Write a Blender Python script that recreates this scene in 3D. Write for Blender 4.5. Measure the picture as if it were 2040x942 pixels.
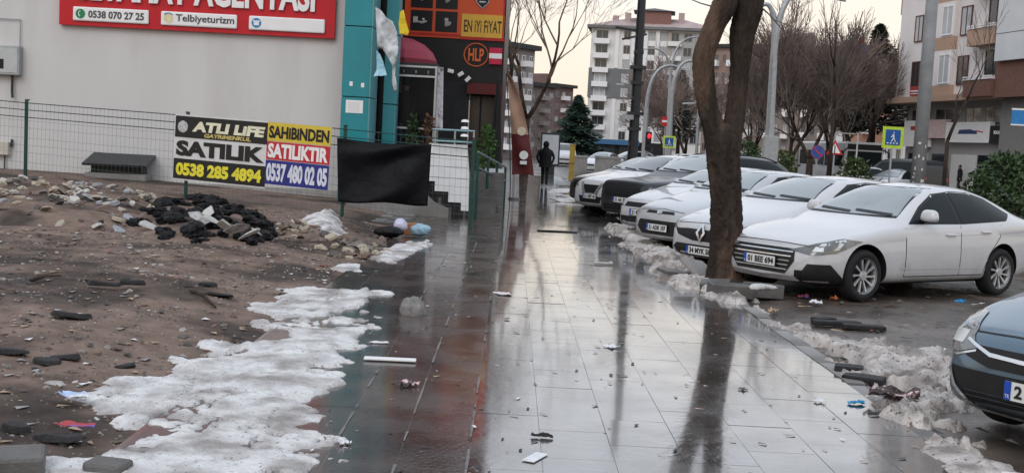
import bpy, bmesh, math, random
import numpy as np
from mathutils import Vector, Matrix, geometry
from mathutils.bvhtree import BVHTree
PI = math.pi
R_ = math.radians
random.seed(7)
for o in list(bpy.data.objects): bpy.data.objects.remove(o)
S = bpy.context.scene
COL = S.collection

# ------------------------------------------------------------------ camera
FPX, IW, IH, CAMH = 2300.0, 2040.0, 942.0, 1.65
ROLL, PITCH, YAW = R_(3.0), math.atan((471 - 286) / FPX), R_(0.2)
_f = Vector((math.sin(YAW) * math.cos(PITCH), math.cos(YAW) * math.cos(PITCH), -math.sin(PITCH)))
_r = Vector((math.cos(YAW), -math.sin(YAW), 0)); _u = _r.cross(_f)
AXR = _r * math.cos(ROLL) + _u * math.sin(ROLL)
AXU = -_r * math.sin(ROLL) + _u * math.cos(ROLL)
CAMLOC = Vector((0, 0, CAMH))
cam = bpy.data.objects.new('camera', bpy.data.cameras.new('camera')); COL.objects.link(cam)
cam.data.sensor_width = 36.0; cam.data.lens = FPX / IW * 36.0
cam.data.clip_start = 0.1; cam.data.clip_end = 3000
cam.matrix_world = Matrix(((AXR.x, AXU.x, -_f.x, CAMLOC.x), (AXR.y, AXU.y, -_f.y, CAMLOC.y), (AXR.z, AXU.z, -_f.z, CAMLOC.z), (0, 0, 0, 1)))
S.camera = cam
S.render.resolution_x = 1024; S.render.resolution_y = 472

# ------------------------------------------------------------------ overcast sky, weak wide sun
SUN_EL, SUN_AZ = R_(38), R_(200)          # azimuth from +Y towards +X
wd = bpy.data.worlds.new('World'); S.world = wd; wd.use_nodes = True
nt = wd.node_tree; nt.nodes.clear()
wo = nt.nodes.new('ShaderNodeOutputWorld'); bg = nt.nodes.new('ShaderNodeBackground'); bg.inputs['Strength'].default_value = 0.1
sky = nt.nodes.new('ShaderNodeTexSky'); sky.sky_type = 'NISHITA'; sky.sun_disc = False
sky.sun_elevation = SUN_EL; sky.sun_rotation = SUN_AZ; sky.air_density = 1.0; sky.dust_density = 3.0
tc = nt.nodes.new('ShaderNodeTexCoord'); sx = nt.nodes.new('ShaderNodeSeparateXYZ'); nt.links.new(tc.outputs['Generated'], sx.inputs[0])
nz = nt.nodes.new('ShaderNodeTexNoise'); nz.inputs['Scale'].default_value = 3.2; nz.inputs['Detail'].default_value = 5
mpn = nt.nodes.new('ShaderNodeMapping'); mpn.inputs['Scale'].default_value = (1, 1, 3.0)
nt.links.new(tc.outputs['Generated'], mpn.inputs[0]); nt.links.new(mpn.outputs[0], nz.inputs['Vector'])
ad = nt.nodes.new('ShaderNodeMath'); ad.operation = 'MULTIPLY_ADD'; ad.inputs[1].default_value = 0.16; nt.links.new(nz.outputs['Fac'], ad.inputs[0])
sb = nt.nodes.new('ShaderNodeMath'); sb.operation = 'SUBTRACT'; sb.inputs[1].default_value = 0.08; nt.links.new(sx.outputs['Z'], sb.inputs[0]); nt.links.new(sb.outputs[0], ad.inputs[2])
cr = nt.nodes.new('ShaderNodeValToRGB'); nt.links.new(ad.outputs[0], cr.inputs[0])
el = cr.color_ramp.elements
el[0].position = 0.0; el[0].color = (.82, .68, .54, 1)
el[1].position = 1.0; el[1].color = (.80, .88, 1.0, 1)
for p, c in ((.06, (.90, .78, .65, 1)), (.13, (.92, .84, .74, 1)), (.22, (.90, .92, .97, 1)), (.5, (.78, .86, .98, 1))):
    e = el.new(p); e.color = c
gain = nt.nodes.new('ShaderNodeVectorMath'); gain.operation = 'SCALE'; gain.inputs['Scale'].default_value = 9.8; nt.links.new(cr.outputs[0], gain.inputs[0])
skm = nt.nodes.new('ShaderNodeVectorMath'); skm.operation = 'SCALE'; skm.inputs['Scale'].default_value = 0.12; nt.links.new(sky.outputs[0], skm.inputs[0])
sm = nt.nodes.new('ShaderNodeVectorMath'); sm.operation = 'ADD'; nt.links.new(gain.outputs[0], sm.inputs[0]); nt.links.new(skm.outputs[0], sm.inputs[1])
nt.links.new(sm.outputs[0], bg.inputs['Color']); nt.links.new(bg.outputs[0], wo.inputs['Surface'])
sun = bpy.data.objects.new('sun', bpy.data.lights.new('sun', 'SUN')); COL.objects.link(sun)
sun.data.energy = 0.6; sun.data.angle = R_(30); sun.data.color = (1.0, .95, .88)
sd = Vector((math.sin(SUN_AZ) * math.cos(SUN_EL), math.cos(SUN_AZ) * math.cos(SUN_EL), math.sin(SUN_EL)))
sun.rotation_euler = sd.to_track_quat('Z', 'Y').to_euler()
S.view_settings.view_transform = 'Standard'; S.view_settings.look = 'None'; S.view_settings.gamma = 1
S.view_settings.use_curve_mapping = False
S.view_settings.exposure = 0.2
try:
    S.cycles.use_denoising = True
    S.cycles.max_bounces = 8; S.cycles.transparent_max_bounces = 16
except Exception: pass

# ------------------------------------------------------------------ helpers
def ray(px, py): return _f + AXR * ((px - IW / 2) / FPX) - AXU * ((py - IH / 2) / FPX)
def at(px, py, Y):
    d = ray(px, py); return CAMLOC + d * (Y / d.y)
def gnd(px, py, z=0.0):
    d = ray(px, py); return CAMLOC + d * ((z - CAMH) / d.z)

def fbm(x, y, scale=1.0, octs=4, seed=0):
    """numpy value noise, about -1..1"""
    x = np.asarray(x, float) * scale + seed * 17.31; y = np.asarray(y, float) * scale + seed * 9.17
    out = np.zeros_like(x); amp, tot = 1.0, 0.0
    def h(i, j):
        n = np.sin(i * 127.1 + j * 311.7 + 74.7) * 43758.5453
        return n - np.floor(n)
    for o in range(octs):
        xi, yi = np.floor(x), np.floor(y); fx, fy = x - xi, y - yi
        fx = fx * fx * (3 - 2 * fx); fy = fy * fy * (3 - 2 * fy)
        v = (h(xi, yi) * (1 - fx) + h(xi + 1, yi) * fx) * (1 - fy) + (h(xi, yi + 1) * (1 - fx) + h(xi + 1, yi + 1) * fx) * fy
        out += (v * 2 - 1) * amp; tot += amp; amp *= .5; x = x * 2.03 + 5.3; y = y * 2.03 + 1.7
    return out / tot
def sstep(a, b, x):
    t = np.clip((np.asarray(x, float) - a) / (b - a), 0, 1); return t * t * (3 - 2 * t)

MATS = {}
def M(name, col, rough=.6, var=.18, scale=6., bump=0., bscale=40., metal=0., coat=0., spec=.25, col2=None, mix=(.45, .62), mscale=2., rvar=0., rand=0., emit=0., coatr=.03, alpha=1., detail=6, trans=0., space='Object', coatior=1.5, stretch=None, ior=1.5):
    if name in MATS: return MATS[name]
    m = bpy.data.materials.new(name); m.use_nodes = True; t = m.node_tree; n = t.nodes; L = t.links
    b = n['Principled BSDF']
    b.inputs['Roughness'].default_value = rough; b.inputs['Metallic'].default_value = metal
    b.inputs['Specular IOR Level'].default_value = spec; b.inputs['Coat Weight'].default_value = coat; b.inputs['Coat Roughness'].default_value = coatr; b.inputs['Coat IOR'].default_value = coatior; b.inputs['IOR'].default_value = ior
    if alpha < 1: b.inputs['Alpha'].default_value = alpha
    if trans: b.inputs['Transmission Weight'].default_value = trans
    c = n.new('ShaderNodeTexCoord'); out = c.outputs[space] if space != 'World' else n.new('ShaderNodeNewGeometry').outputs['Position']
    if stretch:
        mpp = n.new('ShaderNodeMapping'); mpp.inputs['Scale'].default_value = stretch; L.new(out, mpp.inputs[0]); out = mpp.outputs[0]
    def noise(sc, det=detail):
        x = n.new('ShaderNodeTexNoise'); x.inputs['Scale'].default_value = sc; x.inputs['Detail'].default_value = det; L.new(out, x.inputs['Vector']); return x
    rgb = n.new('ShaderNodeRGB'); rgb.outputs[0].default_value = (*col, 1); cur = rgb.outputs[0]
    if col2 is not None:
        nn = noise(mscale); rm = n.new('ShaderNodeMapRange'); rm.inputs[1].default_value = mix[0]; rm.inputs[2].default_value = mix[1]; L.new(nn.outputs['Fac'], rm.inputs[0])
        mx = n.new('ShaderNodeMix'); mx.data_type = 'RGBA'; L.new(rm.outputs[0], mx.inputs['Factor']); L.new(cur, mx.inputs['A']); mx.inputs['B'].default_value = (*col2, 1); cur = mx.outputs['Result']
    if var or rand:
        hs = n.new('ShaderNodeHueSaturation'); L.new(cur, hs.inputs['Color'])
        v = None
        if var:
            nn = noise(scale); rm = n.new('ShaderNodeMapRange'); rm.inputs[1].default_value = .25; rm.inputs[2].default_value = .75; rm.inputs[3].default_value = 1 - var; rm.inputs[4].default_value = 1 + var; L.new(nn.outputs['Fac'], rm.inputs[0]); v = rm.outputs[0]
        if rand:
            oi = n.new('ShaderNodeObjectInfo'); rm2 = n.new('ShaderNodeMapRange'); rm2.inputs[3].default_value = 1 - rand; rm2.inputs[4].default_value = 1 + rand; L.new(oi.outputs['Random'], rm2.inputs[0])
            if v is not None:
                mm = n.new('ShaderNodeMath'); mm.operation = 'MULTIPLY'; L.new(v, mm.inputs[0]); L.new(rm2.outputs[0], mm.inputs[1]); v = mm.outputs[0]
            else: v = rm2.outputs[0]
        L.new(v, hs.inputs['Value']); cur = hs.outputs[0]
    L.new(cur, b.inputs['Base Color'])
    if emit:
        L.new(cur, b.inputs['Emission Color']); b.inputs['Emission Strength'].default_value = emit
    if rvar:
        nn = noise(mscale * 1.7); rm = n.new('ShaderNodeMapRange'); rm.inputs[1].default_value = .35; rm.inputs[2].default_value = .65; rm.inputs[3].default_value = max(.01, rough - rvar); rm.inputs[4].default_value = rough + rvar; L.new(nn.outputs['Fac'], rm.inputs[0]); L.new(rm.outputs[0], b.inputs['Roughness'])
    if bump:
        nn = noise(bscale, 5); bp = n.new('ShaderNodeBump'); bp.inputs['Strength'].default_value = bump; bp.inputs['Distance'].default_value = .02; L.new(nn.outputs['Fac'], bp.inputs['Height']); L.new(bp.outputs[0], b.inputs['Normal'])
    MATS[name] = m; return m

def link(o, parent=None):
    COL.objects.link(o)
    if parent is not None: o.parent = parent
    return o
def tag(o, label=None, cat=None, group=None, kind=None):
    if label: o['label'] = label
    if cat: o['category'] = cat
    if group: o['group'] = group
    if kind: o['kind'] = kind
    return o
def empty(name, loc=(0, 0, 0), rz=0., label=None, cat=None, group=None):
    o = bpy.data.objects.new(name, None); link(o); o.location = loc; o.rotation_euler = (0, 0, rz); o.empty_display_size = .1
    return tag(o, label, cat, group)

class MB:
    def __init__(s): s.v = []; s.f = []; s.m = []
    def add(s, vs, fs, mi=0):
        k = len(s.v); s.v.extend(tuple(p) for p in vs); s.f.extend(tuple(i + k for i in f) for f in fs); s.m.extend([mi] * len(fs)); return s
    def box(s, c, d, rz=0., mi=0, mat=None, taper=1.):
        x, y, z = d[0] / 2, d[1] / 2, d[2] / 2
        vs = [Vector((a * x * (taper if e > 0 else 1), b * y * (taper if e > 0 else 1), e * z)) for e in (-1, 1) for b in (-1, 1) for a in (-1, 1)]
        mt = mat if mat is not None else Matrix.Rotation(rz, 3, 'Z')
        vs = [mt @ v + Vector(c) for v in vs]
        return s.add(vs, [(0, 2, 3, 1), (4, 5, 7, 6), (0, 1, 5, 4), (2, 6, 7, 3), (0, 4, 6, 2), (1, 3, 7, 5)], mi)
    def bx(s, x0, x1, y0, y1, z0, z1, mi=0): return s.box(((x0 + x1) / 2, (y0 + y1) / 2, (z0 + z1) / 2), (abs(x1 - x0), abs(y1 - y0), abs(z1 - z0)), mi=mi)
    def tube(s, pts, rad, n=8, mi=0, cap=True):
        pts = [Vector(p) for p in pts]
        if not hasattr(rad, '__len__'): rad = [rad] * len(pts)
        vs = []; prev = None
        for i, p in enumerate(pts):
            t = (pts[min(i + 1, len(pts) - 1)] - pts[max(i - 1, 0)])
            if t.length < 1e-9: t = Vector((0, 0, 1))
            t.normalize()
            a = prev if prev is not None else (Vector((1, 0, 0)) if abs(t.x) < .8 else Vector((0, 1, 0)))
            a = (a - t * a.dot(t)); a.normalize(); prev = a; b = t.cross(a)
            for k in range(n):
                an = 2 * PI * k / n; vs.append(p + (a * math.cos(an) + b * math.sin(an)) * rad[i])
        fs = []
        for i in range(len(pts) - 1):
            for k in range(n):
                fs.append((i * n + k, i * n + (k + 1) % n, (i + 1) * n + (k + 1) % n, (i + 1) * n + k))
        if cap and n > 3: fs += [tuple(range(n))[::-1], tuple((len(pts) - 1) * n + k for k in range(n))]
        return s.add(vs, fs, mi)
    def lathe(s, prof, n=24, c=(0, 0, 0), axis='Z', mi=0, close=False):
        vs = []
        for (r, h) in prof:
            for k in range(n):
                a = 2 * PI * k / n; x, y = r * math.cos(a), r * math.sin(a)
                vs.append(Vector(c) + (Vector((x, y, h)) if axis == 'Z' else Vector((x, h, y)) if axis == 'Y' else Vector((h, x, y))))
        m = len(prof); fs = []
        for i in range(m - 1 if not close else m):
            j = (i + 1) % m
            for k in range(n): fs.append((i * n + k, i * n + (k + 1) % n, j * n + (k + 1) % n, j * n + k))
        return s.add(vs, fs, mi)
    def prism(s, pts, ext, mi=0):
        """pts: planar loop of 3D points, ext: extrusion vector"""
        n = len(pts); e = Vector(ext); vs = [Vector(p) for p in pts] + [Vector(p) + e for p in pts]
        return s.add(vs, [tuple(range(n))[::-1], tuple(range(n, 2 * n))] + [(i, (i + 1) % n, n + (i + 1) % n, n + i) for i in range(n)], mi)
    def ico(s, c, r, sub=1, jit=.2, sc=(1, 1, 1), mi=0, rnd=random):
        bm = bmesh.new(); bmesh.ops.create_icosphere(bm, subdivisions=sub, radius=1)
        vs = []
        rz = Matrix.Rotation(rnd.uniform(0, 6.28), 3, 'Z')
        for v in bm.verts:
            q = v.co * (r * (1 + rnd.uniform(-jit, jit))); vs.append(rz @ Vector((q.x * sc[0], q.y * sc[1], q.z * sc[2])) + Vector(c))
        fs = [tuple(v.index for v in f.verts) for f in bm.faces]; bm.free()
        return s.add(vs, fs, mi)
    def mesh(s, name, mats, smooth=False, fix=True):
        me = bpy.data.meshes.new(name); me.from_pydata([tuple(v) for v in s.v], [], s.f)
        if not isinstance(mats, (list, tuple)): mats = [mats]
        for m in mats: me.materials.append(m)
        if len(mats) > 1: me.polygons.foreach_set('material_index', s.m)
        if fix:
            bm = bmesh.new(); bm.from_mesh(me); bmesh.ops.recalc_face_normals(bm, faces=bm.faces); bm.to_mesh(me); bm.free()
        if smooth: me.polygons.foreach_set('use_smooth', [True] * len(me.polygons))
        me.update(); return me
    def build(s, name, mats, parent=None, smooth=False, bev=0., loc=None, rz=None, fix=True):
        o = link(bpy.data.objects.new(name, s.mesh(name, mats, smooth, fix)), parent)
        if loc is not None: o.location = loc
        if rz is not None: o.rotation_euler = (0, 0, rz)
        if bev:
            b = o.modifiers.new('bevel', 'BEVEL'); b.width = bev; b.segments = 2; b.limit_method = 'ANGLE'
        return o
def put(name, me, parent=None, loc=(0, 0, 0), rot=(0, 0, 0), sc=(1, 1, 1)):
    o = link(bpy.data.objects.new(name, me), parent); o.location = loc; o.rotation_euler = rot; o.scale = sc; return o
def copy_tree(o, parent=None):
    c = o.copy(); link(c)
    if parent is not None: c.parent = parent
    for ch in list(o.children): copy_tree(ch, c)
    return c
def text(name, s, size, mat, parent, loc, rot=(PI / 2, 0, 0), ext=.01, bold=.0, sx=1., align='CENTER', width=None, height=None, shear=0., valign='CENTER'):
    cu = bpy.data.curves.new(name, 'FONT'); cu.body = s; cu.size = size; cu.extrude = ext; cu.offset = bold; cu.align_x = align; cu.align_y = valign; cu.shear = shear
    cu.resolution_u = 3
    t = bpy.data.objects.new('tmp', cu); me = bpy.data.meshes.new_from_object(t); bpy.data.objects.remove(t); bpy.data.curves.remove(cu)
    n = len(me.vertices); co = np.empty(n * 3); me.vertices.foreach_get('co', co); co = co.reshape(-1, 3); lo, hi = co.min(0), co.max(0); c = (lo + hi) / 2
    co[:, 0] = (co[:, 0] - c[0]) * (width / (hi[0] - lo[0]) if width else sx); co[:, 1] = (co[:, 1] - c[1]) * (height / (hi[1] - lo[1]) if height else 1.)
    me.vertices.foreach_set('co', co.ravel()); me.materials.clear(); me.materials.append(mat); me.name = name; me.update()
    o = link(bpy.data.objects.new(name, me), parent); o.location = loc; o.rotation_euler = rot; return o

# ================================================================== materials
m_tile = M('wet_paving_stone', (.060, .054, .051), rough=.17, var=.35, scale=5, bump=.13, bscale=13, ior=1.5, coat=1., coatr=.07, coatior=1.55, spec=.5, col2=(.036, .033, .032), mscale=.9, rvar=.13, rand=.08, space='World')
m_tile_b = M('wet_brown_paving_stone', (.060, .040, .033), rough=.25, var=.35, scale=6, bump=.14, bscale=34, coat=.55, coatr=.10, spec=.5, col2=(.032, .025, .023), mscale=1.1, rvar=.12, rand=.12, space='World')
m_bed = M('wet_joint_sand', (.05, .045, .042), rough=.25, var=.3, scale=30, bump=.1, coat=1., coatr=.1, coatior=1.6)
m_joint = M('pale_joint_filler', (.16, .15, .14), rough=.7, var=.3, scale=14, bump=.2)
m_asph = M('wet_muddy_asphalt', (.078, .062, .051), rough=.36, var=.35, scale=3, bump=.5, bscale=60, spec=.6, col2=(.125, .098, .08), mscale=.9, rvar=.22)
m_road = M('asphalt_road', (.05, .05, .052), rough=.4, var=.25, scale=2, bump=.3, bscale=60, rvar=.2, mscale=.5)
m_dirt = M('wet_brown_earth', (.185, .132, .105), rough=.85, var=.4, scale=4.5, bump=1.0, bscale=22, col2=(.06, .046, .039), mscale=.6, mix=(.47, .59), spec=.15, rvar=.18)
m_snow = M('old_grey_snow', (.70, .685, .675), rough=.5, var=.14, scale=9, bump=1.0, bscale=55, col2=(.30, .272, .255), mscale=3.0, mix=(.42, .66), spec=.4)
m_snow_d = M('dirty_kerb_snow', (.52, .475, .445), rough=.5, var=.3, scale=7, bump=1.0, bscale=50, col2=(.19, .155, .135), mscale=2.4, mix=(.48, .66), spec=.4)
def grit(m, parts):
    """dark grit and mud flecks caught in old snow"""
    t = m.node_tree; n, L = t.nodes, t.links; b = n['Principled BSDF']; cur = b.inputs['Base Color'].links[0].from_socket; tc_ = n.new('ShaderNodeTexCoord')
    for sc, a, c_, amt, col in parts:
        nn = n.new('ShaderNodeTexNoise'); nn.inputs['Scale'].default_value = sc; nn.inputs['Detail'].default_value = 3; L.new(tc_.outputs['Object'], nn.inputs['Vector'])
        mr = n.new('ShaderNodeMapRange'); mr.inputs[1].default_value = a; mr.inputs[2].default_value = c_; mr.inputs[4].default_value = amt; L.new(nn.outputs['Fac'], mr.inputs[0])
        mx = n.new('ShaderNodeMix'); mx.data_type = 'RGBA'; L.new(mr.outputs[0], mx.inputs['Factor']); L.new(cur, mx.inputs['A']); mx.inputs['B'].default_value = (*col, 1); cur = mx.outputs['Result']
    L.new(cur, b.inputs['Base Color'])
grit(m_snow, ((38, .64, .70, .8, (.07, .055, .045)), (5, .60, .75, .6, (.20, .17, .15)), (14, .62, .72, .45, (.25, .22, .20))))
grit(m_snow_d, ((30, .60, .68, .85, (.06, .045, .038)), (6, .56, .70, .7, (.13, .105, .09))))
m_conc = M('grey_concrete', (.27, .26, .25), rough=.7, var=.2, scale=5, bump=.3, bscale=50, col2=(.18, .17, .16), mscale=1.2)
m_concd = M('dark_wet_concrete', (.11, .105, .10), rough=.4, var=.25, scale=6, bump=.4, bscale=40)
m_black = M('black_plastic', (.012, .012, .013), rough=.35, var=.2, scale=8)
m_white = M('white_paint', (.72, .72, .73), rough=.5, var=.06, scale=4)
m_dkmetal = M('dark_grey_metal', (.035, .037, .04), rough=.45, var=.2, scale=9, metal=.2)
m_galv = M('galvanised_steel', (.34, .35, .36), rough=.45, var=.14, scale=6, metal=.35)
m_green = M('dark_green_powder_coat', (.012, .055, .045), rough=.4, var=.15, scale=8)

# ================================================================== ground sheet, parking, road
PARKZ = -0.05
def sheet(name, x0, x1, y0, y1, z, mat, nx=1, ny=1, f=None):
    xs = np.linspace(x0, x1, nx + 1); ys = np.linspace(y0, y1, ny + 1); X, Yy = np.meshgrid(xs, ys)
    Z = np.full_like(X, z) if f is None else z + f(X, Yy)
    mb = MB(); mb.v = [tuple(p) for p in np.stack([X.ravel(), Yy.ravel(), Z.ravel()], 1)]
    mb.f = [(j * (nx + 1) + i, j * (nx + 1) + i + 1, (j + 1) * (nx + 1) + i + 1, (j + 1) * (nx + 1) + i) for j in range(ny) for i in range(nx)]; mb.m = [0] * len(mb.f)
    return tag(mb.build(name, mat, smooth=True, fix=False), kind='structure')
sheet('ground', -900, 900, -60, 1800, -.30, M('distant_city_ground', (.10, .095, .09), rough=.8, var=.2, scale=.05))
def park_h(x, y): return .035 * fbm(x, y, .9, 4, 3) + .012 * fbm(x, y, 5, 3, 5)
sheet('parking_area', 2.5, 10.5, -2, 60, PARKZ, m_asph, 110, 520, park_h)
sheet('road', 10.5, 24.5, -10, 260, PARKZ - .02, m_road)
sheet('far_pavement', 24.5, 60, 30, 260, .05, M('far_paving', (.16, .155, .15), rough=.5, var=.2, scale=1.2))
sheet('far_street', -12, 10.5, 60, 260, -.03, M('far_wet_street', (.075, .072, .07), rough=.22, var=.3, scale=.6, rvar=.12, mscale=.4))

# ================================================================== pavement: bed slab, paving stones, pale joints, kerb
PX0, PX1 = -1.95, 2.58
bed = MB(); bed.bx(PX0, PX1, 0.5, 62, -.30, -.0022)
bed = tag(bed.build('pavement', m_bed), kind='structure')
cols = [PX0 + .03, -1.59, -1.23, -.87, -.51, -.15]
nmain = 7
for k in range(1, nmain + 1): cols.append(-.15 + k * (PX1 + .15) / nmain)
rt = random.Random(11)
slabs = []
for c in range(len(cols) - 1):
    xa, xb = cols[c], cols[c + 1]; brown = xb <= -.14
    ln = .52 if brown else .60
    y = .6 + (c % 2) * ln * .5 + rt.uniform(0, .1)
    while y < 61.5:
        slabs.append((y, xa, xb, ln, brown)); y += ln
slabs.sort(key=lambda q: q[0])
def slab_verts(xa, xb, y, ln, g=.0010):
    w2, l2 = (xb - xa) / 2 - g, ln / 2 - g
    return w2, l2
slab_mesh = {}
def get_slab(w2, l2, brown):
    k = (round(w2, 3), round(l2, 3), brown)
    if k not in slab_mesh:
        b = MB(); e = .001; 
        vs = [(-w2, -l2, -.05), (w2, -l2, -.05), (w2, l2, -.05), (-w2, l2, -.05), (-w2, -l2, -e), (w2, -l2, -e), (w2, l2, -e), (-w2, l2, -e), (-w2 + e, -l2 + e, 0), (w2 - e, -l2 + e, 0), (w2 - e, l2 - e, 0), (-w2 + e, l2 - e, 0)]
        fs = [(i, (i + 1) % 4, 4 + (i + 1) % 4, 4 + i) for i in range(4)] + [(4 + i, 4 + (i + 1) % 4, 8 + (i + 1) % 4, 8 + i) for i in range(4)] + [(8, 9, 10, 11)]
        b.add(vs, fs); slab_mesh[k] = b.mesh('paving_stone', m_tile_b if brown else m_tile)
    return slab_mesh[k]
rest = MB(); nsl = 0
for (y, xa, xb, ln, brown) in slabs:
    w2, l2 = slab_verts(xa, xb, y, ln); cx, cy = (xa + xb) / 2, y + ln / 2
    tx, ty, dz = rt.gauss(0, .0010), rt.gauss(0, .0009), rt.uniform(-.0015, .001)
    if y > 4.4 and nsl < 300:
        put('paving_stone', get_slab(w2, l2, brown), bed, (cx, cy, dz), (ty, tx, rt.gauss(0, .002))); nsl += 1
    else:
        vs = []
        for (a, b_) in ((-1, -1), (1, -1), (1, 1), (-1, 1)): vs.append((cx + a * w2, cy + b_ * l2, dz + ty * b_ * l2 * 1.0 - tx * a * w2))
        rest.add(vs + [(v[0], v[1], -.05) for v in vs], [(0, 1, 2, 3), (0, 4, 5, 1), (1, 5, 6, 2), (2, 6, 7, 3), (3, 7, 4, 0)], 1 if brown else 0)
tag(rest.build('paving_stones_beyond', [m_tile, m_tile_b], bed), kind='stuff')
# pale filler left in the long joints
for xj, segs in ((-.15, ((4.6, 6.1), (6.35, 7.2), (7.5, 8.6), (9.4, 10.1), (12, 12.6))), (-.51, ((4.6, 5.9), (6.2, 7.9), (8.3, 9.6), (10.2, 12.4), (13, 15), (16, 19))), (-.87, ((6.2, 7.0), (7.4, 8.3), (11.5, 13), (14, 16)))):
    for (a, b_) in segs:
        f = MB(); n = 9; vs = []
        for i in range(n):
            yy = a + (b_ - a) * i / (n - 1); w = .008 * (.25 + .9 * abs(math.sin(i * 2.3 + a * 3)))
            vs += [(xj - w, yy, .0045), (xj + w, yy, .0045)]
        f.add(vs, [(2 * i, 2 * i + 1, 2 * i + 3, 2 * i + 2) for i in range(n - 1) if rt.random() < .72]); f.build('joint_filler', m_joint, bed)
kerbm = MB(); kerbm.bx(-.07, .07, -.39, .39, -.2, .0); kerbme = kerbm.mesh('kerb_stone', m_conc)
kerb = empty('kerb', (PX1 + .075, 0, 0)); tag(kerb, kind='structure')
for k in range(72):
    o = put('kerb_stone', kerbme, kerb, (rt.gauss(0, .006), .9 + k * .8, rt.uniform(-.012, .012)), (rt.gauss(0, .008), rt.gauss(0, .01), rt.gauss(0, .006)))

# ================================================================== vacant lot
def lotz(x, y):
    x = np.asarray(x, float); y = np.asarray(y, float)
    base = .34 * sstep(-1.2, -11.5, x) * sstep(4, 20, y) + .10 * sstep(-1.9, -4, x)
    b = base - .10 * sstep(21.0, 20.0, y) * 0
    lump = .07 * fbm(x, y, .7, 4, 1) + .03 * fbm(x, y, 3.5, 3, 2)
    edge = sstep(-1.75, -3.2, x)
    flat = 1 - sstep(21.0, 22.0, y) * .85
    return -.035 + base + lump * edge * flat + .035 * edge
def lot_f(X, Y): return lotz(X, Y)
lot = sheet('vacant_lot', -22, -1.75, 1.5, 27.2, 0, m_dirt, 230, 300, lot_f)
# paved apron behind the fence
apron = MB(); apron.bx(-5.6, PX0 + .01, 21.9, 33, -.1, .012); apron = tag(apron.build('forecourt', m_concd), kind='structure')
ra = random.Random(5)
for i in range(9):
    for j in range(12):
        if ra.random() < .1: continue
        b = MB(); b.box((0, 0, 0), (.39, .48, .03))
        k = 'apron%d' % ra.randrange(3)
        if k not in slab_mesh: slab_mesh[k] = b.mesh('forecourt_slab', M(k, ((.20, .19, .18), (.27, .255, .235), (.15, .145, .14))[int(k[-1])], rough=.35, var=.25, scale=6, bump=.2, rvar=.15))
        put('forecourt_slab', slab_mesh[k], apron, (-5.38 + i * .4, 22.2 + j * .5, .018), (ra.gauss(0, .006), ra.gauss(0, .006), 0))

# stones and rubble bits lying on the earth
def pebble(r, seed):
    rr = random.Random(seed); b = MB(); b.ico((0, 0, 0), r, 1, .28, (1, .8, .55), rnd=rr); return b
m_st = [M('stone_%d' % i, c, rough=.65, var=.25, scale=12, bump=.4, rand=.2) for i, c in enumerate(((.16, .145, .13), (.26, .235, .21), (.09, .085, .08), (.36, .33, .30), (.17, .115, .085)))]
st_me = [pebble(1, k).mesh('stone', m_st[k % 5]) for k in range(10)]
rs = random.Random(3)
cnt = 0
while cnt < 240:
    y = 5.0 + 16 * rs.random() ** 1.3; x = rs.uniform(-1.85 - y * .32, -1.9)
    if x < -10.5: continue
    r = rs.uniform(.012, .034) * (1 + .03 * y)
    put('stone', rs.choice(st_me), lot, (x, y, float(lotz(x, y)) + r * .15), (rs.uniform(-.3, .3), rs.uniform(-.3, .3), rs.uniform(0, 6.3)), (r, r, r)); cnt += 1
gr = MB()
tet = [(0, .6, 0), (-.6, -.4, 0), (.6, -.4, .05), (0, 0, .55)]
for k in range(9000):
    y = 4.8 + 17 * rs.random() ** 1.15; x = rs.uniform(-2.2 - y * .45, -1.8)
    if fbm(np.array([x]), np.array([y]), 1.1, 3, 8)[0] < -.25 and rs.random() < .75: continue
    r = rs.uniform(.006, .024) * (.7 + .05 * y); a = rs.uniform(0, 6.28); z = float(lotz(x, y)); c, s_ = math.cos(a), math.sin(a); el = rs.uniform(.6, 1.6)
    gr.add([(x + r * (px * c - py * s_ * el), y + r * (px * s_ + py * c * el), z + r * pz) for px, py, pz in tet], [(0, 1, 3), (1, 2, 3), (2, 0, 3)], rs.choice((0, 0, 1, 1, 2, 2, 2, 3, 4)))
tag(gr.build('gravel', m_st), 'loose gravel and crumbs scattered over the bare earth', 'gravel', kind='stuff')

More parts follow.
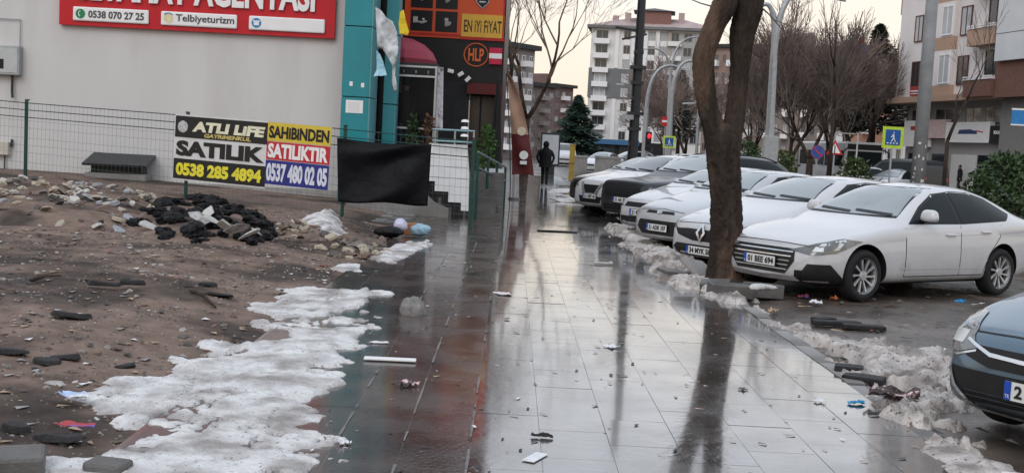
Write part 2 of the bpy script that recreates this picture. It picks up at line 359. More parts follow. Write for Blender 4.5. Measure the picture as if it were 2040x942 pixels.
# ================================================================== snow
def poly_sd(X, Y, poly):
    P = np.array(poly, float); d = np.full(X.shape, 1e9); ins = np.zeros(X.shape, bool); n = len(P)
    for i in range(n):
        a, b = P[i], P[(i + 1) % n]; e = b - a; wx, wy = X - a[0], Y - a[1]
        t = np.clip((wx * e[0] + wy * e[1]) / (e @ e + 1e-12), 0, 1); dx, dy = wx - t * e[0], wy - t * e[1]; d = np.minimum(d, dx * dx + dy * dy)
        c = ((a[1] > Y) != (b[1] > Y)); xx = (b[0] - a[0]) * (Y - a[1]) / (b[1] - a[1] + 1e-12) + a[0]; ins ^= (c & (X < xx))
    d = np.sqrt(d); return np.where(ins, d, -d)
def snow(name, polys, basef, thick, cell, seed, mat, label, ragged=.16, rscale=2.2, holes=.0, lump=.5, soft=.22, ystretch=1.0, lsc=1.7, cat='snow', group=None):
    allp = np.array([p for q in polys for p in q]); x0, y0 = allp.min(0) - .4; x1, y1 = allp.max(0) + .4
    cy = cell * ystretch
    xs = np.arange(x0, x1, cell); ys = np.arange(y0, y1, cy); X, Y = np.meshgrid(xs, ys)
    d = np.full(X.shape, -9.)
    for p in polys: d = np.maximum(d, poly_sd(X, Y, p))
    n1 = fbm(X, Y, rscale, 5, seed); d2 = d + ragged * n1 * 1.6
    if holes: 
        hn = fbm(X, Y, 1.5, 4, seed + 4); d2 = np.where(hn > 1 - holes, d2 - (hn - (1 - holes)) * 2.2, d2)
    pl = fbm(X, Y, lsc, 4, seed + 9); cre = sstep(.0, .14, np.abs(fbm(X, Y, 2.9, 4, seed + 21)))
    d2 = np.where((cre < .14) & (fbm(X, Y, 1.3, 3, seed + 6) > .02), -1, d2)
    k = np.clip(d2 / soft, 0, 1); prof = np.clip(1 - (1 - k) ** 2, 0, 1)
    h = thick * prof * (.62 + lump * .55 * pl + .28 * lump * fbm(X, Y, 7, 3, seed + 1)) * (.5 + .5 * cre) + .35 * thick * prof * np.abs(fbm(X, Y, 14, 3, seed + 2))
    h = np.where(d2 <= 0, -.02, np.maximum(h, .003))
    Z = basef(X, Y) + h; ny, nx = X.shape
    idx = -np.ones(X.shape, int); keep = d2 > 0
    cellk = keep[:-1, :-1] | keep[1:, :-1] | keep[:-1, 1:] | keep[1:, 1:]
    use = np.zeros(X.shape, bool); use[:-1, :-1] |= cellk; use[1:, :-1] |= cellk; use[:-1, 1:] |= cellk; use[1:, 1:] |= cellk
    idx[use] = np.arange(use.sum()); J, I = np.nonzero(cellk)
    F = np.stack([idx[J, I], idx[J, I + 1], idx[J + 1, I + 1], idx[J + 1, I]], 1)
    V = np.stack([X[use], Y[use], Z[use]], 1)
    me = bpy.data.meshes.new(name); me.from_pydata(V.tolist(), [], F.tolist()); me.materials.append(mat); me.polygons.foreach_set('use_smooth', [True] * len(me.polygons))
    o = link(bpy.data.objects.new(name, me)); return tag(o, label, cat, group)
def base_left(X, Y): return np.where(X < -1.75, np.maximum(lotz(X, Y), -.01), 0.0)
def gp(pts, z=0.0): return [tuple(gnd(a, b, z))[:2] for a, b in pts]
snow('snow_patch', [gp([(40, 905), (220, 880), (300, 845), (180, 800), (165, 765), (290, 735), (370, 695), (470, 668), (545, 640), (640, 650), (730, 640), (755, 655), (700, 690), (640, 700), (655, 760), (628, 815), (660, 870), (672, 942), (640, 1000), (60, 1000)], .02)], base_left, .036, .020, 2, m_snow,
     'largest old snow patch, spread wide along the near left pavement edge', ragged=.22, holes=.86, soft=.13, lump=.5, rscale=4.2)
snow('snow_patch', [gp([(450, 612), (520, 598), (580, 570), (690, 563), (790, 578), (860, 600), (800, 607), (720, 612), (740, 645), (700, 652), (610, 658), (500, 652), (470, 640)], .03)], base_left, .035, .026, 5, m_snow,
     'middle old snow patch with flat icy tongues beside the dark earth', ragged=.2, holes=.84, soft=.12, lump=.5, rscale=4.2)
snow('snow_patch', [gp([(655, 525), (720, 505), (790, 488), (845, 474), (862, 480), (830, 500), (780, 520), (700, 535)], .03)], base_left, .04, .03, 8, m_snow,
     'small far snow patch below the fence by the rubbish', ragged=.2, holes=.84, soft=.12, lump=.5, rscale=4.2)
snow('snow_heap', [gp([(600, 438), (640, 425), (672, 428), (700, 462), (655, 470), (612, 452)], .15)], base_left, .16, .04, 12, m_snow,
     'bright white snow heap at the foot of a fence post', ragged=.08, soft=.3)
def base_right(X, Y): return np.where(X < PX1 + .15, 0.0, PARKZ + park_h(X, Y) + .01)
snow('snow_bank', [gp([(1548, 655), (1600, 650), (1650, 672), (1760, 690), (1900, 715), (2050, 735), (2050, 790), (1900, 800), (1880, 870), (1960, 930), (1990, 960), (1900, 950), (1830, 870), (1780, 800), (1720, 765), (1640, 705), (1580, 672)], -.03)], base_right,  .10, .024, 15, m_snow_d,
     'dirty brown snow bank between the pavement and the blue car', ragged=.24, holes=.85, soft=.12, lump=1.5, rscale=4.8, lsc=4.5)
snow('snow_bank', [gp([(1215, 452), (1280, 455), (1330, 490), (1380, 520), (1420, 540), (1440, 575), (1490, 600), (1530, 628), (1480, 615), (1400, 590), (1330, 560), (1290, 520), (1240, 478)], -.02)], base_right, .095, .026, 19, m_snow_d,
     'dirty snow ridge along the kerb from the tree to the silver car', ragged=.22, holes=.85, soft=.12, lump=1.5, rscale=4.8, lsc=4.5)
snow('snow_patch', [gp([(1840, 905), (1900, 900), (1960, 915), (2050, 920), (2050, 990), (1850, 985)], -.04)], base_right, .05, .026, 23, m_snow_d,
     'flat dirty snow patch in the corner under the blue car', ragged=.12, holes=.3, soft=.2)

# earth pit round the foreground tree
X, Y = np.meshgrid(np.linspace(-.62, .62, 40), np.linspace(-.7, .6, 40)); rr2 = np.hypot(X / .6, Y / .65)
Z = .10 * np.exp(-(rr2 * 1.9) ** 2) + .035 * fbm(X, Y, 6, 4, 3) * (rr2 < 1) + .02 - .12 * sstep(.8, 1.02, rr2 + .12 * fbm(X, Y, 3, 3, 9))
pit = MB(); pit.add(np.stack([X.ravel(), Y.ravel(), Z.ravel()], 1).tolist(), [(j * 40 + i, j * 40 + i + 1, (j + 1) * 40 + i + 1, (j + 1) * 40 + i) for j in range(39) for i in range(39)])
pit = tag(pit.build('tree_pit', M('dark_pit_soil', (.05, .038, .030), rough=.7, var=.4, scale=8, bump=1., bscale=30), smooth=True, fix=False), kind='structure'); pit.location = (2.86, 14.75, 0)

# ================================================================== left: white building, signs, fence, shop
m_stucco = M('white_stucco', (.58, .565, .56), rough=.75, var=.05, scale=1.2, bump=.2, bscale=60, col2=(.51, .49, .48), mscale=1.1, mix=(.5, .75), stretch=(1, 1, .22))
m_plinth = M('grey_plinth', (.34, .325, .31), rough=.7, var=.2, scale=4, bump=.3)
m_red = M('red_sign_acrylic', (.50, .014, .022), rough=.4, var=.08, scale=2, coat=.0)
m_sgwhite = M('white_sign_plastic', (.78, .77, .77), rough=.35, var=.04, scale=3)
m_sggrey = M('grey_print', (.07, .07, .075), rough=.5)
m_teal = M('teal_composite_panel', (.012, .22, .255), rough=.28, var=.08, scale=2, coat=.25)
m_teald = M('dark_joint', (.008, .03, .035), rough=.6)
m_dglass = M('dark_shop_glass', (.008, .011, .014), rough=.22, var=.2, scale=2, spec=.22, coat=.0)
m_yellow = M('yellow_print', (.62, .47, .06), rough=.4, var=.06)
m_orange = M('orange_panel', (.56, .075, .022), rough=.3, var=.06, scale=2)
m_blackp = M('black_panel', (.010, .010, .012), rough=.35, var=.2, scale=3, spec=.25)
def px_rect(cx, cy, w, h, Y):
    c = at(cx, cy, Y); k = Y / FPX; return c.x - w * k / 2, c.x + w * k / 2, c.z - h * k / 2, c.z + h * k / 2
def panel(name, tl, tr, bl, thick, mat, parent=None, tilt=True):
    tl, tr, bl = Vector(tl), Vector(tr), Vector(bl); ex = (tr - tl); w = ex.length; ex.normalize(); ez = (tl - bl); ez = ez - ex * ez.dot(ex); h = ez.length; ez.normalize(); ny = ez.cross(ex)
    b = MB(); b.bx(0, w, 0, thick, -h, 0); o = b.build(name, mat, parent)
    o.matrix_world = Matrix(((ex.x, ny.x, ez.x, tl.x), (ex.y, ny.y, ez.y, tl.y), (ex.z, ny.z, ez.z, tl.z), (0, 0, 0, 1)))
    return o, w, h
def subpanel(name, parent, x0, x1, z0, z1, mat, proud=.004, thick=.006):
    b = MB(); b.bx(x0, x1, -proud - thick + .002, -proud + thick * 0 + .002, z0, z1); return b.build(name, mat, parent)

wb = empty('white_building', (-14.5, 27, 0), 0, 'white plastered building with a blank side wall behind the fence', 'building')
b = MB(); b.bx(-12, 10.55, 0, 20, -.1, 10.5); b.build('wall', m_stucco, wb)
b = MB(); b.bx(-12, 10.55, -.03, .05, -.1, .34); b.build('plinth', m_plinth, wb)
b = MB(); b.bx(-12.1, 10.65, -.15, 20.1, 10.5, 10.75); b.build('parapet', m_conc, wb)
# red travel agency sign
sg, W, H = panel('sign_board', (-10.57, 26.86, 5.75), (-4.23, 26.86, 5.75), (-10.57, 26.86, 3.83), .12, m_red)
tag(sg, 'long red sign with raised white lettering high on the white wall', 'sign')
text('lettering', 'SEYAHAT ACENTASI', .8, m_sgwhite, sg, (W * .5 - .02, -.03, -H + .93), ext=.04, bold=.026, width=5.45, height=.72)
for i, (xa, xb) in enumerate(((.33, 2.07), (2.35, 4.1), (4.37, 6.12))):
    b = MB(); b.bx(xa, xb, -.06, 0.001, -H + .10, -H + .42); pl = b.build('name_plate', m_sgwhite, sg, bev=.03)
    zc = -H + .26
    ic = MB(); ic.lathe([(.0001, -.066), (.11, -.066), (.11, -.058)], 24, (xa + .18, 0, zc), 'Y')
    ic.build('round_icon', (M('green_print', (.02, .22, .09), rough=.4), M('pale_print', (.66, .60, .38), rough=.4), M('blue_print', (.02, .19, .42), rough=.4))[i], pl)
    if i == 0:
        text('lettering', '0538 070 27 25', .2, m_sggrey, pl, (xa + 1.0, -.064, zc), ext=.003, bold=.006, width=1.28, height=.17)
        g = MB(); g.tube([(xa + .13 + .05 * math.sin(t), -.07, zc + .06 * math.cos(t)) for t in np.linspace(-2.9, -.2, 7)], [.02, .012, .01, .01, .01, .012, .02], 6); 
        for v in range(len(g.v)): g.v[v] = (g.v[v][0] + .06, g.v[v][1], g.v[v][2])
        g.build('handset_mark', m_sgwhite, pl)
    elif i == 1:
        text('lettering', 'Telbiyeturizm', .2, m_sggrey, pl, (xa + 1.02, -.064, zc), ext=.003, bold=.004, width=1.34, height=.21)
        g = MB(); g.tube([(xa + .18 + .12 * math.sin(t), -.07, zc + .02 + .10 * math.cos(t)) for t in np.linspace(-.9, .9, 7)], .012, 5); g.build('blue_arc', MATS['blue_print'], pl)
    else:
        g = MB(); g.bx(xa + .12, xa + .24, -.07, -.064, zc - .055, zc + .02); g.bx(xa + .10, xa + .26, -.07, -.064, zc + .025, zc + .055); g.build('telephone_mark', m_sgwhite, pl)
# meter box and small fittings on the wall
b = empty('meter_box', at(12, 120, 26.8), 0, 'grey meter box with a pipe at the left end of the white wall', 'meter box')
q = MB(); q.bx(-.75, .30, 0, .2, -.34, .34); q.build('cabinet', m_galv, b, bev=.02)
q = MB(); q.bx(-.7, .26, -.012, 0, -.28, .28); q.build('door', M('pale_grey_enamel', (.45, .46, .46), rough=.45, var=.1), b)
q = MB(); q.tube([(.1, .12, -.34), (.1, .12, -.7), (.12, .1, -.85)], .03, 8); q.build('pipe', m_dkmetal, b)
q = MB(); q.bx(-.45, -.05, -.02, -.013, -.2, .02); q.build('window', m_dglass, b)
q = MB(); q.tube([(-.7, .15, .95), (.25, .15, .95), (.25, .15, .34)], .015, 6); q.build('conduit', m_galv, b)
b = empty('junction_box', at(6, 296, 26.85), 0, 'small cream junction box low on the wall left of the first post', 'junction box')
q = MB(); q.bx(-.4, .12, 0, .15, -.15, .15); q.build('cabinet', M('cream_plastic', (.5, .47, .40), rough=.5), b, bev=.015)
q = MB(); q.tube([(.16, .1, .05), (.16, .1, .22)], .03, 8); q.tube([(0, .1, -.15), (0, .1, -1.2)], .015, 6); q.build('pipe', m_dkmetal, b)
# concrete air shaft with raised black lid
vc = at(228, 376, 26.2); vb = empty('air_shaft', (vc.x, 26.2, .1), R_(4), 'low concrete air shaft with a tilted black lid against the white wall', 'air shaft')
q = MB(); q.bx(-.68, .68, 0, .7, -.2, .40); q.build('shaft_wall', m_conc, vb, bev=.015)
q = MB(); q.bx(-.56, .56, .1, .66, .40, .62); q.build('opening', m_black, vb)
q = MB(); q.box((.02, .3, .70), (1.42, .95, .05), mat=Matrix.Rotation(R_(14), 3, 'X')); q.build('lid', m_dkmetal, vb)

# ------------------------------------------------------------------ wire fence
fp = [(at(-330, 330, 25.6), at(-330, 168, 25.6)), (at(47, 365, 24.1), at(53, 203, 24.1)), (at(369, 402, 22.7), at(373, 228, 22.7)), (at(680, 440, 21.6), at(688, 255, 21.6)), (at(937, 458, 21.6), at(943, 280, 21.6))]
fence = empty('wire_fence', fp[2][0], 0, 'dark green wire mesh fence with steel posts around the vacant lot', 'fence')
off = Vector(fp[2][0])
for lo, hi in fp:
    q = MB(); q.box(((lo + hi) / 2 - off + Vector((0, .04, -.05))), (.062, .05, (hi - lo).length + .15)); q.build('post', m_green, fence, bev=.004)
    q = MB(); q.box(hi - off + Vector((0, .04, .04)), (.075, .062, .025)); q.build('post_cap', m_black, fence)
for k in range(4):
    (l0, h0), (l1, h1) = fp[k], fp[k + 1]
    ex = (l1 - l0); n = int(ex.length / .105)
    q = MB()
    for i in range(1, n):
        t = i / n; a = l0.lerp(l1, t); c = h0.lerp(h1, t); q.tube([a - off + Vector((0, 0, .06)), c - off], .0022, 3, cap=False)
    for s in (.08, .17, .26, .38, .47, .56, .68, .77): q.tube([l0.lerp(h0, s) - off, l1.lerp(h1, s) - off], .0028, 3, cap=False)
    q.build('wire_mesh', M('green_wire', (.10, .13, .12), rough=.4, var=.1), fence)
    for s in (.985, .90, .81):
        q = MB(); q.tube([l0.lerp(h0, s) - off, l1.lerp(h1, s) - off], .0095, 5); q.build('rail_wire', m_green, fence)
# sale banners
def fence_pt(px, py):   # on the fence plane between posts 2 and 3
    (l0, _), (l1, _) = fp[2], fp[3]; d = ray(px, py); n = Vector((l1.y - l0.y, -(l1.x - l0.x), 0)); t = (l0 - CAMLOC).dot(n) / d.dot(n); return CAMLOC + d * t + Vector((0, -.05, 0))
m_bwhite = M('white_banner_vinyl', (.62, .61, .61), rough=.45, var=.12, scale=3, bump=.6, bscale=4)
m_bblack = M('black_banner_print', (.022, .021, .02), rough=.4, var=.1)
bn, W, H = panel('sale_banner', fence_pt(351, 227), fence_pt(536, 242), fence_pt(346, 357), .012, m_bwhite)
tag(bn, 'for sale banner in black, white and yellow with large dark word across its middle', 'banner')
subpanel('top_band', bn, .02, W, -H * .345, -.03, m_bblack); subpanel('bottom_band', bn, .02, W, -H + .03, -H * .67, m_bblack)
m_cream = M('cream_print', (.72, .69, .52), rough=.4)
em = MB(); em.lathe([(.0001, -.012), (.1, -.012), (.115, -.008)], 20, (.19, 0, -H * .185), 'Y'); em.build('round_emblem', M('silver_print', (.45, .45, .46), rough=.4, var=.35, scale=18), bn)
text('lettering', 'ATLI LiFE', .26, m_cream, bn, (W * .585, -.012, -H * .17), ext=.002, bold=.014, width=W * .78, height=H * .155, shear=.12)
text('lettering', 'GAYRiMENKUL', .1, M('gold_print', (.55, .45, .16), rough=.4), bn, (W * .58, -.012, -H * .295), ext=.002, bold=.004, width=W * .5, height=H * .06, shear=.15)
text('lettering', 'SATILIK', .4, m_bblack, bn, (W * .505, -.008, -H * .51), ext=.002, bold=.022, width=W * .95, height=H * .235)
text('lettering', '0538 285 4894', .3, M('bright_yellow_print', (.72, .64, .05), rough=.4), bn, (W * .5, -.012, -H * .83), ext=.002, bold=.016, width=W * .92, height=H * .20)
bn2, W, H = panel('sale_banner', fence_pt(536, 243), fence_pt(662, 254), fence_pt(532, 366), .012, m_bwhite)
tag(bn2, 'narrow for sale banner striped yellow, red and blue beside the larger one', 'banner')
subpanel('yellow_band', bn2, 0, W, -H * .30, -.0, m_yellow); subpanel('red_band', bn2, 0, W, -H * .60, -H * .31, M('red_print', (.50, .03, .04), rough=.4)); subpanel('blue_band', bn2, 0, W, -H, -H * .61, M('navy_print', (.03, .035, .20), rough=.4))
text('lettering', 'SAHiBiNDEN', .3, m_bblack, bn2, (W * .5, -.012, -H * .155), ext=.002, bold=.012, width=W * .95, height=H * .2)
text('lettering', 'SATILIKTIR', .3, m_sgwhite, bn2, (W * .5, -.012, -H * .455), ext=.002, bold=.014, width=W * .95, height=H * .235)
text('lettering', '0537 480 02 05', .3, M('pale_blue_print', (.62, .64, .72), rough=.4), bn2, (W * .5, -.012, -H * .805), ext=.002, bold=.014, width=W * .96, height=H * .30)
# black tarpaulin tied to the fence
tl, tr, bl, br = at(672, 274, 21.52), at(860, 287, 21.5), at(674, 401, 21.5), at(852, 409, 21.5)
q = MB(); NX, NZ = 40, 28
for j in range(NZ + 1):
    for i in range(NX + 1):
        u, v = i / NX, j / NZ; p = tl.lerp(tr, u).lerp(bl.lerp(br, u), v)
        fold = .06 * math.sin((u * 1.1 + v * 2.1) * 5 + 1.2 * math.sin(v * 5)) * math.sin(PI * u) + .035 * math.sin(u * 15 + v * 11 + 2 * math.sin(v * 6)) * (1 - abs(2 * v - 1)) * .7
        sag = .05 * math.sin(PI * u) * (1 - v) ** 3 + .02 * math.sin(u * 9) * v ** 3
        q.v.append((p.x, p.y - .03 + fold, p.z - sag))
for j in range(NZ):
    for i in range(NX): q.f.append((j * (NX + 1) + i, j * (NX + 1) + i + 1, (j + 1) * (NX + 1) + i + 1, (j + 1) * (NX + 1) + i)); q.m.append(0)
o = q.build('tarpaulin', M('black_tarpaulin', (.004, .0045, .006), rough=.5, spec=.14, var=.3, scale=3, bump=.8, bscale=9), smooth=True, fix=False)
o.modifiers.new('s', 'SOLIDIFY').thickness = .004
tag(o, 'black tarpaulin tied across the last fence panel', 'tarpaulin')

# ------------------------------------------------------------------ teal clad corner of the agency
tb = empty('teal_column', (-3.62, 26.4, 0), 0, 'wide teal panelled column at the corner of the white building', 'column')
q = MB(); q.bx(-.31, .31, .03, 1.2, 0, 10.2); q.build('core', m_teald, tb)
zz = [.0, .92, 2.51, 4.10, 5.69, 7.28, 8.87, 10.3]
for a, c in zip(zz, zz[1:]):
    q = MB(); q.bx(-.325, .29, -.01, .05, a + .012, c - .012); q.build('cladding_panel', m_teal, tb, bev=.004)
    q = MB(); q.bx(.293, .33, -.01, 1.2, a + .012, c - .012); q.build('side_panel', M('pale_teal_edge', (.10, .27, .30), rough=.35, var=.1), tb)
q = MB(); c = at(705, 213, 26.35); q.bx(c.x + 3.62 - .19, c.x + 3.62 + .20, -.02, -.011, c.z - .14, c.z + .15); nt_ = q.build('notice_sheet', m_sgwhite, tb)
for k in range(5):
    q = MB(); q.bx(c.x + 3.62 - .13, c.x + 3.62 + .12, -.024, -.021, c.z + .08 - k * .045, c.z + .086 - k * .045); q.build('printed_line', M('pale_line', (.4, .39, .4), rough=.5), nt_)
for k, (a, bb) in enumerate(((699, 167), (722, 170))):
    q = MB(); c = at(a, bb, 26.35); q.bx(c.x + 3.62 - .035, c.x + 3.62 + .035, -.018, -.011, c.z - .05, c.z + .05); q.build('sticker', m_sgwhite, tb)
tb2 = empty('teal_column', (-2.98, 27.6, 0), 0, 'narrow teal panelled column behind the hanging torn plastic', 'column')
zz = [.0, .8, 2.42, 4.05, 5.68, 7.3, 8.9, 10.3]
for a, c in zip(zz, zz[1:]):
    q = MB(); q.bx(-.15, .13, 0, .5, a + .012, c - .012); q.build('cladding_panel', m_teal, tb2, bev=.004)
    q = MB(); q.bx(.132, .16, 0, .5, a + .012, c - .012); q.build('side_panel', MATS['pale_teal_edge'], tb2)
q = MB(); q.bx(-3.32, -2.86, 27.9, 28.0, 0, 10.2); q = q.build('glazed_doorway', m_dglass); tag(q, 'dark tall glazed doorway between the two teal columns', 'doorway')
# torn plastic hanging between the columns
def rag(name, outline, Y, mat, label, cat, seed, depth=.2, th=.004):
    rr = random.Random(seed); pts = [at(a, c, Y) for a, c in outline]; xs = [(p.x, p.z) for p in pts]
    vs, es = [Vector(p) for p in xs], [(i, (i + 1) % len(xs)) for i in range(len(xs))]
    x0, x1, z0, z1 = min(p[0] for p in xs), max(p[0] for p in xs), min(p[1] for p in xs), max(p[1] for p in xs)
    st = max(x1 - x0, z1 - z0) / 22
    for i in range(23):
        for j in range(23):
            p = Vector((x0 + i * st + rr.uniform(-.2, .2) * st, z0 + j * st + rr.uniform(-.2, .2) * st))
            if p.x < x1 and p.y < z1: vs.append(p)
    r = geometry.delaunay_2d_cdt(vs, es, [list(range(len(xs)))], 1, 1e-5)
    q = MB()
    n1 = fbm(np.array([v.x for v in r[0]]), np.array([v.y for v in r[0]]) * .35, 7, 3, seed)
    n2 = fbm(np.array([v.x for v in r[0]]), np.array([v.y for v in r[0]]), 12, 3, seed + 3)
    q.add([(v.x, Y + depth * a + depth * .4 * c, v.y) for v, a, c in zip(r[0], n1, n2)], [tuple(f) for f in r[2]])
    o = q.build(name, mat, smooth=True); o.modifiers.new('s', 'SOLIDIFY').thickness = th
    return tag(o, label, cat)
rag('plastic_sheet', [(748, 14), (760, 22), (770, 36), (783, 44), (792, 66), (794, 95), (791, 120), (788, 150), (792, 178), (785, 186), (781, 160), (783, 132), (775, 118), (762, 98), (752, 96), (750, 60)], 25.6, M('torn_white_plastic', (.56, .58, .60), rough=.3, var=.25, scale=7, bump=.9, bscale=11, col2=(.30, .32, .34), mscale=4, mix=(.5, .66)), 'torn white plastic sheet hanging down between the teal columns', 'plastic sheet', 3)
rag('plastic_sheet', [(750, 101), (757, 108), (763, 122), (768, 140), (771, 151), (744, 153), (750, 140)], 25.5, M('pale_blue_plastic', (.32, .55, .66), rough=.3, var=.1, bump=.2, bscale=12), 'pale blue sheet hanging below the torn white plastic', 'plastic sheet', 6, .06)
rag('yellow_cloth', [(797, 24), (804, 20), (808, 40), (815, 64), (813, 70), (796, 68), (794, 48)], 26.6, M('yellow_cloth', (.70, .52, .03), rough=.6, var=.15), 'bright yellow cloth hanging above the maroon parasol', 'cloth', 9, .06)

# ------------------------------------------------------------------ terrace with white stepped wall, kiosk, parasol
TZ = 1.12
tr_ = empty('terrace', (-1.9, 25, 0), 0, 'raised shop terrace with a white stepped side wall behind the fence', 'terrace')
q = MB(); q.bx(-1.3, .35, .1, 8, -.05, TZ); q.build('floor_slab', m_conc, tr_)
q = MB(); q.prism([(.12, -.3, 1.56), (.93, -.3, 1.56), (1.0, -.3, .95), (1.02, -.3, .16), (.86, -.3, .16), (.86, -.3, .33), (.58, -.3, .33), (.58, -.3, .55), (.28, -.3, .55), (.28, -.3, .76), (.0, -.3, .76), (.0, -.3, 1.3), (.12, -.3, 1.3)], (0, .22, 0)); q.build('white_wall', m_white, tr_)
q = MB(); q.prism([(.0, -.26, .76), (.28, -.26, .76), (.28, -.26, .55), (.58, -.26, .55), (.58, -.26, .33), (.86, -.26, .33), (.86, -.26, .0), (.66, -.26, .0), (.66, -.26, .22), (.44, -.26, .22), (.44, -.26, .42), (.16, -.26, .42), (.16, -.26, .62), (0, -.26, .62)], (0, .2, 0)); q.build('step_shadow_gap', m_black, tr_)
q = MB(); q.prism([(-1.6, -.29, -.05), (.6, -.29, -.05), (.6, -.29, .2), (.3, -.29, .3), (.14, -.29, .45), (0, -.29, .62), (-1.6, -.29, .62)], (0, .22, 0)); q.build('plinth', m_conc, tr_)
for k in range(3):
    q = MB(); z = 1.56 - .24 * (k + 1); q.bx(.13 - .1 * (k > 1), .95 + .015 * k, -.304, -.299, z, z + .008); q.build('mortar_line', m_conc, tr_)
for k in range(6):
    q = MB(); q.bx(.95, 1.75, .1 + .28 * k, .1 + .28 * (k + 1), -.05, TZ - .18 * (6 - k) + .9 * 0 + .02 if k else .1); q.build('step', m_concd, tr_)
# handrail
hr = empty('handrail', (-1.65, 24.5, 1.56), 0, 'teal and chrome handrail on top of the white stepped wall', 'handrail')
for z in (.06, .30):
    q = MB(); q.tube([(-.05, 0, z), (.84, 0, z)], .022, 8); q.build('rail', M('brushed_teal_rail', (.16, .26, .28), rough=.3, metal=.5, var=.1), hr)
for x in (.0, .42, .82):
    q = MB(); q.tube([(x, 0, -.0), (x, 0, .32)], .02, 8); q.build('baluster', m_galv, hr)
rr_ = empty('ramp_railing', (-.62, 24.6, 0), 0, 'dark ramp railing with sloping rails beside the shop entrance', 'railing')
p0, p1 = Vector((-.1, 0, 1.42)), Vector((.47, 4.2, 1.05))
for dz in (0, -.33):
    q = MB(); q.tube([p0 + Vector((0, 0, dz)), p1 + Vector((0, 0, dz))], .028, 8); q.build('rail', MATS['brushed_teal_rail'], rr_)
for t in (0, .33, .66, 1):
    p = p0.lerp(p1, t); q = MB(); q.tube([(p.x, p.y, 0), (p.x, p.y, p.z)], .032, 8); q.build('post', m_green, rr_)
q = MB(); q.prism([(-.3, .6, -.05), (-.3, .6, .32), (-.3, 4.6, .06), (-.3, 4.6, -.05)], (.62, 0, 0)); q.build('ramp', m_concd, rr_)
# kiosk of glass and aluminium
kc = at(829, 128, 28.2); ks = empty('glass_kiosk', (kc.x, 28.2, kc.z - 2.15), 0, 'small dark glass kiosk with aluminium frame under the maroon parasol', 'kiosk')
m_alu = M('aluminium_frame', (.46, .47, .48), rough=.35, metal=.4, var=.1)
for x in (-.5, .47):
    for y in (0, 1.3):
        q = MB(); q.bx(x, x + .05, y, y + .05, 0, 2.12); q.build('frame_post', m_alu, ks)
for z in (2.07, 1.84, .58):
    q = MB(); q.bx(-.45, .47, .005, .04, z, z + .045); q.build('transom', m_alu, ks)
q = MB(); q.bx(-.45, .47, .05, .06, .0, 1.84); q.build('glass_pane', M('smoked_glass', (.010, .013, .016), rough=.2, spec=.2, alpha=.3), ks)
q = MB(); q.bx(-.48, .5, 1.36, 1.4, 0, 2.1); q.build('back_panel', m_blackp, ks)
q = MB(); q.bx(-.45, .47, .02, .03, 1.885, 2.07); sp = q.build('sign_strip', m_blackp, ks)
for k, x in enumerate((-.3, 0, .3)):
    q = MB(); q.ico((x, .01, 1.965), .055, 1, .3, (1.3, .2, 1)); q.build('pictogram', M('grey_print_light', (.42, .42, .42), rough=.5), sp)
q = MB(); q.bx(-.5, .52, 0, 1.35, 2.12, 2.18); q.build('roof', m_dkmetal, ks)
q = MB(); q.bx(.475, .485, .1, 1.3, 0, 2.05); q.build('side_glass', m_dglass, ks)
cv = MB(); n = 24
for j in range(9):
    for i in range(n + 1): cv.v.append((.56 + i / n * (.13 + .05 * j / 8), -.05 + .03 * math.sin(i * 1.6), 2.1 - j * .19))
cv.f = [(j * (n + 1) + i, j * (n + 1) + i + 1, (j + 1) * (n + 1) + i + 1, (j + 1) * (n + 1) + i) for j in range(8) for i in range(n)]; cv.m = [0] * len(cv.f)
o = cv.build('curtain', M('white_dotted_curtain', (.66, .65, .68), rough=.7, var=.3, scale=16, col2=(.25, .24, .27), mscale=9, mix=(.6, .66)), smooth=True, fix=False); o.location = (kc.x - .02, 28.15, kc.z - 2.15); tag(o, 'narrow white curtain hanging at the right edge of the kiosk', 'curtain')
# parasol
pc = at(800, 73, 29.4); pr = empty('parasol', (pc.x, 29.4, pc.z - 2.8), 0, 'maroon parasol opened above the glass kiosk', 'parasol')
m_mar = M('maroon_canvas', (.27, .035, .06), rough=.55, var=.12, scale=3)
n = 8; q = MB(); prof = [(.02, 2.78), (.3, 2.74), (.6, 2.62), (.82, 2.43), (.93, 2.22)]
vs = []
for j, (r, z) in enumerate(prof):
    for k in range(n * 4):
        a = 2 * PI * k / (n * 4) + .2; sc = 1 - .05 * abs(math.sin(a * n / 2 - .8)) * (r / .93); vs.append((r * math.cos(a) * sc, r * math.sin(a) * sc, z))
N = n * 4; q.add(vs, [(j * N + k, j * N + (k + 1) % N, (j + 1) * N + (k + 1) % N, (j + 1) * N + k) for j in range(len(prof) - 1) for k in range(N)]); q.build('canopy', m_mar, pr)
q = MB(); vs = []
for j, z in enumerate((2.22, 2.06)):
    for k in range(N): a = 2 * PI * k / N + .2; r = .93 * (1 - .05 * abs(math.sin(a * n / 2 - .8))); vs.append((r * math.cos(a), r * math.sin(a), z + (.03 * math.sin(k * PI / 2) if j else 0)))
q.add(vs, [(k, (k + 1) % N, N + (k + 1) % N, N + k) for k in range(N)]); q.build('valance', M('dark_maroon_canvas', (.18, .02, .035), rough=.55, var=.12), pr)
q = MB(); q.tube([(0, 0, 0), (0, 0, 2.85)], .025, 8); q.build('pole', m_galv, pr)
q = MB(); q.bx(.62, .92, -.95, -.9, 2.08, 2.16); 
for k in range(n):
    a = 2 * PI * k / n + .2; q2 = MB(); q2.tube([(0, 0, 2.72), (.5 * math.cos(a), .5 * math.sin(a), 2.6), (.9 * math.cos(a), .9 * math.sin(a), 2.2)], .008, 5); q2.build('rib', m_dkmetal, pr)
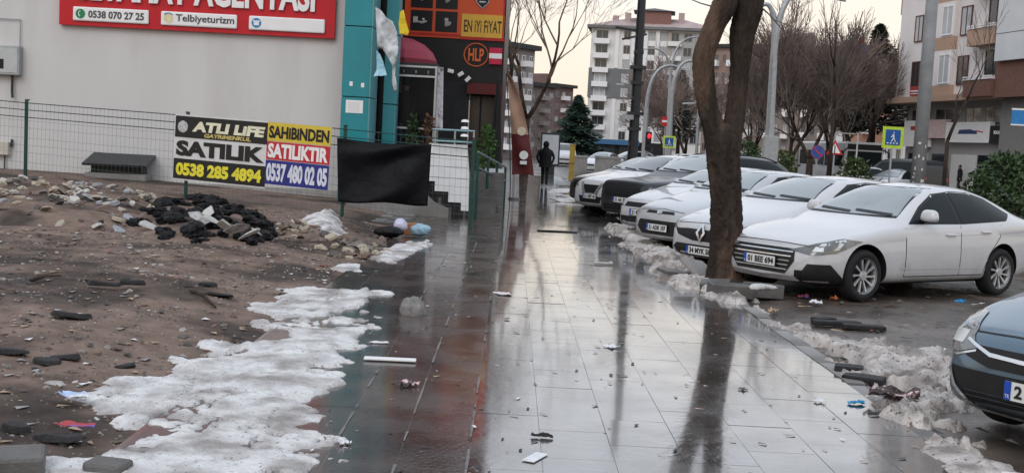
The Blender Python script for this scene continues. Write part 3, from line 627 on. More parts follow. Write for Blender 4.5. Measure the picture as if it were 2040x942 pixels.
# small potted plants
def leafy(name, loc, h, w, n, seed, label, mat, cat='plant', leaf=.09, stem=True, pot=None, group=None, flat=.5):
    rr = random.Random(seed); e = empty(name, loc, 0, label, cat, group); q = MB()
    for k in range(n):
        t = rr.random(); a = rr.uniform(0, 6.28); r = w * math.sqrt(rr.random()) * (math.sin(PI * min(.97, .2 + .75 * t)) ** .6); p = Vector((r * math.cos(a), r * math.sin(a), h * (.12 + .88 * t)))
        d = Vector((rr.uniform(-1, 1), rr.uniform(-1, 1), rr.uniform(-.6, 1))).normalized(); s = leaf * rr.uniform(.6, 1.3); e2 = d.cross(Vector((rr.uniform(-1, 1), rr.uniform(-1, 1), rr.uniform(-1, 1)))).normalized()
        q.add([p, p + d * s * .5 + e2 * s * .28, p + d * s, p + d * s * .5 - e2 * s * .28], [(0, 1, 2, 3)])
    q.build('foliage', mat, e, fix=False)
    if stem:
        q = MB()
        for k in range(6): a = rr.uniform(0, 6.28); q.tube([(0, 0, 0), (w * .3 * math.cos(a), w * .3 * math.sin(a), h * .5), (w * .6 * math.cos(a), w * .6 * math.sin(a), h * .85)], [.02, .013, .006], 5)
        q.build('stem', M('shrub_wood', (.06, .045, .035), rough=.8), e)
    if pot:
        q = MB(); q.lathe([(.0001, 0), (pot * .75, 0), (pot, .22), (pot * .9, .22), (pot * .85, .1), (.0001, .1)], 16, (0, 0, -.12)); q.build('pot', pot_m, e, smooth=False)
    return e
pot_m = M('terracotta_pot', (.25, .10, .05), rough=.7, var=.15)
m_leafd = M('dull_green_leaves', (.045, .075, .03), rough=.5, var=.3, scale=10); m_leaf = M('green_leaves', (.04, .11, .02), rough=.45, var=.35, scale=6); m_leafb = M('brown_dry_leaves', (.12, .06, .03), rough=.6, var=.3)
leafy('potted_plant', (-2.42, 27.9, TZ + .12), .9, .15, 160, 2, 'dull green potted plant in front of the dark kiosk glass', m_leafd, leaf=.13, pot=.14)
leafy('potted_plant', (-2.05, 27.85, TZ + .12), 1.0, .11, 120, 3, 'brownish dry potted plant at the kiosk corner', m_leafb, leaf=.11, pot=.12)
leafy('shrub', (-.66, 29.5, 0), 2.05, .32, 900, 4, 'bright green clipped shrub beside the ramp railing', m_leaf, 'shrub', leaf=.09)

# ------------------------------------------------------------------ black and orange restaurant
RY = 33.0
rb = empty('restaurant', (-1.87, RY, 0), 0, 'black restaurant front with orange boards and a yellow price panel', 'building')
rx = -1.87
def rpart(name, cx, cy, w, h, mat, proud=.02, th=.03, parent=None, bev=0):
    x0, x1, z0, z1 = px_rect(cx, cy, w, h, RY); q = MB(); q.bx(x0 - rx, x1 - rx, -proud - th, -proud, z0, z1); return q.build(name, mat, parent or rb, bev=bev)
q = MB(); q.bx(-1.5, 1.49, 0, 14, 3.3, 10.4); q.build('wall', m_blackp, rb)
q = MB(); q.bx(-1.5, .55, 0, .3, 0, 3.3); q.build('lower_wall', M('black_brick', (.018, .019, .021), rough=.5, var=.3, scale=6), rb)
q = MB(); q.bx(.55, 1.35, 1.2, 1.3, 0, 3.3); q.build('shop_window', M('brown_reflection_glass', (.16, .115, .085), rough=.25, var=.5, scale=1.4, spec=.5), rb)  # brown put into the pane colour imitates a wall mirrored in the window
q = MB(); q.bx(1.35, 1.49, 0, 14, 0, 3.3); q.build('side_pier', M('dark_red_pier', (.05, .015, .013), rough=.45, var=.1), rb)
q = MB(); q.bx(.5, 1.5, -.3, 1.3, 2.98, 3.28); q.build('red_soffit', M('dark_red_board', (.10, .014, .015), rough=.5, var=.1), rb)
q = MB(); q.bx(.85, .89, 1.1, 1.2, 0, 2.98); q.build('mullion', m_dkmetal, rb)
q = MB(); q.bx(.55, 1.35, 1.1, 1.2, 1.5, 1.54); q.build('mullion', m_dkmetal, rb)
# orange boards
ob = rpart('orange_board', 865, -14, 112, 174, m_orange, .0, .05)
ob2 = rpart('orange_board', 963, -10, 84, 172, m_orange, .0, .055)
rpart('red_edge', 1006, -10, 3, 178, M('red_trim', (.42, .02, .02), rough=.35), .0, .07)
rpart('bottom_rail', 862, 69, 118, 4, MATS['red_trim'], .052, .012); rpart('bottom_rail', 962, 79, 88, 5, MATS['red_trim'], .057, .012)
for r_, cy in enumerate((42, -4, -50)):
    for c_, cx in enumerate((840 + .0, 889.5)):
        fpn = rpart('food_panel', cx - (0 if r_ == 0 else -1.5 * r_), cy + (0 if c_ == 0 else 2.5), 43, 40, m_blackp, .053, .008, ob)
        c = at(cx, cy + 2 + 2.5 * c_, RY); q = MB()
        rr = random.Random(r_ * 5 + c_)
        if c_ == 0:
            q.tube([(c.x - rx - .12, -.07, c.z), (c.x - rx + .02, -.07, c.z - .03), (c.x - rx + .15, -.07, c.z + .02)], [.02, .04, .03], 6); q.ico((c.x - rx + .06, -.07, c.z + .06), .05, 1, .2, (1, .2, 1)); q.box((c.x - rx - .17, -.068, c.z + .05), (.13, .012, .17))
        else:
            q.ico((c.x - rx, -.07, c.z - .03), .1, 2, .12, (1.7, .15, .75)); q.box((c.x - rx, -.068, c.z + .08), (.1, .012, .1))
        q.build('food_picture', M('grey_food_print', (.36, .35, .34), rough=.5, var=.3, scale=20), fpn)
yp = rpart('yellow_panel', 962, 53, 84, 44, M('amber_panel', (.62, .36, .05), rough=.35, var=.06), .058, .01, ob2)
c = at(962, 54, RY); text('lettering', 'EN iYi FiYAT', .3, M('dark_brown_print', (.05, .03, .012), rough=.4), yp, (c.x - rx, -.072, c.z), ext=.003, bold=.004, width=1.06, height=.34)
c = at(962, -2, RY); q = MB(); q.prism([(c.x - rx + a * .2, -.058, c.z + bb * .3) for a, bb in ((-1, .9), (1, .9), (1, .0), (.75, -.45), (0, -.95), (-.75, -.45), (-1, 0))], (0, -.02, 0)); sh = q.build('shield_emblem', m_blackp, ob2)
q = MB(); q.tube([(c.x - rx + a * .2, -.08, c.z + bb * .3) for a, bb in ((-1, .9), (1, .9), (1, .0), (.75, -.45), (0, -.95), (-.75, -.45), (-1, 0), (-1, .9))], .014, 5); q.bx(c.x - rx - .09, c.x - rx + .09, -.085, -.078, c.z - .12, c.z - .08); q.bx(c.x - rx - .07, c.x - rx + .07, -.085, -.078, c.z - .03, c.z + .03); q.build('shield_outline', MATS['silver_print'], sh)
c = at(948.5, 110, RY); q = MB(); q.tube([(c.x - rx + .34 * math.cos(t), -.03, c.z + .32 * math.sin(t)) for t in np.linspace(0, 2 * PI, 33)], .018, 6); lg = q.build('logo_ring', M('orange_neon_paint', (.62, .13, .04), rough=.4), rb)
text('lettering', 'HLP', .4, MATS['orange_neon_paint'], lg, (c.x - rx, -.03, c.z), ext=.015, bold=.012, width=.44, height=.36)
sgp = rpart('hanging_sign', 987.5, 113, 25, 32, M('crimson_sign', (.50, .02, .06), rough=.35), .03, .12); rpart('white_band', 987.5, 113, 25, 10, m_sgwhite, .152, .006, sgp)
for k, (a, bb, an) in enumerate(((898, 142, .2), (918, 148, -.6), (932, 158, -.8))):
    c = at(a, bb, RY - .4); q = MB(); q.box((0, 0, 0), (.17, .1, .1), mat=Matrix.Rotation(an, 3, 'Y')); q.tube([(0, 0, 0), (0, .42, .05)], .012, 5); o = q.build('spotlight', m_sgwhite, rb, bev=.01, loc=(c.x - rx, -.4, c.z))
# closed black umbrella and feather flag by the entrance
pt = at(985, 330, 31.5); cu = empty('closed_parasol', (pt.x, 31.5, 0), 0, 'tall closed black parasol at the restaurant corner', 'parasol')
q = MB(); q.lathe([(.03, 3.35), (.06, 3.1), (.10, 2.2), (.15, 1.3), (.17, 1.05), (.05, 1.0)], 14); 
for i, v in enumerate(q.v): a = i % 14; s_ = 1 + .18 * (-1) ** a; q.v[i] = (v[0] * s_, v[1] * s_, v[2])
q.build('canopy', M('black_canvas', (.014, .013, .014), rough=.6), cu)
q = MB(); q.tube([(0, 0, 0), (0, 0, 3.45)], .025, 8); q.build('pole', m_dkmetal, cu)
q = MB(); q.lathe([(.0001, .08), (.25, .08), (.28, 0)], 16); q.build('base', m_concd, cu)
fl = empty('feather_flag', (.12, 34.2, 0), 0, 'tall feather flag, cream above and maroon below, beside the restaurant', 'flag')
n = 22; q = MB()
for j in range(n + 1):
    t = j / n; z = .72 + 2.95 * t; xl = -.12 - .30 * t ** 1.5; wd_ = .62 * (1 - t) ** .5 + .03
    for i in range(9): u = i / 8; q.v.append((xl + .02 + u * wd_, .05 * math.sin(u * 5 + t * 7) + .03 * math.sin(t * 17), z + .04 * math.sin(u * 3) * (t < .05)))
for j in range(n):
    for i in range(8): q.f.append((j * 9 + i, j * 9 + i + 1, (j + 1) * 9 + i + 1, (j + 1) * 9 + i)); q.m.append(1 if j < 9 else 0)
o = q.build('sail', [M('peach_flag_cloth', (.40, .25, .18), rough=.6, var=.15, scale=3), M('maroon_flag_cloth', (.10, .018, .018), rough=.6, var=.15, scale=3)], fl, smooth=True, fix=False)
q = MB(); q.tube([(-.12 - .30 * t ** 1.5, 0, 3.7 * t) for t in np.linspace(0, 1, 14)], .014, 6); q.build('pole', m_dkmetal, fl)
q = MB(); q.lathe([(.0001, .06), (.16, .06), (.18, 0)], 14); q.build('base', m_concd, fl)
q = MB(); q.lathe([(.0001, -.075), (.13, -.075), (.13, -.068)], 18, (.22, 0, 1.32), 'Y'); q.box((.22, -.07, 1.1), (.2, .006, .1)); q.build('white_emblem', m_sgwhite, fl)
q = MB(); q.lathe([(.0001, -.085), (.13, -.085), (.13, -.07)], 14, (.12, 0, 2.02), 'Y'); q.build('cream_print', M('cream_flag_print', (.62, .55, .42), rough=.5), fl)
# A-board with orange print
ab = empty('pavement_board', (-.42, 29.2, 0), R_(8), 'grey pavement board with a small orange print behind the ramp railing', 'board')
q = MB(); q.box((0, -.12, .5), (.5, .02, 1.0), mat=Matrix.Rotation(R_(-10), 3, 'X')); q.build('front_leaf', M('pale_grey_board', (.42, .42, .44), rough=.5, var=.15), ab)
q = MB(); q.box((0, .12, .5), (.5, .02, 1.0), mat=Matrix.Rotation(R_(10), 3, 'X')); q.build('back_leaf', m_dkmetal, ab)
q = MB(); q.box((.05, -.165, .35), (.2, .01, .18), mat=Matrix.Rotation(R_(-10), 3, 'X')); q.build('orange_print', m_orange, ab)
# white garden lantern on the terrace
ln_ = empty('lantern', (-1.05, 25.0, TZ + .0), 0, 'little white tiered lantern standing on the terrace edge', 'lantern')
q = MB(); q.tube([(0, 0, 0), (0, 0, .9)], .02, 6); q.build('pole', m_dkmetal, ln_)
for z in (.62, .78, .93):
    q = MB(); q.lathe([(.0001, .06), (.07, .05), (.09, 0), (.0001, 0)], 10, (0, 0, z)); q.build('shade', m_sgwhite, ln_)

# ================================================================== cars
def pch(x, pts):
    xs = np.array([p[0] for p in pts], float); ys = np.array([p[1] for p in pts], float); h = np.diff(xs); dl = np.diff(ys) / h
    m = np.zeros(len(xs)); m[0], m[-1] = dl[0], dl[-1]
    for i in range(1, len(xs) - 1): m[i] = 0 if dl[i - 1] * dl[i] <= 0 else 2 * dl[i - 1] * dl[i] / (dl[i - 1] + dl[i])
    x = np.clip(x, xs[0], xs[-1]); k = np.clip(np.searchsorted(xs, x, 'right') - 1, 0, len(xs) - 2); t = (x - xs[k]) / h[k]
    return ys[k] * (2 * t ** 3 - 3 * t ** 2 + 1) + m[k] * h[k] * (t ** 3 - 2 * t ** 2 + t) + ys[k + 1] * (3 * t ** 2 - 2 * t ** 3) + m[k + 1] * h[k] * (t ** 3 - t ** 2)
def paint(name, c, coat=1., metal=0., dirt=True):
    m = M(name, c, rough=.32, var=.04, scale=2, coat=coat, coatr=.04, metal=metal, spec=.5)
    t = m.node_tree; n, L = t.nodes, t.links; b = n['Principled BSDF']; src = b.inputs['Base Color'].links[0].from_socket       # dried road spray, thickest along the sills
    tc_ = n.new('ShaderNodeTexCoord'); sp_ = n.new('ShaderNodeSeparateXYZ'); L.new(tc_.outputs['Object'], sp_.inputs[0]); mr = n.new('ShaderNodeMapRange'); mr.inputs[1].default_value = .16; mr.inputs[2].default_value = .72; mr.inputs[3].default_value = .62; mr.inputs[4].default_value = .04; L.new(sp_.outputs['Z'], mr.inputs[0])
    nn = n.new('ShaderNodeTexNoise'); nn.inputs['Scale'].default_value = 5.; nn.inputs['Detail'].default_value = 8; L.new(tc_.outputs['Object'], nn.inputs['Vector']); mu = n.new('ShaderNodeMath'); mu.operation = 'MULTIPLY'; L.new(mr.outputs[0], mu.inputs[0]); L.new(nn.outputs['Fac'], mu.inputs[1]); mu2 = n.new('ShaderNodeMath'); mu2.operation = 'MULTIPLY'; mu2.inputs[1].default_value = 1.5; mu2.use_clamp = True; L.new(mu.outputs[0], mu2.inputs[0])
    mx = n.new('ShaderNodeMix'); mx.data_type = 'RGBA'; L.new(mu2.outputs[0], mx.inputs['Factor']); L.new(src, mx.inputs['A']); mx.inputs['B'].default_value = (.15, .13, .115, 1); L.new(mx.outputs['Result'], b.inputs['Base Color'])
    mr2 = n.new('ShaderNodeMath'); mr2.operation = 'MULTIPLY_ADD'; mr2.inputs[1].default_value = -coat * 1.2; mr2.inputs[2].default_value = coat; mr2.use_clamp = True; L.new(mu2.outputs[0], mr2.inputs[0]); L.new(mr2.outputs[0], b.inputs['Coat Weight'])
    return m
P_white = paint('white_car_paint', (.54, .54, .555)); P_white2 = paint('cool_white_car_paint', (.50, .51, .53)); P_silver = paint('silver_car_paint', (.44, .45, .465), metal=.25)
P_black = paint('black_car_paint', (.006, .007, .010), coat=.22); P_dark = paint('graphite_car_paint', (.045, .05, .058), metal=.3); P_blue = paint('blue_grey_car_paint', (.055, .112, .165), metal=.25)
P_grey = paint('grey_car_paint', (.18, .18, .19), metal=.3)
m_tyre = M('tyre_rubber', (.016, .016, .017), rough=.75, var=.2, scale=20)
m_rim = M('alloy_rim', (.46, .47, .48), rough=.35, metal=.6, var=.15, scale=14)
m_rimd = M('rim_recess', (.02, .02, .022), rough=.6)
m_glass = M('tinted_car_glass', (.012, .016, .018), rough=.04, var=.1, scale=2, spec=.12)
m_wind = M('sky_grey_windscreen', (.17, .20, .205), rough=.10, var=.1, scale=2.2, spec=.9, coat=.8, coatr=.02, col2=(.13, .15, .155), mscale=1.6)  # pale grey base colour stands in for sky reflected in the windscreen
m_wind_d = M('dark_windscreen', (.035, .042, .045), rough=.06, var=.2, scale=2.2, spec=.9, coat=.8, coatr=.02)
m_chrome = M('chrome_trim', (.62, .63, .64), rough=.18, metal=.85, var=.05)
m_trim = M('black_trim', (.014, .014, .015), rough=.45, var=.15)
m_lamp = M('headlamp_glass', (.17, .17, .16), rough=.08, var=.35, scale=7, spec=.7, coat=.7, col2=(.09, .09, .085), mscale=5)
m_lampw = M('lamp_reflector', (.62, .62, .6), rough=.25, metal=.4)
m_tail = M('tail_lamp_red', (.28, .012, .012), rough=.2, coat=.5)
m_plate = M('number_plate_white', (.66, .66, .65), rough=.45, var=.05)
m_plateb = M('number_plate_blue', (.02, .07, .38), rough=.45)
m_under = M('dark_underbody', (.010, .010, .010), rough=.8)

SEDAN = dict(L=4.57, wb=(.87, 3.57), R=.318, W=.90,
  top=[(0, .52), (.03, .62), (.12, .695), (.35, .765), (.8, .875), (1.25, .955), (1.45, 1.0), (1.95, 1.25), (2.3, 1.39), (2.7, 1.445), (3.1, 1.435), (3.5, 1.37), (3.9, 1.22), (4.15, 1.11), (4.38, 1.06), (4.52, .98), (4.57, .72)],
  sh=[(0, .46), (.12, .63), (.5, .76), (1.0, .85), (1.5, .91), (2.5, .94), (3.5, .985), (4.1, 1.0), (4.4, .97), (4.57, .66)],
  bot=[(0, .27), (.1, .21), (.6, .19), (3.9, .20), (4.4, .28), (4.57, .4)],
  hw=[(0, .52), (.03, .64), (.12, .755), (.3, .835), (.6, .885), (1.2, .90), (3.4, .90), (4.0, .865), (4.35, .80), (4.5, .71), (4.57, .58)],
  ew=[(0, .42), (.12, .60), (.5, .70), (1.2, .735), (1.45, .73), (2.25, .60), (2.8, .575), (3.5, .575), (4.0, .60), (4.4, .60), (4.57, .48)],
  wsc=(1.02, 1.375, .70, .565), dlo=[(1.70, .955), (2.05, 1.14), (2.4, 1.30), (2.75, 1.345), (3.1, 1.335), (3.42, 1.26), (3.80, 1.07), (3.62, 1.01), (2.7, .965)], bp=2.66)
HATCH = dict(L=4.10, wb=(.84, 3.40), R=.31, W=.87,
  top=[(0, .55), (.03, .66), (.12, .75), (.35, .84), (.8, .95), (1.1, 1.02), (1.25, 1.07), (1.75, 1.32), (2.1, 1.43), (2.5, 1.465), (3.1, 1.44), (3.6, 1.37), (3.8, 1.27), (3.95, 1.08), (4.06, .92), (4.10, .7)],
  sh=[(0, .5), (.12, .67), (.5, .80), (1.0, .89), (1.5, .93), (2.5, .96), (3.3, 1.0), (3.8, 1.0), (3.98, .9), (4.10, .66)],
  bot=[(0, .27), (.1, .21), (.6, .19), (3.5, .20), (3.9, .28), (4.10, .4)],
  hw=[(0, .5), (.03, .61), (.12, .725), (.3, .80), (.6, .85), (1.2, .87), (3.1, .87), (3.6, .84), (3.9, .78), (4.05, .70), (4.10, .6)],
  ew=[(0, .4), (.12, .58), (.5, .67), (1.1, .70), (1.25, .70), (2.05, .58), (2.6, .56), (3.4, .55), (3.8, .58), (4.0, .6), (4.10, .5)],
  wsc=(1.09, 1.40, .67, .545), dlo=[(1.50, .975), (1.85, 1.17), (2.2, 1.33), (2.55, 1.37), (3.0, 1.355), (3.3, 1.28), (3.5, 1.08), (3.3, 1.02), (2.4, .985)], bp=2.42)
SUV = dict(L=4.40, wb=(.88, 3.53), R=.35, W=.91,
  top=[(0, .66), (.03, .80), (.12, .90), (.35, .97), (.8, 1.05), (1.1, 1.10), (1.28, 1.15), (1.8, 1.42), (2.15, 1.56), (2.6, 1.61), (3.2, 1.59), (3.75, 1.53), (3.98, 1.42), (4.18, 1.2), (4.32, 1.05), (4.40, .8)],
  sh=[(0, .58), (.12, .80), (.5, .92), (1.0, .99), (1.5, 1.03), (2.5, 1.06), (3.3, 1.10), (4.0, 1.12), (4.25, 1.0), (4.40, .74)],
  bot=[(0, .34), (.1, .27), (.6, .25), (3.8, .26), (4.2, .34), (4.40, .46)],
  hw=[(0, .58), (.03, .68), (.12, .78), (.3, .85), (.6, .895), (1.2, .91), (3.3, .91), (3.9, .88), (4.2, .82), (4.35, .74), (4.40, .64)],
  ew=[(0, .46), (.12, .63), (.5, .72), (1.1, .75), (1.28, .75), (2.05, .64), (2.6, .61), (3.5, .60), (4.0, .62), (4.3, .64), (4.40, .52)],
  wsc=(1.18, 1.54, .71, .60), dlo=[(1.55, 1.07), (1.9, 1.27), (2.2, 1.43), (2.6, 1.49), (3.2, 1.475), (3.6, 1.40), (3.85, 1.2), (3.6, 1.13), (2.5, 1.085)], bp=2.46)
def stretch(sp, kx=1., kz=1., kw=1.):
    q = dict(sp); q['L'] = sp['L'] * kx; q['wb'] = tuple(v * kx for v in sp['wb']); q['W'] = sp['W'] * kw; q['bp'] = sp['bp'] * kx
    for k in ('top', 'sh', 'bot'): q[k] = [(x * kx, z * kz) for x, z in sp[k]]
    for k in ('hw', 'ew'): q[k] = [(x * kx, w * kw) for x, w in sp[k]]
    a, b_, c, d = sp['wsc']; q['wsc'] = (a * kz, b_ * kz, c * kw, d * kw); q['dlo'] = [(x * kx, z * kz) for x, z in sp['dlo']]; return q
BIGSUV = stretch(SUV, 1.09, 1.07, 1.05)
BIGSUV['top'] = [(0, .80), (.03, .95), (.12, 1.03), (.4, 1.07), (.9, 1.11), (1.2, 1.15), (1.38, 1.21)] + BIGSUV['top'][7:]; BIGSUV['sh'] = [(0, .72), (.12, .93), (.5, 1.0)] + BIGSUV['sh'][3:]; BIGSUV['hw'] = [(0, .68), (.03, .77), (.12, .86), (.3, .92)] + BIGSUV['hw'][4:]; BIGSUV['ew'] = [(0, .56), (.12, .74), (.5, .80)] + BIGSUV['ew'][3:]

def body_mesh(sp, mat):
    L_ = sp['L']; xs = np.unique(np.concatenate([[0, .015, .04, .08, .13, .2, .3], np.linspace(.42, L_ - .35, 30), [L_ - .25, L_ - .15, L_ - .08, L_ - .03, L_]]))
    top, sh, bot, hw, ew = (pch(xs, sp[k]) for k in ('top', 'sh', 'bot', 'hw', 'ew'))
    q = MB(); rings = []
    for i in range(len(xs)):
        zt, zs, zb, w, e = top[i], sh[i], bot[i], hw[i], ew[i]; tall = max(0., zt - zs - .12)
        dr = .035 + .05 * min(1, tall / .3); ze = zt - dr; zs = min(zs, ze - .015); e = min(e, w - .05)
        hgt = zs - zb
        half = [(0, zb), (w * .82, zb), (w - .035, zb + .05), (w - .008, zb + .13 * hgt + .04), (w, zb + .45 * hgt), (w - .004, zb + .62 * hgt), (w - .018, zb + .80 * hgt), (w - .012, zb + .90 * hgt), (w - .045, zs)]
        for t in (.34, .68): half.append((w - .045 + (e - w + .045) * t + .02 * math.sin(PI * t) * min(1, tall / .3), zs + (ze - zs) * t))
        half += [(e, ze), (e * .82, zt - dr * .45), (e * .45, zt - dr * .1), (0, zt)]
        ring = [(xs[i], -y, z) for y, z in half] + [(xs[i], y, z) for y, z in half[-2:0:-1]]
        rings.append(ring)
    n = len(rings[0]); vs = [p for r in rings for p in r]
    fs = [(i * n + k, i * n + (k + 1) % n, (i + 1) * n + (k + 1) % n, (i + 1) * n + k) for i in range(len(rings) - 1) for k in range(n)]
    nh = n // 2
    for base, fl in ((0, False), ((len(rings) - 1) * n, True)):   # end caps, zipped left-right
        for k in range(nh):
            a, b_, c, d = base + k, base + k + 1, base + (n - k - 1) % n, base + (n - k) % n
            f = [a, b_, c, d]; f = list(dict.fromkeys(f))
            if len(f) > 2: fs.append(tuple(f if fl else f[::-1]))
    q.add(vs, fs); me = q.mesh('body', [mat, m_under], smooth=True)
    o = bpy.data.objects.new('tmp', me); COL.objects.link(o)
    ss = o.modifiers.new('ss', 'SUBSURF'); ss.levels = ss.render_levels = 1
    dg = bpy.context.evaluated_depsgraph_get(); dg.update()
    e_ = o.evaluated_get(dg); bm = bmesh.new(); bm.from_mesh(e_.to_mesh()); bvh = BVHTree.FromBMesh(bm); bm.free()
    cut = []
    for wx in sp['wb']:
        for s in (-1, 1):
            c = MB(); r = sp['R'] + .055; NN = 36
            ya, yb = s * (sp['W'] - .30), s * (sp['W'] + .2)
            ring1 = [(wx + r * math.cos(2 * PI * k / NN), ya, sp['R'] + .015 + r * math.sin(2 * PI * k / NN)) for k in range(NN)]
            c.prism(ring1, (0, yb - ya, 0)); cm = c.mesh('cut', [mat, m_under]); cm.polygons.foreach_set('material_index', [1] * len(cm.polygons))
            co = bpy.data.objects.new('cut', cm); COL.objects.link(co); cut.append(co)
            md = o.modifiers.new('b', 'BOOLEAN'); md.operation = 'DIFFERENCE'; md.object = co; md.solver = 'EXACT'
    bpy.context.view_layer.update(); dg = bpy.context.evaluated_depsgraph_get(); dg.update()
    res = bpy.data.meshes.new_from_object(o.evaluated_get(dg)); res.name = 'body'
    for c in cut: bpy.data.objects.remove(c)
    bpy.data.objects.remove(o)
    res.polygons.foreach_set('use_smooth', [True] * len(res.polygons))
    try: res.set_sharp_from_angle(angle=R_(38))
    except Exception: pass
    return res, bvh

def patch_mesh(bvh, poly, d, off, mat, res=.06, th=.008):
    """polygon (3D, only its silhouette along d counts) laid on the body from direction d"""
    d = Vector(d).normalized(); up = Vector((0, 0, 1)); e = up.cross(d); 
    if e.length < .1: e = Vector((1, 0, 0))
    e.normalize(); f = d.cross(e)
    P = [Vector((Vector(p).dot(e), Vector(p).dot(f))) for p in poly]
    pts = []
    for i in range(len(P)):
        a, b_ = P[i], P[(i + 1) % len(P)]; n = max(1, int((b_ - a).length / res))
        for k in range(n): pts.append(a.lerp(b_, k / n))
    nb = len(pts); es = [(i, (i + 1) % nb) for i in range(nb)]
    x0, x1 = min(p.x for p in P), max(p.x for p in P); y0, y1 = min(p.y for p in P), max(p.y for p in P)
    nx, ny = int((x1 - x0) / res), int((y1 - y0) / res)
    for i in range(1, nx):
        for j in range(1, ny): pts.append(Vector((x0 + (x1 - x0) * i / nx + 1e-4 * j, y0 + (y1 - y0) * j / ny)))
    r = geometry.delaunay_2d_cdt(pts, es, [list(range(nb))], 1, 1e-6)
    vs = []
    for p in r[0]:
        org = e * p.x + f * p.y - d * 6; hit, nor, idx, dist = bvh.ray_cast(org, d)
        if hit is None:
            q0 = org + d * 5.5; hit, nor, idx, dist = bvh.find_nearest(q0)
        if nor.dot(d) > 0: nor = -nor
        vs.append(hit + nor * off)
    q = MB(); fs = []; used = sorted({i for t in r[2] for i in t}); mp = {i: k for k, i in enumerate(used)}; vs = [vs[i] for i in used]
    for t in r[2]:
        t = [mp[i] for i in t]
        nn = (vs[t[1]] - vs[t[0]]).cross(vs[t[2]] - vs[t[0]])
        fs.append(tuple(t) if nn.dot(d) < 0 else tuple(t[::-1]))
    q.add(vs, fs); me = q.mesh('patch', mat, smooth=True, fix=False); return me
def ribbon(pts, w):
    """thin closed outline along a polyline of 3D points, widened in z/across"""
    P = [Vector(p) for p in pts]; up, dn = [], []
    for i, p in enumerate(P):
        t = (P[min(i + 1, len(P) - 1)] - P[max(i - 1, 0)]); n = Vector((0, -t.z, math.hypot(t.x, t.y))) if abs(t.x) < 1e-6 else Vector((-t.z, 0, math.hypot(t.x, t.y)))
        n.normalize(); up.append(p + n * w / 2); dn.append(p - n * w / 2)
    return up + dn[::-1]
def wheel_parts(R, spokes, style):
    w = .2; t = MB(); t.lathe([(R * .66, -w / 2), (R * .9, -w / 2 - .008), (R * .975, -w / 2 + .02), (R, -w / 2 + .05), (R, w / 2 - .05), (R * .975, w / 2 - .02), (R * .9, w / 2), (R * .66, w / 2)], 40, axis='Y', close=True)
    r = MB(); r.lathe([(R * .69, -w / 2 - .004), (R * .66, -w / 2 + .004), (R * .63, -w / 2 + .03), (R * .63, 0)], 40, axis='Y')
    for k in range(spokes):
        a = 2 * PI * k / spokes; da = .10 if style == 'thin' else .17; sk = .22 if style == 'thin' else 0
        pts = [(R * .13, a - da * 1.5), (R * .64, a - da * .75 + sk), (R * .64, a + da * .75 + sk), (R * .13, a + da * 1.5)]
        r.prism([(q * math.cos(b_), -w / 2 + .004 + (.02 if q < R * .3 else .0), q * math.sin(b_)) for q, b_ in pts], (0, .025, 0))
    r.lathe([(.0001, -w / 2 + .005), (R * .17, -w / 2 + .008), (R * .2, -w / 2 + .03)], 20, axis='Y')
    dk = MB(); dk.lathe([(.0001, -.03), (R * .63, -.03)], 28, axis='Y')
    return t.mesh('tyre', m_tyre, True), r.mesh('rim', m_rim, False), dk.mesh('brake_disc', m_rimd, True)
PROTO = {}
def mirror_y(pts): return [(p[0], -p[1], p[2]) for p in pts]
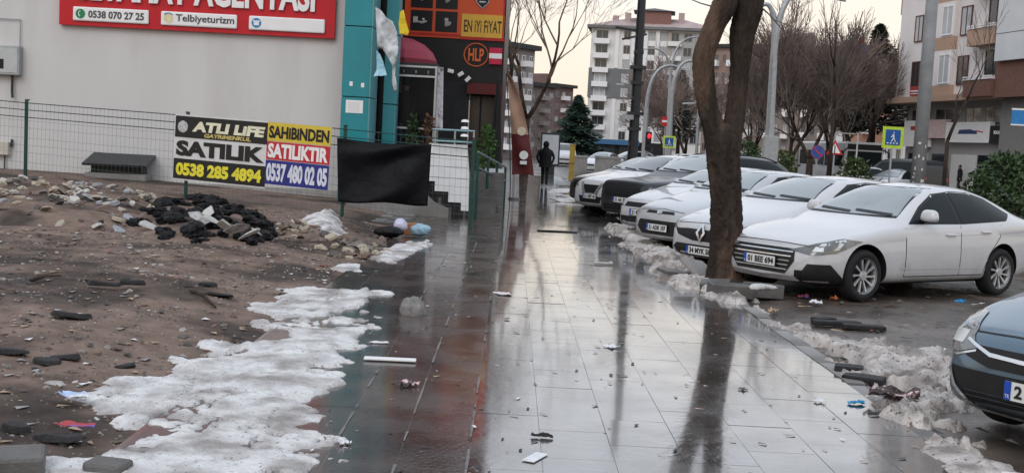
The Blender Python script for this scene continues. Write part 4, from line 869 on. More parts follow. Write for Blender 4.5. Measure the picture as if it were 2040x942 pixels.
def make_car(name, sp, pmat, feats, label, loc, ang, group=None, wind=None, spokes=9, style='thin', plate=None, plz=.42, lx=0., detail=True, cat='car', roofrack=False):
    root = empty(name, (loc[0], loc[1], loc[2] if len(loc) > 2 else PARKZ), ang, label, cat, group)
    me, bvh = body_mesh(sp, pmat); body = put('body', me, root)
    def add(nm, poly, d, off, mat, parent=root, res=.06):
        return put(nm, patch_mesh(bvh, poly, d, off, mat, res), parent)
    def both(nm, poly, d, off, mat, parent=root, res=.06):
        a = add(nm, poly, d, off, mat, parent, res); b_ = add(nm, mirror_y(poly), (d[0], -d[1], d[2]), off, mat, parent, res); return a, b_
    z0, z1, wa, wb_ = sp['wsc']; L_ = sp['L']
    def wmax(z, w):
        h0 = bvh.ray_cast(Vector((-3, 0, z)), Vector((1, 0, 0)))[0]; y = .2
        while y < w:
            h = bvh.ray_cast(Vector((-3, y + .01, z)), Vector((1, 0, 0)))[0]
            if h is None or h.x - h0.x > .16: break
            y += .01
        return y - .03
    wa, wb_ = wmax(z0 + .03, wa + .1), wmax(z1 - .02, wb_ + .05)
    add('windscreen_seal', [(0, -wa - .02, z0 - .012), (0, wa + .02, z0 - .012), (0, wb_ + .015, z1 + .012), (0, -wb_ - .015, z1 + .012)], (1, 0, 0), .0025, m_trim)
    add('windscreen', [(0, -wa, z0 + .012), (0, 0, z0), (0, wa, z0 + .012), (0, wb_, z1 - .01), (0, 0, z1 + .006), (0, -wb_, z1 - .01)], (1, 0, 0), .006, wind or m_wind)
    rz1 = pch(np.array([L_ - .62]), sp['top'])[0]
    add('rear_window', [(L_, -wb_ * .95, rz1 - .25), (L_, wb_ * .95, rz1 - .25), (L_, wb_ * .9, rz1 + .02), (L_, -wb_ * .9, rz1 + .02)], (-1, 0, 0), .004, m_glass)
    dlo, bp = sp['dlo'], sp['bp']
    both('window_frame', [(x + (.035 if x > bp else -.035), -1, z + (.018 if z > 1.1 * sp['dlo'][0][1] else -.012)) for x, z in dlo], (0, 1, 0), .0025, m_trim)
    def clip(poly, xc, left):
        out = []
        for i in range(len(poly)):
            a, b_ = poly[i], poly[(i + 1) % len(poly)]; ia, ib = (a[0] <= xc) == left, (b_[0] <= xc) == left
            if ia: out.append(a)
            if ia != ib: t = (xc - a[0]) / (b_[0] - a[0]); out.append((xc, a[1] + t * (b_[1] - a[1])))
        return out
    both('side_window', [(x, -1, z) for x, z in clip(dlo, bp - .03, True)], (0, 1, 0), .006, m_glass)
    both('side_window', [(x, -1, z) for x, z in clip(dlo, bp + .03, False)], (0, 1, 0), .006, m_glass)
    zs = lambda x: float(pch(np.array([x]), sp['sh'])[0])
    if detail:
        f0, r0 = dlo[0][0] - .12, sp['wb'][1] - .36
        for (xa, xb) in ((f0, bp), (bp, r0 + .28)):
            zt = zs((xa + xb) / 2) - .012
            w1 = sp['wb'][1]; rr0 = sp['R'] + .06; end = [(xb, -1, zt - .16), (w1 - rr0 * .80, -1, sp['R'] + rr0 * .66), (w1 - rr0 * 1.02, -1, sp['R'] + rr0 * .2), (w1 - rr0 * 1.06, -1, .30)] if xb > bp else [(xb, -1, .30)]
            dr = [(xa, -1, zt - .02), (xa, -1, .30)] + end[::-1] + [(xb, -1, zt)]
            for s in (1, -1):
                pp = dr if s == 1 else mirror_y(dr); dd = (0, s, 0)
                dob = add('door', pp, dd, .0015, pmat, root, .09)
                for seg in [[dr[i_], dr[i_ + 1]] for i_ in range(len(dr) - 1)]:
                    seg = [Vector(seg[0]), Vector(seg[1])]; t = (seg[1] - seg[0]); nn = Vector((-t.z, 0, t.x)).normalized() * .0055
                    pl = [seg[0] + nn, seg[1] + nn, seg[1] - nn, seg[0] - nn]
                    if s == -1: pl = [Vector((v.x, -v.y, v.z)) for v in pl]
                    add('door_gap', pl, dd, .003, m_trim, dob, .1)
                hx = xb - .22 - (.1 if xb > bp else 0); hz = zt - .10
                hit, nor, _, _ = bvh.ray_cast(Vector((hx, -s * 5, hz)), Vector((0, s, 0)))
                h = MB(); h.box((hx, hit.y - s * .018, hz), (.19, .022, .028)); put('handle', h.mesh('handle', pmat), dob).modifiers.new('b', 'BEVEL').width = .008
        # sill crease
        both('sill_trim', ribbon([(sp['wb'][0] + .42, -1, .235), (sp['wb'][1] - .42, -1, .235)], .05), (0, 1, 0), .006, feats.get('sillmat', pmat), root, .1)
        # mirrors
        for s in (-1, 1):
            mx, mz = dlo[0][0] + .22, dlo[0][1] + .075; hit, _, _, _ = bvh.ray_cast(Vector((mx, s * 5, mz - .04)), Vector((0, -s, 0)))
            y = hit.y
            q = MB(); q.box((mx, y + s * .13, mz + .035), (.15, .25, .145), taper=.78); o = put('mirror', q.mesh('mirror', feats.get('mirmat', pmat), True), root); bv = o.modifiers.new('b', 'BEVEL'); bv.width = .055; bv.segments = 4; bv.limit_method = 'NONE'
            q = MB(); q.box((mx + .02, y + s * .02, mz - .035), (.09, .12, .03)); put('mirror_foot', q.mesh('mirror_foot', m_trim), o)
        # wipers
        for ya, yb in ((-.62, -.05), (.0, .55)):
            wv = [Vector((0, ya, z0 + .02)), Vector((0, yb, z0 + .045))]; nn = Vector((0, -.0, 1)) * .011
            add('wiper', [wv[0] - nn, wv[1] - nn, wv[1] + nn, wv[0] + nn], (1, 0, 0), .016, m_trim, root, .12)
    for nm, poly, d, off, mt, bo in feats['patches']:
        if bo: both(nm, poly, d, off, mt, root, .05)
        else: add(nm, poly, d, off, mt, root, .05)
    for s in (-1, 1):   # tail lamps
        w_ = float(pch(np.array([L_ - .12]), sp['hw'])[0]); zc = zs(L_ - .4) - .12
        pl = [(L_, s * (w_ - .32), zc - .06), (L_, s * w_, zc - .08), (L_, s * w_, zc + .09), (L_, s * (w_ - .30), zc + .07)]
        add('tail_lamp', pl, (-1, 0, 0), .006, m_tail)
    if plate:
        hit, _, _, _ = bvh.ray_cast(Vector((-3, 0, plz)), Vector((1, 0, 0))); x = hit.x - .022 - feats.get('plout', 0)
        pb = MB(); pb.bx(x, x + .012, -.26, .26, plz - .056, plz + .056); po = put('number_plate', pb.mesh('number_plate', m_plate), root)
        q = MB(); q.bx(x - .003, x + .0, .218, .262, plz - .055, plz + .055); put('country_band', q.mesh('country_band', m_plateb), po)
        q = MB(); q.bx(x - .001, x + .014, -.272, .272, plz - .066, plz - .0565); q.bx(x - .001, x + .014, -.272, .272, plz + .0565, plz + .066); q.bx(x - .001, x + .014, -.272, -.261, plz - .06, plz + .06); q.bx(x - .001, x + .014, .263, .272, plz - .06, plz + .06); put('plate_frame', q.mesh('plate_frame', m_trim), po)
        text('lettering', plate, .1, m_trim, po, (x - .004, -.02, plz), rot=(PI / 2, 0, -PI / 2), ext=.001, bold=.003, width=.43, height=.078)
        text('country_letters', 'TR', .03, m_plate, po, (x - .0045, .24, plz - .034), rot=(PI / 2, 0, -PI / 2), ext=.0005, width=.03, height=.022)
    tme, rme, dme = wheel_parts(sp['R'], spokes, style)
    for wx in sp['wb']:
        for s in (-1, 1):
            q = bpy.data.objects.new('wheel', None); link(q, root); q.location = (wx, s * (sp['W'] - .125), sp['R']); q.rotation_euler = (0, .3 * wx, 0 if s < 0 else PI)
            put('tyre', tme, q); put('rim', rme, q); put('brake_disc', dme, q)
    q = MB(); q.bx(sp['wb'][0] - .45, sp['wb'][1] + .45, -sp['W'] + .32, sp['W'] - .32, .17, .3); q.build('underbody', m_under, root)
    an = MB(); xr = dlo[-3][0] - .05; an.tube([(xr, 0, pch(np.array([xr]), sp['top'])[0] - .01), (xr + .12, 0, pch(np.array([xr]), sp['top'])[0] + .06)], [.012, .005], 6); an.build('aerial', m_trim, root)
    if roofrack:
        for s in (-1, 1):
            q = MB(); xs_ = np.linspace(dlo[2][0], dlo[5][0] + .1, 9); q.tube([(x, s * (pch(np.array([x]), sp['ew'])[0] - .02), pch(np.array([x]), sp['top'])[0] - .075 + .05 * min(1, 4 * min(i, 8 - i) / 8)) for i, x in enumerate(xs_)], .016, 6); q.build('roof_rail', feats.get('railmat', m_trim), root)
    return root, bvh
def bars(y, z0, z1, n, h, name='grille_bar', mat=None, taper=0.):
    out = []
    for k in range(n):
        t = (k + .5) / n; z = z0 + (z1 - z0) * t; w = y - taper * (1 - t); out.append((name, [(0, -w, z - h / 2), (0, w, z - h / 2), (0, w, z + h / 2), (0, -w, z + h / 2)], (1, 0, 0), .014, mat or m_chrome, False))
    return out
DG = (.72, .69, 0)
# --- white saloon with the hexagonal grille
f_sed = dict(plout=.012, patches=[
    ('grille', [(0, -.40, .31), (0, .40, .31), (0, .53, .47), (0, .50, .615), (0, -.50, .615), (0, -.53, .47)], (1, 0, 0), .006, m_trim, False)]
    + bars(.50, .335, .60, 5, .012, taper=.08) + [
    ('hood_edge_gap', ribbon([(0, -.62, .66), (0, -.3, .672), (0, 0, .675), (0, .3, .672), (0, .62, .66)], .008), (1, 0, 0), .003, m_trim, False),
    ('bumper_lip', ribbon([(0, -.58, .27), (0, 0, .25), (0, .58, .27)], .05), (1, 0, 0), .012, P_white, False),
    ('lower_intake', [(0, -.56, .205), (0, .56, .205), (0, .56, .24), (0, -.56, .24)], (1, 0, 0), .004, m_trim, False),
    ('headlamp', [(.0, -.46, .60), (.13, -.66, .555), (.42, -.80, .59), (.78, -.89, .735), (.50, -.83, .76), (.20, -.68, .69)], DG, .006, m_lamp, True),
    ('headlamp_reflector', [(.36, -.79, .62), (.44, -.81, .63), (.50, -.84, .70), (.44, -.82, .715), (.42, -.80, .66)], DG, .011, m_lampw, True),
    ('headlamp_reflector', [(.16, -.66, .60), (.26, -.74, .605), (.27, -.74, .65), (.20, -.68, .655)], DG, .010, m_lampw, True),
    ('fog_lamp_recess', [(.02, -.54, .225), (.02, -.54, .37), (.08, -.60, .375), (.11, -.64, .455), (.34, -.79, .455), (.47, -.83, .33), (.56, -.86, .235), (.3, -.8, .215)], DG, .013, m_trim, True),
    ('body_crease', ribbon([(1.25, -1, .735), (2.2, -1, .79), (3.3, -1, .83), (4.2, -1, .86)], .008), (0, 1, 0), .002, P_silver, True),
    ('door_crease', ribbon([(1.5, -1, .40), (3.1, -1, .385)], .018), (0, 1, 0), .005, P_white, True)])
make_car('white_car', SEDAN, P_white, f_sed, 'white saloon with a barred hexagonal grille and dark windows right of the tree', (3.12, 14.12, PARKZ + .01), R_(33), 'cars parked at an angle', plate='01 BEE 694', plz=.44, spokes=10)
# --- white hatchback with the diamond badge
f_ren = dict(plout=.01, patches=[
    ('grille', [(0, -.60, .60), (0, -.5, .52), (0, -.18, .455), (0, .18, .455), (0, .5, .52), (0, .60, .60), (0, .3, .62), (0, -.3, .62)], (1, 0, 0), .006, m_trim, False),
    ('badge', [(0, 0, .70), (0, -.095, .57), (0, 0, .44), (0, .095, .57)], (1, 0, 0), .03, m_chrome, False),
    ('badge_hole', [(0, 0, .645), (0, -.045, .57), (0, 0, .495), (0, .045, .57)], (1, 0, 0), .034, m_trim, False),
    ('lower_grille', [(0, -.50, .24), (0, .50, .24), (0, .60, .34), (0, .52, .40), (0, -.52, .40), (0, -.60, .34)], (1, 0, 0), .006, m_trim, False),
    ('hood_edge_gap', ribbon([(0, -.6, .69), (0, 0, .715), (0, .6, .69)], .008), (1, 0, 0), .003, m_trim, False),
    ('headlamp', [(.05, -.54, .61), (.2, -.70, .585), (.45, -.80, .64), (.72, -.86, .77), (.5, -.82, .775), (.2, -.68, .69)], DG, .006, m_lamp, True),
    ('daytime_lamp', [(.12, -.65, .33), (.2, -.72, .33), (.2, -.72, .44), (.12, -.65, .42)], DG, .006, m_trim, True)])
make_car('white_car', stretch(HATCH, 1.06, 1.0, 1.02), P_white, f_ren, 'white hatchback with a large diamond badge on a black grille, just behind the tree', (2.74, 16.35, PARKZ), R_(33), 'cars parked at an angle', plate='34 MYK 58', plz=.32, spokes=5, style='wide')
# --- silver small car with a big dark intake
f_sil = dict(plout=.006, patches=[
    ('upper_grille', [(0, -.36, .655), (0, .36, .655), (0, .33, .70), (0, -.33, .70)], (1, 0, 0), .006, m_trim, False),
    ('badge', [(0, -.075, .68), (0, -.05, .65), (0, .05, .65), (0, .075, .68), (0, .05, .71), (0, -.05, .71)], (1, 0, 0), .016, m_chrome, False),
    ('lower_grille', [(0, -.40, .30), (0, .40, .30), (0, .53, .42), (0, .48, .54), (0, -.48, .54), (0, -.53, .42)], (1, 0, 0), .006, m_trim, False),
    ('hood_edge_gap', ribbon([(0, -.55, .70), (0, 0, .74), (0, .55, .70)], .008), (1, 0, 0), .003, m_trim, False),
    ('headlamp', [(.12, -.60, .64), (.25, -.72, .635), (.55, -.82, .70), (.95, -.87, .86), (.75, -.85, .86), (.35, -.74, .76)], DG, .006, m_lamp, True),
    ('fog_lamp', [(.10, -.64, .32), (.2, -.72, .32), (.22, -.72, .40), (.12, -.65, .42)], DG, .006, m_trim, True)])
make_car('silver_car', HATCH, P_silver, f_sil, 'silver hatchback with a wide dark lower intake and an oval badge', (2.50, 19.35, PARKZ), R_(33), 'cars parked at an angle', plate='21 ADK 107', plz=.42, spokes=8)
# --- small white car behind
f_w4 = dict(plout=.006, patches=[
    ('upper_grille', [(0, -.5, .60), (0, .5, .60), (0, .46, .69), (0, -.46, .69)], (1, 0, 0), .006, m_trim, False),
    ('lower_grille', [(0, -.55, .27), (0, .55, .27), (0, .6, .42), (0, -.6, .42)], (1, 0, 0), .006, m_trim, False),
    ('chrome_strip', ribbon([(0, -.55, .29), (0, .55, .29)], .03), (1, 0, 0), .014, m_chrome, False),
    ('headlamp', [(.05, -.52, .60), (.2, -.70, .60), (.45, -.80, .64), (.5, -.82, .76), (.2, -.68, .71)], DG, .006, m_lamp, True)])
make_car('white_car', HATCH, P_white2, f_w4, 'white small car half hidden between the silver hatchback and the black four-wheel drive', (2.50, 22.2, PARKZ), R_(33), 'cars parked at an angle', plate='21 KH 482', plz=.5, spokes=8)
# --- big black off-roader
f_blk = dict(plout=.01, patches=[
    ('grille', [(0, -.55, .70), (0, .55, .70), (0, .60, .90), (0, -.60, .90)], (1, 0, 0), .006, m_trim, False)] + bars(.55, .72, .90, 3, .012, mat=m_dkmetal) + [
    ('hood_edge_gap', ribbon([(0, -.62, .94), (0, 0, .965), (0, .62, .94)], .012), (1, 0, 0), .004, m_trim, False),
    ('lower_grille', [(0, -.6, .33), (0, .6, .33), (0, .65, .50), (0, -.65, .50)], (1, 0, 0), .006, m_trim, False),
    ('headlamp', [(.05, -.62, .77), (.2, -.76, .77), (.45, -.86, .80), (.45, -.86, .92), (.2, -.76, .91)], DG, .006, m_lamp, True)])
make_car('black_car', BIGSUV, P_black, f_blk, 'large black four-wheel drive with a square front in the parked row', (2.42, 25.1, PARKZ), R_(33), 'cars parked at an angle', plate='21 AR 730', plz=.60, spokes=6, style='wide', roofrack=True)
# --- white crossover with the V grille
f_q = dict(plout=.008, mirmat=P_white, patches=[
    ('grille', [(0, -.42, .80), (0, -.26, .56), (0, .26, .56), (0, .42, .80)], (1, 0, 0), .006, m_trim, False),
    ('chrome_v', [(0, -.44, .84), (0, -.24, .53), (0, .24, .53), (0, .44, .84), (0, .34, .84), (0, .18, .60), (0, -.18, .60), (0, -.34, .84)], (1, 0, 0), .016, m_chrome, False),
    ('lower_grille', [(0, -.40, .36), (0, .40, .36), (0, .46, .52), (0, -.46, .52)], (1, 0, 0), .006, m_trim, False),
    ('bumper_skirt', [(0, -.78, .27), (0, .78, .27), (0, .7, .36), (0, -.7, .36)], (1, 0, 0), .006, m_trim, False),
    ('headlamp', [(.05, -.50, .76), (.2, -.72, .74), (.5, -.84, .80), (.75, -.89, .90), (.5, -.85, .88), (.2, -.72, .85)], DG, .006, m_lamp, True),
    ('fog_lamp_recess', [(.1, -.62, .46), (.3, -.80, .44), (.42, -.85, .52), (.3, -.80, .60), (.12, -.66, .56)], DG, .006, m_trim, True)])
make_car('white_car', SUV, P_white, f_q, 'white crossover with a chrome V grille and black lower bumper', (1.95, 28.2, PARKZ), R_(33), 'cars parked at an angle', plate='21 AEP 45', plz=.52, spokes=5, style='wide', wind=m_wind_d, roofrack=True)
f_d = dict(patches=[('grille', [(0, -.5, .6), (0, .5, .6), (0, .46, .78), (0, -.46, .78)], (1, 0, 0), .006, m_trim, False), ('headlamp', [(.05, -.50, .74), (.2, -.72, .72), (.5, -.84, .78), (.5, -.85, .88), (.2, -.72, .85)], DG, .006, m_lamp, True)])
make_car('graphite_car', stretch(SUV, 1, .97, 1), P_dark, f_d, 'dark grey car at the far end of the parked row', (1.98, 31.4, PARKZ), R_(33), 'cars parked at an angle', plate='21 ACR 90', plz=.52, spokes=5, style='wide')
# --- blue car in the corner
f_op = dict(plout=.012, patches=[
    ('grille', [(0, -.58, .545), (0, -.40, .50), (0, .40, .50), (0, .58, .545), (0, .60, .62), (0, -.60, .62)], (1, 0, 0), .006, m_trim, False),
    ('chrome_wing', [(0, -.60, .635), (0, -.40, .565), (0, 0, .55), (0, .40, .565), (0, .60, .635), (0, .59, .648), (0, .40, .587), (0, 0, .573), (0, -.40, .587), (0, -.59, .648)], (1, 0, 0), .018, m_chrome, False),
    ('lower_grille', [(0, -.50, .23), (0, .50, .23), (0, .66, .36), (0, .70, .47), (0, -.70, .47), (0, -.66, .36)], (1, 0, 0), .006, m_trim, False)]
    + bars(.55, .24, .36, 4, .008, mat=m_dkmetal) + [
    ('chrome_strip', [(0, -.72, .45), (0, -.655, .345), (0, -.50, .235), (0, 0, .215), (0, .50, .235), (0, .655, .345), (0, .72, .45), (0, .695, .46), (0, .63, .36), (0, .48, .255), (0, 0, .237), (0, -.48, .255), (0, -.63, .36), (0, -.695, .46)], (1, 0, 0), .014, m_chrome, False),
    ('hood_edge_gap', ribbon([(0, -.6, .69), (0, -.3, .70), (0, .3, .70), (0, .6, .69)], .008), (1, 0, 0), .003, m_trim, False),
    ('headlamp', [(.02, -.52, .60), (.08, -.64, .555), (.16, -.74, .565), (.42, -.82, .66), (.62, -.86, .79), (.35, -.78, .78), (.10, -.62, .70)], (.88, .47, 0), .008, m_lamp, True),
    ('headlamp_reflector', [(.10, -.62, .61), (.16, -.72, .61), (.22, -.74, .68), (.12, -.64, .68)], (.88, .47, 0), .012, m_lampw, True),
    ('headlamp_trim', ribbon([(.02, -.52, .585), (.08, -.64, .54), (.16, -.74, .55)], .014), (.88, .47, 0), .009, m_chrome, True),
    ('fog_lamp', [(.2, -.75, .30), (.32, -.80, .30), (.36, -.81, .38), (.3, -.79, .40)], DG, .006, m_trim, True)])
make_car('blue_car', stretch(SEDAN, .97, 1.03, 1.0), P_blue, f_op, 'blue-grey car with chrome trim cut off by the right picture edge', (3.16, 6.56, PARKZ), R_(33), 'cars parked at an angle', plate='21 AT 361', plz=.40, spokes=5, style='wide')

# ================================================================== trees
m_bark = M('wet_dark_bark', (.030, .021, .016), rough=.8, var=.45, scale=7, bump=1.6, bscale=9, col2=(.095, .060, .042), mscale=1.6, mix=(.48, .62), stretch=(1, 1, .28))
m_twig = M('grey_brown_twigs', (.12, .095, .08), rough=.8, var=.2)
m_twigr = M('reddish_twigs', (.22, .165, .145), rough=.8, var=.25, scale=.6)
m_twigd = M('dark_twigs', (.15, .115, .10), rough=.8, var=.25, scale=.6)
def grow(trunk, crown, p, d, r, ln, depth, rr, spread=.55, droop=.0, nseg=4, lim=.006, kids=(2, 3), minr=.004, shrink=.72, n=None):
    pts, rad = [p.copy()], [r]; d = d.normalized()
    for k in range(nseg):
        d = (d + Vector((rr.gauss(0, .11), rr.gauss(0, .11), rr.gauss(0, .07) + (.06 - droop)))).normalized(); p = p + d * (ln / nseg); pts.append(p.copy()); rad.append(r * (1 - .35 * (k + 1) / nseg))
    tgt = trunk if r > lim else crown
    tgt.tube(pts, rad, 10 if r > .08 else 6 if r > .03 else 4 if r > .012 else 3, cap=r > .03)
    if depth <= 0: return
    nk = rr.randint(*kids)
    for k in range(nk):
        t = 1.0 if k == 0 else rr.uniform(.35, 1.0); i = min(nseg, max(1, int(round(t * nseg)))); q = pts[i]
        a = rr.uniform(0, 6.283); e = d.orthogonal().normalized(); e = Matrix.Rotation(a, 3, d) @ e
        nd = (d + e * rr.uniform(.4, 1.) * spread * (1.0 if k else .45)).normalized(); nd.z += .05
        grow(trunk, crown, q.copy(), nd, max(minr, rad[i] * rr.uniform(.6, .8) if k else max(minr, rad[-1] * .9)), ln * rr.uniform(.62, .95) * shrink / .72, depth - 1, rr, spread, droop, max(2, nseg - (depth % 2 == 0)), lim, kids, minr, shrink)
def bare_tree(name, base, h, r, depth, seed, label, lean=(0, 0), mat=None, group=None, spread=.6, forks=1, kids=(2, 4), fork_h=.3, minr=.006, shrink=.72, lim=.03):
    rr = random.Random(seed); e = empty(name, base, 0, label, 'tree', group); tr, cr_ = MB(), MB()
    hz = h * fork_h; pts = [Vector((0, 0, -.1)), Vector((lean[0] * .3, lean[1] * .3, hz * .5)), Vector((lean[0], lean[1], hz))]
    tr.tube(pts, [r * 1.25, r, r * .9], 10)
    for k in range(forks):
        a = rr.uniform(0, 6.28) + k * 6.28 / forks; grow(tr, cr_, pts[-1] - Vector((0, 0, .05)), Vector((math.cos(a) * spread * (.7 if forks > 1 else .2), math.sin(a) * spread * (.7 if forks > 1 else .2), 1)), r * (.85 if forks == 1 else .65), h * .27, depth, rr, spread, 0, 4, lim, kids, minr, shrink)
    tr.build('trunk', m_bark, e, smooth=True, fix=False); cr_.build('crown', mat or m_twig, e, fix=False); return e
# --- foreground twin-stemmed tree
ft = empty('forked_tree', (2.84, 14.75, 0), 0, 'bare forked tree with two thick dark stems at the pavement edge', 'tree')
def ftp(px, py, dy=0.): v = at(px, py, 14.75 + dy); return Vector((v.x - 2.84, v.y - 14.75, v.z))
tr, cr_ = MB(), MB(); rr = random.Random(21)
k_ = 14.75 / FPX
_a, _z = np.meshgrid(np.linspace(0, 2 * PI, 72, endpoint=False), np.linspace(0, 3.4, 170)); BK = .27 * (np.abs(fbm(np.cos(_a) * 2.1 + 9, np.sin(_a) * 2.1 + _z * 1.1, 3.6, 4, 5)) - .2) + .11 * fbm(np.cos(_a) * 5, np.sin(_a) * 5 + _z * 2.5, 2.2, 3, 8)
def stem(path):
    """thick bark stem: dense rings with ridged, uneven outline"""
    P = [ftp(a, b_, dy) for a, b_, w, dy in path]; Rr = [w * k_ / 2 for a, b_, w, dy in path]; z = [p.z for p in P]; out, rad = [], []
    o_ = sorted(range(len(P)), key=lambda i: z[i]); zs_ = np.array([z[i] for i in o_]); n_ = 170; zz_ = np.linspace(zs_[0], zs_[-1], n_)
    X_ = pch(zz_, list(zip(zs_, [P[i].x for i in o_]))); Y_ = pch(zz_, list(zip(zs_, [P[i].y for i in o_]))); R2 = pch(zz_, list(zip(zs_, [Rr[i] for i in o_])))
    NN = 72; vs = []
    for j in range(n_):
        for k in range(NN):
            a = 2 * PI * k / NN; f = 1 + .05 * math.sin(a * 3 + zz_[j] * 1.3) + BK[j % 170, k]
            vs.append((X_[j] + R2[j] * f * math.cos(a), Y_[j] + R2[j] * f * math.sin(a), zz_[j]))
    tr.add(vs, [(j * NN + k, j * NN + (k + 1) % NN, (j + 1) * NN + (k + 1) % NN, (j + 1) * NN + k) for j in range(n_ - 1) for k in range(NN)])
    return Vector((X_[-1], Y_[-1], zz_[-1])), R2[-1]
stem([(1444, 582, 118, 0), (1444, 566, 86, 0), (1445, 540, 70, 0), (1446, 500, 63, 0), (1446, 420, 60, 0), (1441, 330, 64, 0), (1438, 285, 66, 0), (1437, 262, 58, 0), (1437, 246, 34, 0)])
eL = stem([(1436, 340, 50, 0), (1423, 262, 46, -.02), (1412, 225, 42, -.03), (1403, 170, 39, -.05), (1401, 120, 42, -.06), (1421, 60, 42, -.05), (1440, 20, 50, -.05), (1452, -20, 44, -.06)])
eR = stem([(1446, 340, 44, .02), (1456, 265, 42, .04), (1464, 225, 38, .07), (1472, 150, 36, .1), (1478, 80, 46, .1), (1490, 30, 54, .1), (1500, -20, 46, .12)])
for (pt_, r_), dd in ((eL, Vector((-.35, -.1, 1))), (eL, Vector((.3, -.25, .9))), (eR, Vector((.3, .1, 1))), (eR, Vector((.7, .3, .75)))):
    grow(tr, cr_, pt_ - Vector((0, 0, .08)), dd, r_ * .72, 1.15, 5, rr, .55, .02, 4, .03, (2, 3), .006, .74)
for (pt_, dd) in ((ftp(1430, 15), Vector((-.8, -.2, .1))), (ftp(1520, 18), Vector((.5, -.3, -.5)))):
    grow(tr, cr_, pt_, dd, .012, .35, 2, rr, .6, .03, 3, .03, (2, 2), .004, .8)
tr.build('trunk', m_bark, ft, smooth=True, fix=False); cr_.build('crown', m_twig, ft, fix=False)
# --- bare street trees
def G0(px, Y, z=0.): v = at(px, 300, Y); return (v.x, Y, z)
bare_tree('street_tree', G0(1046, 62), 11.5, .20, 7, 31, 'large bare tree with thick double trunk behind the walking person', forks=3, spread=.75, kids=(2, 3), fork_h=.26, minr=.008, lim=.06)
gT = 'bare trees across the road'
labs = ['bare tree left of the curved double lamp post, seen through its arms', 'bare brown tree standing just right of the foreground trunk', 'bare tree with dense reddish twigs behind the tall double lamp post', 'tallest bare tree of the clump right of the double lamp post', 'slim bare tree in the middle of the reddish clump', 'bare tree at the right end of the clump beside the dark pine', 'bare tree behind the curved lamp arms in front of the tall flats', 'wide bare tree low behind the no-parking sign']
for k, (px, Y, h, r, sd_, mt) in enumerate(((1365, 92, 10.0, .2, 41, m_twigr), (1505, 78, 9.5, .2, 42, m_twigr), (1575, 70, 10.5, .2, 43, m_twigr), (1615, 66, 11.2, .2, 44, m_twigd), (1655, 74, 10.2, .18, 45, m_twigr), (1715, 80, 10.5, .2, 46, m_twigd), (1325, 120, 9.5, .2, 47, m_twigr), (1690, 95, 9.5, .2, 48, m_twigd))):
    bare_tree('bare_tree', G0(px, Y), h * .74, r, 6, sd_, labs[k], forks=2, spread=.72, mat=mt, group=gT, kids=(3, 4), fork_h=.2, minr=.015, lim=.05, shrink=.74)
bare_tree('young_tree', G0(1886, 44), 6.3, .085, 5, 52, 'thin young bare tree in front of the white shop fronts', forks=1, spread=.6, kids=(2, 3), fork_h=.42, minr=.008, lim=.03)
bare_tree('young_tree', G0(1655, 52), 7.2, .09, 4, 53, 'slender upright sapling beside the triangular road sign', forks=1, spread=.4, kids=(2, 2), fork_h=.55, minr=.009, lim=.03)
# --- conifers
def conifer(base, h, w, seed, label, mat, n=900, name='conifer', leaf=.8, top=.2, low=.12):
    rr = random.Random(seed); e = empty(name, base, 0, label, 'tree'); q = MB()
    for k in range(n):
        t = low + (1 - low) * rr.random() ** .9; a = rr.uniform(0, 6.28); lay = .75 + .25 * math.sin(t * 34 + a * 2); r = w * ((1 - t) ** .75 + top * (1 - t)) * rr.uniform(.25, 1) * lay
        p = Vector((r * math.cos(a), r * math.sin(a), h * t)); d = Vector((math.cos(a), math.sin(a), rr.uniform(-.35, .25))).normalized(); s = leaf * rr.uniform(.5, 1.2) * (1.15 - t * .6); e2 = Vector((-math.sin(a), math.cos(a), rr.uniform(-.5, .5))).normalized()
        q.add([p - d * s * .3, p + e2 * s * .2 + d * s * .1, p + d * s * .7, p - e2 * s * .2 + d * s * .1, p + Vector((0, 0, s * .12))], [(0, 1, 4), (1, 2, 4), (2, 3, 4), (3, 0, 4)])
    q.build('crown', mat, e, fix=False); q = MB(); q.tube([(0, 0, 0), (0, 0, h * .95)], [w * .09, .02], 8); q.build('trunk', m_bark, e); return e
m_con = M('blue_green_needles', (.030, .055, .040), rough=.7, var=.4, scale=.8); m_pine = M('dark_pine_needles', (.026, .036, .022), rough=.75, var=.4, scale=.8)
conifer(G0(1147, 105), 6.3, 3.0, 61, 'blue-green conifer between the brown flats and the tall pale flats', m_con, 5200, leaf=.75)
conifer(G0(1735, 86), 11.8, 3.9, 62, 'dark broad pine beside the flats on the right', m_pine, 6500, 'pine_tree', .75, .6, .32)
conifer(G0(1350, 140), 11.5, 3.2, 63, 'grey-green evergreen in front of the tall pale flats', M('grey_green_needles', (.075, .085, .065), rough=.75, var=.3, scale=.8), 3000, 'evergreen_tree', .9, .5, .3)
m_hedge = M('hedge_leaves', (.035, .065, .022), rough=.5, var=.45, scale=4)
leafy('bush', (9.0, 20.6, -.05), 1.95, 1.05, 5200, 71, 'rounded green bush right behind the roof of the white saloon', m_hedge, 'bush', leaf=.11)
leafy('bush', tuple(Vector(G0(1706, 50))), 1.75, .8, 900, 72, 'low olive bush between the far white cars', M('olive_leaves', (.05, .075, .02), rough=.6, var=.4, scale=2), 'bush', leaf=.2)
leafy('bush', tuple(Vector(G0(1555, 56))), 1.9, 1.0, 900, 73, 'low olive bush at the foot of the double lamp post', MATS['olive_leaves'], 'bush', leaf=.2)
leafy('bush', tuple(Vector(G0(1490, 60))), 2.3, 1.0, 900, 74, 'small green bush showing just right of the forked tree', m_hedge, 'bush', leaf=.2)

